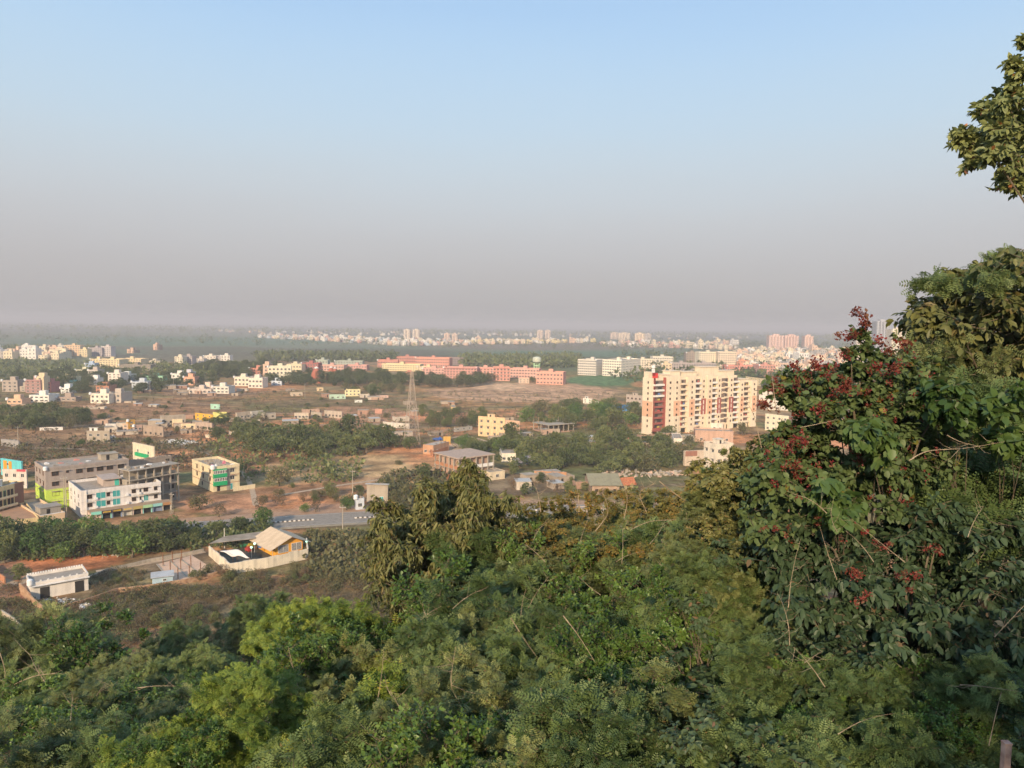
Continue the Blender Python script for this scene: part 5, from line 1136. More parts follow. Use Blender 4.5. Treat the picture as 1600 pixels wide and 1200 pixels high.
def twig_tris(A, B, r):
    d = norm(B-A); up = np.array([0, 0, 1.]); a = norm(np.cross(d, up)+1e-6); b = np.cross(d, a); V = []
    for t in (0, 2.09, 4.19): V.append(A+(a*math.cos(t)+b*math.sin(t))*r)
    V.append(B); V = np.stack(V, 1); T = np.array([[0, 1, 3], [1, 2, 3], [2, 0, 3]])
    return V.reshape(-1, 3), (T[None]+(np.arange(len(A))*4)[:, None, None]).reshape(-1, 3)
def foliage(name, rg, cen, rad, mats, kind='ovate', size=.1, ntw=12, nlf=8, droop=.2, up=.35, out=.5, tipyoung=.5, center=None, spread=1.0, twr=.006, flat=.75, sunward=0.0):
    """clumps of leafy twigs; cen (n,3), rad (n,)"""
    cen = np.asarray(cen, float); rad = np.asarray(rad, float); n = len(cen)
    c0 = cen.mean(0) if center is None else np.asarray(center)
    o = norm(cen-c0+1e-4); d = norm(rg.normal(size=(n, ntw, 3)))*np.array([1, 1, flat]); d = norm(d+o[:, None]*out+np.array([0, 0, up]))
    A = cen[:, None]-d*rad[:, None, None]*.25+rg.normal(size=(n, ntw, 3))*rad[:, None, None]*.22*spread; ln = rad[:, None, None]*rg.uniform(.55, 1.15, (n, ntw, 1)); B = A+d*ln; B[..., 2] -= (droop*.35*ln[..., 0])
    t = np.linspace(.3, 1.0, nlf)[None, None, :, None]+rg.uniform(-.04, .04, (n, ntw, nlf, 1))
    pos = A[:, :, None]*(1-t)+B[:, :, None]*t; dd = norm(B-A)[:, :, None]
    side = norm(np.cross(dd, rg.normal(size=(n, ntw, nlf, 3))))
    ld = norm(dd*.55+side*(1.1-t*.5)+np.array([0, 0, -1])*droop); nn = norm(np.array([0, 0, 1.])*.8+rg.normal(size=ld.shape)*.45+o[:, None, None]*.3)
    sz = size*rg.uniform(.6, 1.15, (n, ntw, nlf)); ct = rg.uniform(0, 1, (n, 1, 1))
    tint = np.clip(.25+.5*ct+tipyoung*(t[..., 0]-.6)+(cen[:, 2]-c0[2])[:, None, None]*.08+0*sz, 0, 1)
    V, F, T = leaves(rg, pos.reshape(-1, 3), ld.reshape(-1, 3), nn.reshape(-1, 3), sz.ravel(), kind, tint.ravel())
    V2, F2 = twig_tris(A.reshape(-1, 3), B.reshape(-1, 3), twr)
    return npmesh(name, np.vstack([V, V2]), np.vstack([F, F2+len(V)]), mats, np.concatenate([np.zeros(len(F)), np.ones(len(F2))]), np.concatenate([T, np.zeros(len(V2))]))
def blob_crown(name, rg, mat, lobes=11, n=1500, size=.11, flat=.72, kind='rhomb', zc=0.0, shape='round'):
    """crown of radius 1 for trees far off: leaf sprays over uneven lobes"""
    if shape == 'flat': L_ = rg.normal(size=(lobes, 3))*[.55, .55, .12]
    elif shape == 'tall': L_ = rg.normal(size=(lobes, 3))*[.28, .28, .55]
    else:
        L_ = norm(rg.normal(size=(lobes, 3)))*rg.uniform(.3, .72, (lobes, 1)); L_[:, 2] = L_[:, 2]*flat+.05
    lr = rg.uniform(.22, .46, lobes)*(1.1 if shape != 'flat' else .8)
    k = rg.randint(0, lobes, n); d = norm(rg.normal(size=(n, 3))+[0, 0, .25]); pos = L_[k]+d*lr[k][:, None]*rg.uniform(.55, 1.08, (n, 1))**.6*[1, 1, flat]
    ld = norm(d+rg.normal(size=(n, 3))*.7); nn = norm(d*.6+rg.normal(size=(n, 3))*.6+[0, 0, .5]); pos[:, 2] += zc
    V, F, T = leaves(rg, pos, ld, nn, size*rg.uniform(.6, 1.3, n), kind, np.clip(rg.uniform(.1, .8, lobes)[k]+.15*d[:, 2], 0, 1))
    return npmesh(name, V, F, [mat], tint=T)
def trunk_mesh(name, rr, limbs=5, lean=.1, r0=.09, mat=None, height=1.0, spread=.55):
    b = MB(); p = [Vector((0, 0, -.3))]
    for i in range(1, 5): p.append(Vector((rr.uniform(-lean, lean)*i/4, rr.uniform(-lean, lean)*i/4, height*i/4)))
    b.tube(p, [r0*1.15, r0, r0*.85, r0*.75, r0*.55], 6)
    for i in range(limbs):
        a = 6.28*i/limbs+rr.uniform(-.4, .4); s = p[3 if i % 2 else 4]; l = rr.uniform(.35, .7)*spread*1.6
        m1 = s+Vector((math.cos(a)*l*.5, math.sin(a)*l*.5, l*.5)); e = s+Vector((math.cos(a)*l, math.sin(a)*l, l*rr.uniform(.7, 1.1))); b.tube([s, m1, e], [r0*.5, r0*.33, r0*.12], 5)
    return b.mesh(name, mat or M_bark)
G_dark = leafmat('leaf_dark', (.07, .10, .034), (.165, .195, .062), (.12, .10, .04), .03)
G_mid = leafmat('leaf_mid', (.085, .115, .038), (.21, .23, .075), (.14, .12, .04), .04)
G_brt = leafmat('leaf_bright', (.06, .125, .025), (.15, .235, .05))
G_oliv = leafmat('leaf_olive', (.105, .11, .045), (.21, .195, .08), (.2, .13, .06), .05)
G_dry = leafmat('leaf_dry', (.13, .095, .052), (.22, .16, .085), (.18, .10, .05), .1)
tree_protos = []
for s, (m, sh, n, sz, fl) in enumerate([(G_mid, 'round', 1700, .13, .75), (G_dark, 'round', 1700, .13, .8), (G_oliv, 'round', 1300, .12, .7), (G_mid, 'flat', 1300, .12, .6), (G_dark, 'flat', 1400, .12, .6), (G_brt, 'round', 1800, .12, .8), (G_dry, 'round', 900, .10, .75), (G_dark, 'tall', 1300, .11, 1.0)]):
    tree_protos.append((blob_crown('crown', rs(s+5), m, 10+s % 3*3, n, sz, fl, shape=sh), trunk_mesh('trunk', random.Random(s), 5)))
def plant_tree(k, q, r, h, label, group, name='tree', cat='tree', zs=1.0):
    """r crown radius, h height of the crown's centre above the ground"""
    z = tz(q[0], q[1]); e = empty(name, (q[0], q[1], z), rnd.uniform(0, 6.28)); tag(e, label, cat, group)
    c = link('crown', tree_protos[k][0], e); c.location = (0, 0, h); c.scale = (r*rnd.uniform(.88, 1.12), r*rnd.uniform(.88, 1.12), r*zs*rnd.uniform(.9, 1.1))
    t = link('trunk', tree_protos[k][1], e); t.scale = (r*.9, r*.9, max(.3, h-.35*r)); return e
def treedot(px, py, k, rpx, label, group=None, name='tree', zs=1.0, hf=.75, cat='tree'):
    """single tree: px,py = foot in the photograph, rpx crown radius in its pixels"""
    q = P(px, py); D = proj(q[0:1], q[1:2], np.zeros(1))[2][0]; r = rpx*D/FPX
    return plant_tree(k, q, r, r*hf*zs, label, group, name, cat, zs)
# unseen trees added behind the viewpoint so that broken shade falls on the near slope
bk = []
for i in range(19):
    x = -34+i*2.45+rnd.uniform(-.6, .6); y = -16+rnd.uniform(-1.5, 1.5); r = rnd.uniform(1.7, 2.5)
    bk.append((plant_tree(rnd.choice([0, 1, 2, 5]), (x, y), r, 2.9-.5*r+rnd.uniform(-.5, .7), 'unseen shade tree added on the crest behind the viewpoint', 'added shade trees on the crest'), x, 0))
rank_labels(bk, 'unseen shade tree added on the crest behind the viewpoint', 30)
# trees one can tell apart
for a in [
    (160, 659, 1, 9.5, 'round dark tree standing alone in the brown field'), (258, 640, 0, 5, 'small lone bush-like tree in the brown field'), (436, 760, 2, 23, 'broad olive grey tree between the long field and the red soil'),
    (268, 836, 5, 18, 'dense dark green tree with pointed top at the end of the shop row'), (312, 797, 2, 17, 'yellowish green tree in front of the green fronted building'), (342, 808, 6, 15, 'nearly bare small tree on the red roadside earth'),
    (541, 797, 5, 14, 'bright green roadside tree by the concrete pole'), (518, 776, 0, 14, 'leafy tree on the red soil beyond the bright roadside tree'), (476, 800, 5, 9, 'small bright green bush tree at the road edge'),
    (413, 823, 5, 20, 'spreading green tree overhanging the road kerb behind the corrugated roof'), (372, 832, 1, 17, 'dark green tree left of the spreading roadside tree'), (337, 838, 1, 17, 'dark tree behind the left corner of the compound'),
    (297, 788, 6, 9, 'small dry tree on the red bank beside the shop row'), (493, 800, 6, 12, 'small grey bush tree left of the bright green roadside tree'), (405, 797, 6, 14, 'thin dry tree on the orange earth by the road'),
    (560, 772, 1, 10, 'small dark round tree left of the grey tin hut'), (620, 790, 2, 18, 'olive tree right of the grey tin hut'), (662, 752, 0, 18, 'round green tree at the right end of the long field'), (640, 778, 2, 16, 'grey green tree behind the drooping-leaf tree'),
    (345, 668, 4, 16, 'dark tree below the pale yellow house'), (232, 696, 0, 8, 'small green tree beside the two storey grey house'), (126, 699, 5, 8, 'bright bush tree at the left foot of the two storey grey house'), (276, 676, 2, 7, 'small brown green tree in front of the cream annex'),
    (30, 906, 0, 16, 'low bush tree on the red ground left of the white long house'), (8, 880, 0, 20, 'green shrub tree at the left edge above the red ground'), (100, 876, 5, 20, 'bright green tree overhanging the red yard'), (803, 742, 0, 12, 'green tree left of the pitched tin roof shed'),
    (697, 668, 1, 10, 'dark tree beside the red field right of the pylon'), (738, 668, 1, 9, 'tall dark tree just left of the peach house'), (800, 692, 0, 20, 'large leafy tree in front of the peach two storey wing'), (725, 700, 5, 14, 'bright green tree left of the peach house garden'),
    (1043, 683, 1, 12, 'dark tree hiding the apartment complex corner'), (1125, 705, 5, 13, 'bright green tree below the pink brown roof block'), (1078, 700, 2, 14, 'greyish tree in front of the white pavilion'), (1160, 680, 2, 14, 'grey tree at the right foot of the apartment complex'),
    (848, 598, 1, 9, 'dark round tree before the right pink campus wing'), (832, 597, 1, 6, 'smaller dark tree left of the dark round campus tree'), (1015, 603, 2, 5, 'small tree at the right end of the bright green field'), (617, 700, 0, 12, 'tree touching the left leg of the pylon'),
    (640, 702, 1, 13, 'dark tree inside the feet of the pylon'), (668, 702, 1, 8, 'small dark tree right of the pylon feet')]:
    treedot(*a)
for i, (px, py, r) in enumerate([(190, 762, 14), (205, 756, 10), (30, 758, 10), (348, 664, 9), (357, 662, 8), (415, 655, 7), (60, 728, 6), (405, 660, 7)]):   # palms
    q = P(px, py); D = proj(q[0:1], q[1:2], np.zeros(1))[2][0]; s = r*D/FPX
    e = empty('palm_tree', (q[0], q[1], 0), rnd.uniform(0, 6)); tag(e, ['palm in the gap left of the lime building', 'shorter palm beside the lime building wall', 'palm over the terrace of the cream and brown flats', 'left palm in front of the pale yellow house', 'right palm in front of the pale yellow house', 'palm by the greyish hut behind the acacia clump', 'small palm behind the turquoise house', 'palm beside the small white box hut'][i], 'palm', 'coconut palms among the houses')
    b = MB(); b.tube([(0, 0, 0), (.2, .1, s*.9), (.1, .2, s*1.7)], [.2, .15, .12], 6); b.build('trunk', M_bark, e); g = rs(i+50); n = 15
    a_ = np.linspace(0, 6.28*(n-1)/n, n)+g.uniform(-.2, .2, n); el = g.uniform(-.2, .9, n); d = np.stack([np.cos(a_)*np.cos(el), np.sin(a_)*np.cos(el), np.sin(el)], 1)
    V, F, T = leaves(g, np.tile([[.1, .2, s*1.7]], (n, 1)), d, np.tile([[0, 0, 1.]], (n, 1))+g.normal(size=(n, 3))*.2, np.full(n, s*1.15), 'frond', g.uniform(0, 1, n)); V[:, 2] -= .15/s*((V[:, 0]-.1)**2+(V[:, 1]-.2)**2)
    link('crown', npmesh('crown', V, F, [G_mid], tint=T), e)
TV_ = []; TF_ = []; TT_ = []; TM_ = []; tn_ = 0
def crown_merge(q, k, r, h, rz):
    """one of the smaller trees of the groves: goes into the single object that holds them"""
    global tn_
    me = tree_protos[k][0]; v = np.empty(len(me.vertices)*3, np.float32); me.vertices.foreach_get('co', v); v = v.reshape(-1, 3); c, s_ = math.cos(rz), math.sin(rz)
    t = np.empty(len(v), np.float32); me.attributes['tint'].data.foreach_get('value', t)
    f = np.empty(len(me.polygons)*3, np.int32); me.loops.foreach_get('vertex_index', f)
    TV_.append(np.stack([(v[:, 0]*c-v[:, 1]*s_)*r+q[0], (v[:, 0]*s_+v[:, 1]*c)*r+q[1], v[:, 2]*r+h], 1)); TF_.append(f.reshape(-1, 3)+tn_); TT_.append(np.clip(t*.8+rnd.uniform(-.1, .3), 0, 1)); TM_.append(np.full(len(me.polygons), {0: 0, 3: 0, 1: 1, 4: 1, 2: 2}.get(k, 0))); tn_ += len(v)
def scatter(desc, group, ell, n, ks, rr, seed, hf=.68, name='tree', zs=1.0, cat='tree', sep=.9, merged=False):
    r2 = random.Random(seed); pl = []; t = 0; objs = []
    while len(pl) < n and t < n*50:
        t += 1; a, r = r2.uniform(0, 6.283), math.sqrt(r2.random())
        px, py = ell[0]+ell[2]*r*math.cos(a), ell[1]+ell[3]*r*math.sin(a)
        q = P(px, py); s = r2.uniform(*rr)
        for _ in range(4):
            z_ = tz(q[0], q[1]); q = P(px, py, z_)
        if any((q[0]-p[0])**2+(q[1]-p[1])**2 < (sep*(s+p[3]))**2*.6 for p in pl): continue
        pl.append((q[0], q[1], 0, s))
        if merged: crown_merge(q, r2.choice(ks), s, s*hf, r2.uniform(0, 6)); continue
        objs.append((plant_tree(r2.choice(ks), q, s, s*hf, desc, group, name, cat, zs), px, py))
    if objs: rank_labels(objs, desc)
scatter('dark tree in the belt left of the brown field', 'tree belt on the left', (62, 661, 75, 13), 26, [1, 0, 2, 1], (4.5, 6.5), 1, zs=1.1)
scatter('spreading tree above the long field', 'acacia clump above the long field', (505, 700, 118, 17), 28, [3, 4, 0, 1, 0], (5, 8), 2, sep=.8)
scatter('scrubby tree below the yellow house', 'thicket below the yellow house', (385, 683, 62, 14), 13, [4, 3, 2, 0], (3.5, 5.5), 3)
scatter('dark tree in the belt behind the temples', 'trees around the temples', (520, 597, 110, 7), 60, [1, 0, 4], (5, 8), 4, merged=True)
scatter('tree in the belt in front of the pink campus', 'trees before the campus', (700, 600, 75, 6), 34, [1, 2, 0], (5, 8), 5, merged=True)
scatter('green tree in the strip left of the pylon top', 'trees left of the pylon top', (590, 612, 60, 9), 14, [0, 1, 2], (4, 6.5), 6)
scatter('scrub tree on the red soil between fields', 'trees between the red fields', (700, 655, 70, 16), 15, [0, 2, 1], (3, 5), 7)
scatter('tree in the woodland left of the apartment complex', 'woodland by the apartment complex', (915, 658, 105, 17), 34, [0, 1, 2, 5], (4.2, 7), 8)
scatter('flat topped acacia in the large green scrub', 'large green scrub in the middle', (935, 715, 150, 26), 50, [3, 0, 0, 2, 3], (4.6, 7), 9, hf=.5, sep=.75)
scatter('leafy tree behind the flat roofed depot', 'trees by the depot', (770, 706, 55, 8), 10, [0, 1, 5], (3, 4.6), 10)
scatter('bright roadside tree above the red yard', 'roadside trees above the red yard', (105, 862, 150, 13), 32, [5, 0, 5], (4.0, 5.8), 11, hf=.8, sep=.75)
scatter('dull roadside tree left of the compound', 'roadside trees left of the compound', (250, 853, 70, 10), 22, [0, 1, 2], (2.4, 3.8), 12, sep=.75)
scatter('tree among the houses on the left plain', 'trees among the left houses', (170, 600, 165, 16), 90, [1, 0, 4], (4.5, 7.5), 13, merged=True)
scatter('tree in the dark grove behind the field edge houses', 'grove behind the field edge houses', (370, 582, 70, 9), 60, [1, 4, 0], (6, 9), 14, merged=True)
scatter('tree among the far right town houses', 'trees in the right town', (1215, 590, 60, 22), 50, [1, 0], (4, 7), 15, merged=True)
scatter('low tree on the red bank by the road', 'small trees on the roadside bank', (480, 785, 90, 9), 12, [2, 6, 0], (1.6, 2.8), 16)
scatter('dry bush around the olive green roof', 'dry bushes round the olive green roof', (900, 765, 110, 18), 20, [6, 2, 6, 0], (1.5, 2.8), 17, name='bush', cat='bush')
scatter('bush on the slope below the compound wall', 'bushes on the slope', (420, 905, 120, 16), 22, [0, 2, 6, 2], (1.1, 2.2), 18, name='bush', cat='bush', hf=.45)
scatter('brown bush on the open hillside', 'bushes on the open hillside', (235, 985, 190, 36), 60, [6, 2, 6, 2, 0], (1.0, 2.0), 19, name='bush', cat='bush', hf=.4)
scatter('small bush on the long field', 'bushes on the fields', (520, 745, 190, 30), 22, [6, 0, 2], (.7, 1.8), 20, name='bush', cat='bush', hf=.4)
scatter('small bush on the brown fields', 'bushes on the brown fields', (330, 640, 330, 32), 60, [6, 0, 2, 1], (1.0, 2.6), 21, name='bush', cat='bush', hf=.4)
scatter('green bush in the garden beside the white long house', 'bushes in the garden plot', (195, 908, 70, 9), 12, [0, 2], (.5, 1.1), 22, name='bush', cat='bush', hf=.5)

me = npmesh('grove', np.vstack(TV_), np.vstack(TF_), [G_mid, G_dark, G_oliv], np.concatenate(TM_), np.concatenate(TT_)); tag(link('grove', me), 'groves of small trees between the houses of the plain', 'woodland', kind='stuff')
# far tree masses, one object each
def mass(name, label, fn, n, seed, mat, r=(3.5, 7), per=16, kind='stuff'):
    g = rs(seed); Ps = []
    r2 = random.Random(seed)
    while len(Ps) < n:
        px, py = fn(r2)
        q = P(px, py)
        if q[1] < 0 or np.hypot(q[0], q[1]) > 15000: continue
        Ps.append((q[0], q[1], r2.uniform(*r)))
    Ps = np.array(Ps); k = np.repeat(np.arange(n), per); d = norm(g.normal(size=(n*per, 3))+[0, 0, .3]); rr_ = Ps[k, 2:3]
    dist = np.hypot(Ps[k, 0], Ps[k, 1])
    pos = np.concatenate([Ps[k, :2], rr_*.85], 1)+d*rr_*[1, 1, .8]*g.uniform(.4, .95, (n*per, 1)); pos[:, 2] = np.maximum(pos[:, 2], .2)
    V, F, T = leaves(g, pos, norm(d+g.normal(size=d.shape)*.6), norm(g.normal(size=d.shape)+[0, 0, .8]), rr_[:, 0]*g.uniform(.5, 1.0, n*per), 'rhomb', g.uniform(.0, .8, n)[k])
    tag(link(name, npmesh(name, V, F, [mat], tint=T)), label, 'woodland', kind=kind)
def band(x0, x1, f0, f1): return lambda r: (lambda x: (x, r.uniform(f0(x), f1(x))))(r.uniform(x0, x1))
hz = lambda x: 501.5+.0125*x
mass('woodland', 'hazy dark woods along the horizon', band(-30, 1630, lambda x: hz(x)+3.2, lambda x: hz(x)+15), 2600, 1, G_mid, (8, 16), 8)
mass('woodland', 'scattered trees between the far fields and the far town', band(-30, 1400, lambda x: hz(x)+17, lambda x: hz(x)+34), 700, 2, G_mid, (4, 8), 10)
mass('woodland', 'tree line behind the pink campus', band(400, 620, lambda x: 556+.0*x, lambda x: 566), 420, 3, G_mid, (4, 7), 14)
mass('woodland', 'green belt behind the water tower', band(720, 905, lambda x: 559, lambda x: 575), 520, 4, G_mid, (4, 7), 14)
mass('woodland', 'dark trees along the left edge of the plain', band(-20, 175, lambda x: 546, lambda x: 554), 240, 5, G_mid, (4, 6.5), 14)
mass('woodland', 'trees between the blocks on the left plain', band(-20, 420, lambda x: 566+.02*x, lambda x: 590), 430, 6, G_dark, (2.6, 4.6), 24)
mass('woodland', 'trees filling the gaps of the right hand town', band(960, 1420, lambda x: 552, lambda x: 600), 420, 7, G_dark, (4, 7), 18)
mass('woodland', 'trees of the far town on the right', band(930, 1420, lambda x: hz(x)+17, lambda x: hz(x)+30), 420, 8, G_dark, (4, 8), 12)
mass('scrub', 'low scrub over the middle plain', band(380, 1100, lambda x: 612, lambda x: 700), 1700, 9, G_oliv, (.4, 1.5), 14)
mass('scrub', 'low scrub over the left fields', band(-20, 420, lambda x: 612, lambda x: 735), 1700, 10, G_dry, (.35, 1.3), 14)
mass('scrub', 'tangled green scrub around the acacia clump', band(330, 560, lambda x: 672, lambda x: 755), 260, 21, G_mid, (.9, 2.4), 22)
mass('scrub', 'grey green scrub between the long field and the road', band(590, 760, lambda x: 742, lambda x: 800), 230, 22, G_oliv, (.9, 2.2), 22)
mass('scrub', 'roadside scrub right of the compound', band(478, 610, lambda x: 836, lambda x: 905), 330, 23, G_oliv, (.6, 1.5), 26)
mass('scrub', 'scrub on both sides of the road past the shops', band(-20, 420, lambda x: 836-.03*x, lambda x: 880-.06*x), 420, 24, G_mid, (.6, 1.7), 26)
mass('scrub', 'dull scrub round the left houses', band(-20, 330, lambda x: 690, lambda x: 735), 260, 25, G_oliv, (.6, 1.8), 20)
# hillside cover
def hillmass(name, label, n, seed, mat, xr, yr, r, per, sz, dens=None):
    g = rs(seed); x = g.uniform(*xr, n*3); y = g.uniform(*yr, n*3); z = terr(x, y); px, py, D = proj(x, y, z)
    ok = (z > .15) | (np.hypot(x, y) < 190); ok &= (px > -150) & (px < 1750) & (py > 840)
    ok &= ~((px > 226) & (px < 352) & (py > 862) & (py < 918)) & ~((px > 326) & (px < 482) & (py > 835) & (py < 897)) & ~((px > 30) & (px < 140) & (py > 890) & (py < 942))
    if dens: ok &= dens(x, y, g)
    x, y, z = x[ok][:n], y[ok][:n], z[ok][:n]; m = len(x); R_ = g.uniform(*r, m); k = np.repeat(np.arange(m), per); d = norm(g.normal(size=(m*per, 3))+[0, 0, .5])
    pos = np.stack([x[k], y[k], z[k]+R_[k]*.35], 1)+d*R_[k][:, None]*g.uniform(.3, 1, (m*per, 1))
    V, F, T = leaves(g, pos, norm(d+g.normal(size=d.shape)*.5), norm(g.normal(size=d.shape)+[0, 0, .9]), np.minimum(sz, .006*np.hypot(x, y)[k])*g.uniform(.5, 1.3, m*per), 'rhomb', np.clip(g.uniform(0, 1, m)[k], 0, 1))
    tag(link(name, npmesh(name, V, F, [mat], tint=T)), label, 'undergrowth', kind='stuff')
hillmass('scrub', 'green scrub over the open hillside', 3800, 11, G_oliv, (-150, 40), (75, 185), (.5, 1.4), 90, .30, lambda x, y, g: fbm(x, y, 16, 41) > .47)
hillmass('scrub', 'brown dry scrub over the open hillside', 6000, 12, G_dry, (-150, 40), (75, 185), (.4, 1.1), 70, .24)
hillmass('undergrowth', 'dark undergrowth on the shaded slope', 2600, 13, G_dark, (-60, 40), (4, 80), (.4, 1.1), 90, .18)
# ------------------------------------------------------------------ thicket and trees on the near slope
N_feath = leafmat('feathery_leaf', (.070, .118, .040), (.19, .25, .075), (.16, .13, .04), .02, transl=.3)
N_grey = leafmat('dusty_feathery_leaf', (.115, .15, .055), (.25, .28, .095), (.2, .14, .06), .03, transl=.3)
N_lime = leafmat('young_pinnate_leaf', (.13, .205, .03), (.36, .43, .08), (.35, .32, .05), .04, transl=.35)
N_small = leafmat('small_glossy_leaf', (.05, .11, .022), (.145, .23, .045), (.2, .2, .04), .02, rough=.4)
N_droop = leafmat('drooping_leaf', (.068, .092, .028), (.22, .21, .065), (.20, .15, .05), .05, rough=.5, spec=.4)
N_round = leafmat('round_leaf', (.08, .12, .04), (.165, .215, .07), (.26, .22, .04), .02, rough=.55)
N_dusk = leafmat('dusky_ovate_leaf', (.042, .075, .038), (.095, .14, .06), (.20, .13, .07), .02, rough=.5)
N_vine = leafmat('bright_vine_leaf', (.06, .115, .028), (.12, .185, .048), None, 0, rough=.45, transl=.35)
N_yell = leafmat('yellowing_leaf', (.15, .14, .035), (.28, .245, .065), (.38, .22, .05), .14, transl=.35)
N_over = leafmat('overhead_leaf', (.085, .115, .04), (.21, .24, .085), (.32, .15, .05), .025, rough=.5)
N_acac = leafmat('light_feathery_leaf', (.11, .16, .05), (.26, .32, .11), (.3, .28, .08), .03, transl=.35)
protos_near = {}
def near_proto(key, seed, mat, kind, size, ncl, ntw, nlf, **kw):
    g = rs(seed); c = norm(g.normal(size=(ncl, 3))+[0, 0, .3])*g.uniform(.3, .95, (ncl, 1)); c[:, 2] *= .85; r = g.uniform(.14, .36, ncl)
    protos_near.setdefault(key, []).append(foliage('crown', g, c, r, [mat, M_twig], kind, size, ntw, nlf, center=(0, 0, -.3), **kw))
for s in range(3):
    near_proto('feather', 100+s, N_feath, 'frond', .19, 24, 13, 7, droop=.35, up=.5)
    near_proto('grey', 110+s, N_grey, 'pinna', .15, 24, 13, 8, droop=.3, up=.5)
for s in range(2):
    near_proto('small', 120+s, N_small, 'rhomb', .075, 26, 18, 11, droop=.1, up=.6)
    near_proto('lime', 130+s, N_lime, 'pinna', .22, 19, 10, 6, droop=.45, up=.45)
    near_proto('dusk', 140+s, N_dusk, 'ovate', .13, 24, 10, 7, droop=.6, up=.3)
    near_proto('yellow', 150+s, N_yell, 'rhomb', .12, 20, 14, 8, droop=.5, up=.4)
    near_proto('olive', 160+s, N_droop, 'ovate', .16, 24, 11, 7, droop=.7, up=.3)
shrub_trunks = [trunk_mesh('stem', random.Random(s+40), 6, .2, .028, M_bark, spread=.6) for s in range(3)]
def shrub(key, px, py, D, r, label, group, zs=.9, name='shrub', cat='shrub', zoff=0):
    q = at(px, py, D); z = tz(q[0], q[1]); hc = max(q[2]-z, r*.35)
    e = empty(name, (q[0], q[1], z), rnd.uniform(0, 6.28)); tag(e, label, cat, group)
    L_ = protos_near[key]; c = link('crown', L_[rnd.randrange(len(L_))], e); c.location = (0, 0, hc); c.scale = (r*rnd.uniform(.9, 1.15), r*rnd.uniform(.9, 1.15), r*zs)
    c.rotation_euler = (rnd.uniform(-.2, .2), rnd.uniform(-.2, .2), rnd.uniform(0, 6))
    t = link('stem', shrub_trunks[rnd.randrange(3)], e); t.scale = (r*.7, r*.7, hc*.56); return e
def inpoly(x, y, poly):
    ins = False; j = len(poly)-1
    for i in range(len(poly)):
        if (poly[i][1] > y) != (poly[j][1] > y) and x < (poly[j][0]-poly[i][0])*(y-poly[i][1])/(poly[j][1]-poly[i][1])+poly[i][0]: ins = not ins
        j = i
    return ins
def thicket(keys, poly, n, Df, r, label, group, seed, sep=.8, zs=.9, name='shrub', cat='shrub'):
    r2 = random.Random(seed); xs = [p[0] for p in poly]; ys = [p[1] for p in poly]; pl = []; t = 0; objs = []
    while len(pl) < n and t < n*80:
        t += 1; x, y = r2.uniform(min(xs), max(xs)), r2.uniform(min(ys), max(ys))
        if not inpoly(x, y, poly): continue
        D = Df(x, y)*r2.uniform(.93, 1.07); rr_ = r2.uniform(*r); rp = rr_/D*FPX
        if any(math.hypot(x-a, y-b) < sep*.5*(rp+c) for a, b, c in pl): continue
        pl.append((x, y, rp)); objs.append((shrub(r2.choice(keys), x, y, D, rr_, label, group, zs, name, cat), x, y))
    rank_labels(objs, label)
rnd.seed(5)
lin = lambda y0, D0, y1, D1: (lambda x, y: D0+(D1-D0)*(y-y0)/(y1-y0))
# the ground canopy, from far to near
thicket(['feather', 'small', 'grey'], [(0, 1000), (110, 985), (170, 1010), (165, 1090), (0, 1130)], 16, lambda x, y: 38, (2.0, 2.8), 'leafy tree at the lower left', 'sunlit trees at the lower left', 1, .6, name='tree', cat='tree')
thicket(['feather', 'grey'], [(260, 1010), (330, 980), (430, 950), (480, 960), (470, 1020), (380, 1060), (270, 1060)], 13, lambda x, y: 52, (1.8, 2.6), 'grey green shrub behind the lime leaved trees', 'grey green shrubs behind the lime leaved tree', 2, .6)
thicket(['feather', 'grey', 'small'], [(0, 1110), (160, 1080), (340, 1080), (360, 1210), (0, 1230)], 24, lin(1080, 26, 1200, 17), (1.0, 1.6), 'dark feathery shrub in the lower left corner', 'shaded shrubs in the lower left corner', 3, .6)
thicket(['grey', 'feather'], [(160, 1060), (330, 1030), (380, 1100), (200, 1120)], 10, lambda x, y: 32, (1.2, 1.8), 'feathery shrub at the foot of the brown hillside', 'shrubs at the foot of the brown hillside', 4, .6)
thicket(['lime'], [(405, 975), (440, 955), (490, 950), (540, 970), (560, 1040), (430, 1040)], 6, lambda x, y: 20, (.7, 1.05), 'lime green tree, upper of two clumps', 'lime green trees in the lower left', 5, .7, name='tree', cat='tree')
thicket(['lime'], [(325, 1085), (360, 1060), (430, 1060), (470, 1110), (440, 1200), (310, 1210), (250, 1200), (330, 1130)], 11, lambda x, y: 12.5, (.45, .75), 'lime green tree, lower of two clumps', 'lime green trees in the lower left', 6, .7, name='tree', cat='tree')
thicket(['small', 'lime'], [(200, 1170), (330, 1160), (330, 1215), (180, 1215)], 5, lambda x, y: 12, (.5, .7), 'green bush at the bottom edge', 'bushes at the bottom edge', 7, .7, name='bush', cat='bush')
thicket(['feather', 'grey', 'grey', 'small', 'lime'], [(470, 1000), (540, 950), (620, 1010), (700, 1020), (700, 1240), (480, 1240), (500, 1100)], 34, lin(930, 20, 1200, 10.5), (.8, 1.25), 'dusty feathery shrub below the drooping-leaf tree', 'feathery shrubs below the drooping-leaf tree', 8, .6)
thicket(['grey', 'olive', 'grey', 'yellow', 'small'], [(810, 815), (900, 818), (1050, 800), (1120, 760), (1200, 750), (1210, 890), (1000, 910), (820, 890)], 44, lin(800, 25, 900, 17), (.7, 1.15), 'olive shrub in the sunlit middle band', 'sunlit scrub across the middle', 9, .55)
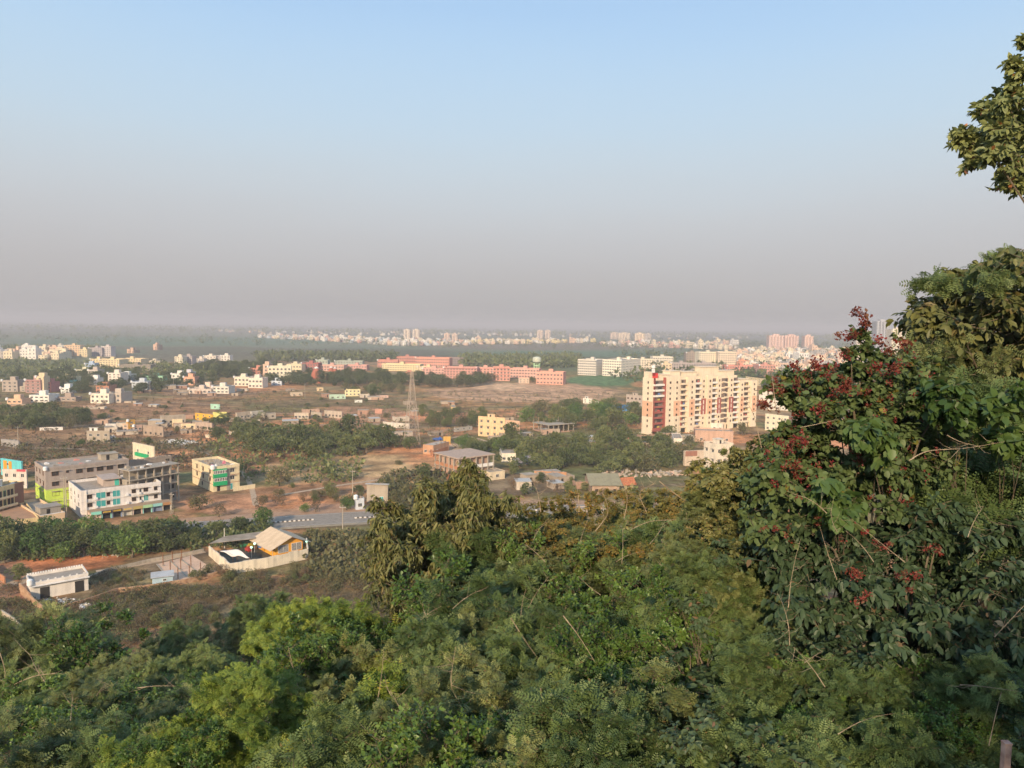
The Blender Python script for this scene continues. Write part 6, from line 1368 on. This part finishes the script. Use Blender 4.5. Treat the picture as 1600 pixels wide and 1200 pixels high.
thicket(['yellow'], [(815, 790), (900, 780), (1000, 775), (1130, 770), (1180, 850), (1000, 880), (860, 860)], 40, lin(770, 23, 900, 15.5), (.35, .62), 'yellow leaved shrub in the sunlit band', 'yellowing shrubs across the middle', 10, .9)
thicket(['feather', 'grey', 'small', 'feather'], [(690, 880), (820, 870), (1000, 890), (1200, 850), (1250, 1000), (1000, 1030), (700, 1010)], 30, lin(870, 18, 1020, 13), (1.0, 1.5), 'dark feathery shrub across the centre', 'feathery shrubs across the centre', 11, .55)
thicket(['grey', 'feather', 'small', 'grey'], [(680, 990), (900, 990), (1000, 1100), (1060, 1260), (640, 1260)], 38, lin(990, 12.5, 1200, 8.0), (.6, .95), 'grey green feathery shrub at bottom centre', 'feathery shrubs at the bottom centre', 12, .55)
thicket(['small'], [(900, 1010), (960, 1000), (1080, 1010), (1130, 1080), (1220, 1120), (1250, 1210), (1050, 1210), (930, 1120)], 15, lin(1000, 11, 1200, 8), (.55, .8), 'bright small leaved bush right of bottom centre', 'small leaved bushes', 13, .65, name='bush', cat='bush')
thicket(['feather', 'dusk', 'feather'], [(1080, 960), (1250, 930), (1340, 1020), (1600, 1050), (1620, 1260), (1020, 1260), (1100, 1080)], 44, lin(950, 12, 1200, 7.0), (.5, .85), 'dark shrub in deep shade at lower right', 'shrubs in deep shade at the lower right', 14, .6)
thicket(['small'], [(1150, 1140), (1330, 1130), (1330, 1210), (1150, 1210)], 5, lambda x, y: 7.6, (.4, .6), 'dark glossy bush at the bottom edge', 'bushes at the bottom edge', 15, .8, name='bush', cat='bush')
thicket(['olive', 'olive', 'grey'], [(1080, 800), (1105, 760), (1130, 740), (1165, 705), (1205, 690), (1215, 860), (1075, 870)], 30, lin(700, 10.8, 850, 9.8), (.30, .46), 'broad leaved olive shrub before the white modern house', 'olive shrubs left of the red seeded shrub', 16, .6)
thicket(['feather', 'grey', 'small'], [(1040, 880), (1230, 850), (1240, 1000), (1050, 1000)], 16, lin(870, 10.4, 1000, 9.2), (.45, .7), 'feathery shrub under the olive shrubs', 'feathery shrubs under the olive shrubs', 17, .6)
# hero crowns grown in place ------------------------------------------------
def hero(name, label, cat, poly, n, Df, rc, mat, kind, size, ntw, nlf, foot, seed, sep=.75, group=None, limbs=12, r0=.1, crown_kw={}, depth=.12, extra=()):
    """a plant whose crown is a set of leafy clumps; limbs run from the foot into the crown"""
    r2 = random.Random(seed); g = rs(seed); xs = [p[0] for p in poly]; ys = [p[1] for p in poly]; pl = []; cen = []; rad = []; t = 0
    while len(pl) < n and t < n*80:
        t += 1; x, y = r2.uniform(min(xs), max(xs)), r2.uniform(min(ys), max(ys))
        if not inpoly(x, y, poly): continue
        D = Df(x, y)*(1+r2.uniform(-depth, depth)); r = r2.uniform(*rc); rp = r/D*FPX
        if sum(math.hypot(x-a, y-b) < sep*.5*(rp+c) for a, b, c in pl) > 0: continue
        pl.append((x, y, rp)); cen.append(at(x, y, D)); rad.append(r)
    for (x, y, D, r) in extra: cen.append(at(x, y, D)); rad.append(r)
    cen = np.array(cen); rad = np.array(rad)
    # a second, inner layer behind gives the crown depth
    c0 = cen.mean(0); back = c0+(cen-c0)*.72+np.array([0, 1, -.1])*np.mean(rad)*1.6; 
    f = at(*foot); f[2] = tz(f[0], f[1]); e = empty(name, f); tag(e, label, cat, group)
    allc = np.vstack([cen, back[::2]])-f; allr = np.concatenate([rad, rad[::2]*1.1])
    me = foliage('crown', g, allc, allr, [mat, M_twig], kind, size, ntw, nlf, center=c0-f-np.array([0, 0, .5]), **crown_kw)
    link('crown', me, e)
    fork = (c0-f)*np.array([.45, .45, .42]); b = MB(); b.tube([(0, 0, -.4), tuple(fork*.5+np.array([.05, .05, 0])), tuple(fork)], [r0, r0*.8, r0*.65], 7); b.build('trunk', M_bark, e)
    idx = sorted(range(len(allc)), key=lambda i: r2.random())[:limbs]
    for i in idx:
        a, c = Vector(fork), Vector(allc[i]); m1 = a.lerp(c, .35)+Vector((r2.uniform(-.15, .15), r2.uniform(-.15, .15), r2.uniform(0, .3)))*(c-a).length*.4; m2 = a.lerp(c, .75)+Vector((0, 0, .08))*(c-a).length
        q = MB(); q.tube([a, m1, m2, c], [r0*.5, r0*.34, r0*.2, r0*.07], 5); q.build('branch', M_bark, e)
    return e, allc, allr
# drooping-leaf tree in the middle
hero('tree', 'tall olive tree with long drooping leaves rising in the middle of the picture', 'tree', [(728, 730), (752, 765), (795, 785), (812, 830), (800, 900), (745, 950), (700, 1000), (640, 985), (595, 930), (585, 860), (590, 800), (615, 790), (650, 800), (665, 765), (700, 755)], 120, lambda x, y: 20.5, (.36, .58), N_droop, 'lance', .185, 22, 9, (690, 1050, 21), 201, .45, limbs=16, r0=.14, crown_kw=dict(droop=.8, up=.35, out=.6, twr=.012, tipyoung=.7), extra=[(733, 728, 21, .35), (722, 745, 21, .45), (592, 790, 20.6, .4), (600, 812, 20.6, .4), (745, 748, 21.2, .4), (668, 760, 21, .4)])
# red seeded shrub
eB, cB, rB = hero('shrub', 'large round leaved shrub full of rusty red seed clusters, right of centre', 'shrub', [(1215, 605), (1260, 580), (1330, 572), (1400, 560), (1460, 565), (1500, 610), (1490, 710), (1400, 790), (1290, 830), (1200, 850), (1160, 790), (1190, 720), (1205, 670)], 105, lin(560, 9.2, 850, 8.0), (.15, .26), N_round, 'round', .085, 18, 8, (1340, 1000, 9.2), 202, .6, limbs=18, r0=.06, crown_kw=dict(droop=.45, up=.3, out=.4, twr=.005, tipyoung=.5), depth=.08,
     extra=[(1345, 525, 9.1, .14), (1352, 545, 9.1, .15), (1370, 560, 9.1, .16), (1330, 555, 9, .14), (1350, 575, 9, .2), (1385, 590, 9, .2), (1222, 612, 8.8, .14)])
seedm = []
M_seed = leafmat('red_seed_wing', (.12, .016, .010), (.19, .04, .022), (.2, .09, .05), .15, rough=.6, transl=.15)
for s in range(4):
    g = rs(300+s); n = 34; c = norm(g.normal(size=(n, 3)))*g.uniform(.01, .065, (n, 1))*[1, 1, 1.2]
    V, F, T = leaves(g, c, g.normal(size=(n, 3)), g.normal(size=(n, 3)), g.uniform(.022, .04, n), 'round' if s % 2 else 'rhomb', g.uniform(0, 1, n)); seedm.append(npmesh('seed_cluster', V, F, [M_seed], tint=T))
def seeds(e, pts, k=1.0):
    for p in pts:
        o = link('seed_cluster', seedm[rnd.randrange(4)], e, p); o.rotation_euler = (rnd.uniform(0, 6), rnd.uniform(0, 6), rnd.uniform(0, 6)); s = rnd.uniform(.55, 1.15)*k; o.scale = (s, s, s*rnd.uniform(.8, 1.6))
fB = np.array(eB.location)
sp = []
for (px, py, D, n, sx, sy) in [(1338, 492, 9.1, 5, 12, 8), (1352, 505, 9.1, 5, 12, 8), (1322, 523, 9.0, 4, 16, 5), (1330, 533, 9.0, 3, 8, 8), (1375, 535, 9.0, 3, 10, 6), (1322, 552, 9, 3, 8, 10), (1385, 550, 9, 4, 10, 8), (1412, 543, 8.9, 4, 10, 6), (1275, 568, 8.7, 6, 20, 7), (1243, 575, 8.7, 3, 8, 6), (1215, 602, 8.6, 5, 10, 14), (1203, 634, 8.5, 6, 16, 6), (1300, 590, 8.5, 5, 14, 10), (1320, 598, 8.4, 5, 12, 8), (1310, 612, 8.4, 4, 10, 10), (1255, 600, 8.5, 4, 14, 8), (1365, 574, 8.5, 4, 12, 6), (1398, 576, 8.5, 4, 10, 8), (1290, 635, 8.2, 4, 14, 8), (1225, 690, 8.1, 6, 16, 14), (1245, 690, 8.1, 4, 14, 10), (1230, 735, 8.0, 5, 20, 10), (1340, 715, 8, 2, 8, 5), (1240, 655, 8.2, 4, 16, 10), (1450, 590, 8.6, 3, 10, 8)]:
    for k in range(n): sp.append(at(px+rnd.uniform(-1, 1)*sx, py+rnd.uniform(-1, 1)*sy, D*rnd.uniform(.96, 1.0))-fB)
seeds(eB, sp[:99])
SV = []; SF = []; ST = []; sn = 0; gs = rs(77); vis = [(cB[i], rB[i]) for i in range(92)]
for i in range(230):
    c_, r_ = vis[gs.randint(len(vis))]; d_ = norm(gs.normal(size=3)+np.array([-.1, -1.0, .5])); p_ = c_+d_*r_*gs.uniform(.8, 1.25)
    n = 16; c = norm(gs.normal(size=(n, 3)))*gs.uniform(.008, .04, (n, 1))*[1, 1, 1.3]+p_
    V, F, T = leaves(gs, c, gs.normal(size=(n, 3)), gs.normal(size=(n, 3)), gs.uniform(.018, .032, n), 'rhomb', gs.uniform(0, 1, n)); SV.append(V); SF.append(F+sn); ST.append(T); sn += len(V)
o = link('seeds', npmesh('seeds', np.vstack(SV), np.vstack(SF), [M_seed], tint=np.concatenate(ST)), eB); o['kind'] = 'stuff'
# olive tree at the right
hero('tree', 'dark olive tree with hanging leaves at the right edge, against the sky', 'tree', [(1440, 550), (1435, 490), (1470, 448), (1530, 415), (1600, 410), (1680, 430), (1680, 680), (1560, 680), (1460, 610)], 84, lambda x, y: 12.2, (.38, .60), N_droop, 'ovate', .15, 20, 9, (1640, 900, 14.5), 203, .5, limbs=14, r0=.12, crown_kw=dict(droop=.7, up=.3, out=.5, twr=.009, tipyoung=.7))
hero('tree', 'light feathery leaved tree reaching over the olive tree at the right edge', 'tree', [(1420, 438), (1450, 428), (1500, 435), (1540, 405), (1600, 398), (1680, 400), (1680, 435), (1560, 440), (1500, 445)], 19, lambda x, y: 12.0, (.16, .28), N_acac, 'pinna', .15, 16, 8, (1700, 900, 13.5), 204, .6, limbs=8, r0=.05, crown_kw=dict(droop=.4, up=.2, flat=.4, twr=.006))
# overhanging branch
hero('tree', 'broad leaved tree leaning in from the right edge high against the blue sky', 'tree', [(1505, 225), (1530, 200), (1545, 165), (1575, 140), (1590, 110), (1640, 100), (1760, 150), (1760, 330), (1640, 330), (1590, 290), (1545, 262), (1515, 262)], 44, lambda x, y: 13.5, (.25, .42), N_over, 'ovate', .165, 20, 9, (1900, 900, 13.5), 205, .62, limbs=16, r0=.11, crown_kw=dict(droop=.45, up=.35, out=.6, twr=.006, tipyoung=.6), extra=[(x_, y_, 13.5, r_*1.5) for (x_, y_, r_) in ((1505, 210, .15), (1512, 222, .18), (1583, 105, .14), (1519, 255, .12), (1592, 285, .14), (1601, 66, .08), (1594, 125, .2), (1585, 150, .2), (1600, 160, .25), (1565, 175, .2))])
# broad leaved dark shrub lower right with some red clusters
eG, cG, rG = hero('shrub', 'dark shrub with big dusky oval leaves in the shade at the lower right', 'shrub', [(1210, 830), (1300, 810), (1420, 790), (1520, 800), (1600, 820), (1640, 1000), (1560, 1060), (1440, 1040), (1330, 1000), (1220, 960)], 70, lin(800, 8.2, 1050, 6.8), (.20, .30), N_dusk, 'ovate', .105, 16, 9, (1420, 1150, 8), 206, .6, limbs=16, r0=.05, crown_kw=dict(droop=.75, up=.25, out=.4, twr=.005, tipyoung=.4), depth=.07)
fG = np.array(eG.location); sp = []
for (px, py, D, n, sx, sy) in [(1335, 890, 6.9, 6, 16, 12), (1345, 935, 6.8, 3, 10, 8), (1290, 815, 7.4, 4, 20, 8), (1210, 822, 7.6, 4, 30, 6), (1430, 905, 6.7, 4, 14, 8), (1405, 900, 6.8, 3, 20, 8), (1460, 855, 7, 3, 14, 8), (1385, 850, 7, 4, 20, 8), (1250, 960, 7.2, 2, 8, 8), (1425, 925, 6.6, 2, 6, 6)]:
    for k in range(n): sp.append(at(px+rnd.uniform(-1, 1)*sx, py+rnd.uniform(-1, 1)*sy, D*rnd.uniform(.94, .99))-fG)
seeds(eG, sp, .62)
hero('shrub', 'feathery blue green shrub filling the slope under the olive tree', 'shrub', [(1440, 600), (1560, 620), (1660, 620), (1660, 850), (1520, 860), (1400, 800), (1430, 720)], 80, lin(600, 10.2, 860, 8.3), (.24, .38), N_feath, 'frond', .21, 13, 7, (1560, 1000, 9.4), 207, .6, limbs=14, r0=.05, crown_kw=dict(droop=.4, up=.3, twr=.005), depth=.08)
hero('tree', 'pale green feathery tree behind the vines, under the olive tree', 'tree', [(1400, 560), (1450, 540), (1560, 570), (1680, 600), (1680, 760), (1560, 760), (1440, 700)], 60, lambda x, y: 11.2, (.34, .50), N_grey, 'pinna', .14, 16, 8, (1600, 900, 13), 208, .5, limbs=8, r0=.05, crown_kw=dict(droop=.4, up=.35, twr=.006))
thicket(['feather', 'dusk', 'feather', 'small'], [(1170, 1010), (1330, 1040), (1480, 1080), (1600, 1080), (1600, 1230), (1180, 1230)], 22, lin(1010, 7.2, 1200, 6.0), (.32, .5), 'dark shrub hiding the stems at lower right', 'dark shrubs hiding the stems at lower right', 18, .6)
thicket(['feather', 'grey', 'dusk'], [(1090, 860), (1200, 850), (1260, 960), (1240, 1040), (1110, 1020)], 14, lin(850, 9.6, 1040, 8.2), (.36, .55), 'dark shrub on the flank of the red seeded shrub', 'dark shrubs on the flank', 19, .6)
for (poly, D, lab, s) in [([(1445, 610), (1470, 585), (1510, 590), (1535, 640), (1500, 665), (1460, 650)], 7.9, 'bright green leafy vine hanging below the olive tree, left one', 211), ([(1540, 640), (1570, 595), (1620, 600), (1640, 700), (1580, 700), (1550, 680)], 7.7, 'bright green leafy vine at the right edge below the olive tree', 212), ([(1345, 660), (1370, 655), (1395, 690), (1370, 710), (1350, 700)], 7.6, 'small bright green leaf cluster in the middle of the red seeded shrub', 213), ([(1270, 765), (1300, 755), (1335, 780), (1325, 805), (1285, 815)], 7.2, 'bright green leaf cluster low in the red seeded shrub', 214)]:
    hero('vine', lab, 'vine', poly, 9, lambda x, y: D, (.10, .16), N_vine, 'round', .12, 9, 5, ((poly[0][0]+poly[2][0])/2+30, 900, D+3.2), s, .6, group='bright green vines', limbs=5, r0=.02, crown_kw=dict(droop=.8, up=.1, twr=.004, tipyoung=.4), depth=.05)
# dry stems and bare twigs
M_dryb = noisemat('dry_branch', (.22, .16, .10), (.38, .30, .20), 12)
def dry(label, pts, r=.02, group='bare dry branches', twigs=0, seed=0):
    q = [at(p[0], p[1], p[2]*.87) for p in pts]; line = smooth_line(np.array(q), 6); b = MB(); n = len(line); r *= .5; b.tube([tuple(p) for p in line], list(np.linspace(r, r*.25, n)), 5); r *= .8
    r2 = random.Random(seed)
    for k in range(twigs):
        i = r2.randrange(2, n-1); a = Vector(line[i]); d = Vector((r2.uniform(-1, 1), r2.uniform(-.5, .5), r2.uniform(-.3, 1))).normalized()*r2.uniform(.2, .6)*len(q)*r*30; b.tube([a, a+d*.5+Vector((0, 0, -.02)), a+d], [r*.5, r*.35, r*.12], 4)
    o = b.build('dry_branch', M_dryb); tag(o, label, 'branch', group); return o
for i, a in enumerate([
    ('long arching bare branch drooping from the upper middle to the red seeded shrub', [(1030, 752, 13), (1070, 782, 13), (1110, 800, 13), (1170, 812, 13), (1230, 818, 12)], .018, 4),
    ('bare branch rising in a curve through the sunlit scrub', [(1075, 812, 14), (1100, 806, 13.5), (1150, 775, 13), (1190, 740, 13)], .018, 3), ('thin bare arc low in the sunlit scrub', [(985, 828, 16), (1015, 815, 16), (1055, 812, 16), (1095, 808, 16)], .016, 3),
    ('straight pale dead stick in the centre thicket', [(880, 962, 12), (905, 995, 11.8), (930, 1035, 11.6)], .018, 2), ('long pale dead stick left of the straight one', [(798, 965, 12.5), (820, 1000, 12.4), (845, 1035, 12.2)], .016, 1),
    ('bent dead branch at the bottom centre', [(845, 1075, 10), (850, 1110, 10), (865, 1150, 9.8), (878, 1180, 9.7)], .014, 5), ('pale curved twig near the bottom centre', [(760, 1190, 9.5), (790, 1170, 9.5), (840, 1162, 9.6), (900, 1145, 9.7)], .012, 4),
    ('tangle of brown dead twigs below the middle tree', [(690, 1150, 10.5), (720, 1110, 10.5), (705, 1070, 10.4), (712, 1010, 10.4)], .016, 12), ('second tangle of dead twigs at the bottom centre', [(560, 1150, 11), (600, 1170, 11), (640, 1165, 10.9)], .012, 8),
    ('spray of bare pale branches over the lower left trees', [(85, 1085, 34), (60, 1050, 34), (45, 1020, 34)], .05, 10), ('long bare pale branch lying across the lower left trees', [(20, 1070, 33), (60, 1055, 33), (110, 1052, 33)], .045, 5), ('bare white twig right of the lower left trees', [(215, 1075, 26), (240, 1072, 26), (275, 1072, 26)], .03, 3),
    ('bare twig hanging at the left edge', [(0, 1020, 30), (8, 1050, 30), (5, 1075, 30)], .035, 1), ('crooked twig beside the upper lime tree', [(470, 1090, 16), (460, 1050, 16), (450, 1010, 16)], .02, 5),
    ('pale leaning stick at the lower right edge', [(1545, 1165, 6.6), (1555, 1120, 6.6), (1565, 1080, 6.6)], .009, 1), ('thin pale stem under the dusky leaves', [(1500, 1070, 6.7), (1530, 1072, 6.6), (1590, 1080, 6.5)], .008, 2),
    ('bare branch with dry twigs through the red seeded shrub', [(1420, 720, 8), (1450, 705, 8), (1510, 700, 8), (1570, 690, 8)], .012, 6), ('fine bare twig in the vines', [(1480, 680, 7.8), (1500, 690, 7.8), (1540, 700, 7.8)], .009, 4),
    ('dry seed pod stalk standing over the far town', [(1212, 640, 9), (1208, 600, 9), (1202, 560, 9)], .009, 8), ('second dry pod stalk beside the first, shorter', [(1190, 700, 9), (1178, 650, 9), (1165, 625, 9)], .009, 7),
    ('upright dry stem left of the olive green roof', [(905, 800, 19), (903, 770, 19), (898, 750, 19)], .02, 10), ('upright dry stem in front of the olive green roof', [(975, 810, 18), (980, 780, 18), (972, 750, 18)], .02, 12), ('curved dry stem right of the olive green roof', [(1010, 800, 17), (1000, 770, 17), (1025, 755, 17)], .018, 10),
    ('dry stem right of the drooping-leaf tree', [(845, 800, 20), (840, 770, 20), (830, 745, 20)], .02, 10), ('slanting dry stem above the yellow shrubs', [(930, 830, 18), (950, 800, 18), (940, 765, 18)], .018, 12), ('pale twig crossing the red seeded shrub', [(1250, 668, 8), (1280, 662, 8), (1310, 655, 8)], .009, 3)]):
    dry(a[0], a[1], a[2], twigs=a[3], seed=i)
def sticks(desc, poly, n, Df, ln, seed, r):
    r2 = random.Random(seed); xs = [p[0] for p in poly]; ys = [p[1] for p in poly]; objs = []
    while len(objs) < n:
        x, y = r2.uniform(min(xs), max(xs)), r2.uniform(min(ys), max(ys))
        if not inpoly(x, y, poly): continue
        D = Df(x, y); L_ = r2.uniform(*ln); a = r2.uniform(-2.6, -.5); k = r2.uniform(-.4, .4)
        p = [(x+math.cos(a+k*t)*L_*t, y+math.sin(a+k*t)*L_*t, D*(1+.02*t)) for t in (0, .35, .7, 1)]
        objs.append((dry('', p, r, desc+'s', r2.choice([1, 3, 5, 8]), seed*100+len(objs)), x, y))
    rank_labels(objs, desc)
sticks('dead twig in the shaded centre thicket', [(600, 930), (1150, 900), (1200, 1080), (1100, 1190), (560, 1190)], 20, lin(900, 15.5, 1200, 9.0), (25, 90), 1, .012)
sticks('dead twig in the lower left thicket', [(20, 1060), (330, 1080), (520, 1080), (540, 1190), (30, 1190)], 10, lin(1060, 25, 1200, 13), (25, 80), 2, .018)
sticks('dry twig in the sunlit middle band', [(820, 800), (1180, 790), (1180, 900), (840, 900)], 13, lin(790, 22, 900, 16), (25, 80), 3, .014)
sticks('dry twig at the lower right', [(1200, 800), (1590, 760), (1590, 1170), (1230, 1170)], 12, lin(760, 7.8, 1200, 6.2), (30, 110), 4, .007)
# post at the lower right
q = at(1572, 1175, 4.3); zg = tz(q[0], q[1]); b = MB(); b.box(-.019, -.019, zg-.2-0, .019, .019, at(1572, 1161, 4.3)[2]); b.box(-.021, -.021, at(1572, 1161, 4.3)[2]+.001, .021, .021, at(1572, 1160, 4.3)[2]+.006)
o = b.build('post', noisemat('worn_post', (.24, .15, .12), (.42, .31, .26), 14)); o.location = (q[0], q[1], 0); tag(o, 'weathered pinkish white post top at the bottom right corner', 'post')

# ------------------------------------------------------------------ haze over the plain
b = MB(); b.box(-27500, -3000, -1.5, 27500, 27500, 98); hm = bpy.data.materials.new('haze'); hm.use_nodes = True; t = hm.node_tree; t.nodes.clear()
out = t.nodes.new('ShaderNodeOutputMaterial'); pv = t.nodes.new('ShaderNodeVolumePrincipled'); pv.inputs['Color'].default_value = (.78, .76, .78, 1); pv.inputs['Density'].default_value = 2.7e-4; pv.inputs['Anisotropy'].default_value = 0.0
t.links.new(pv.outputs[0], out.inputs['Volume']); o = b.build('haze', hm); tag(o, kind='stuff')
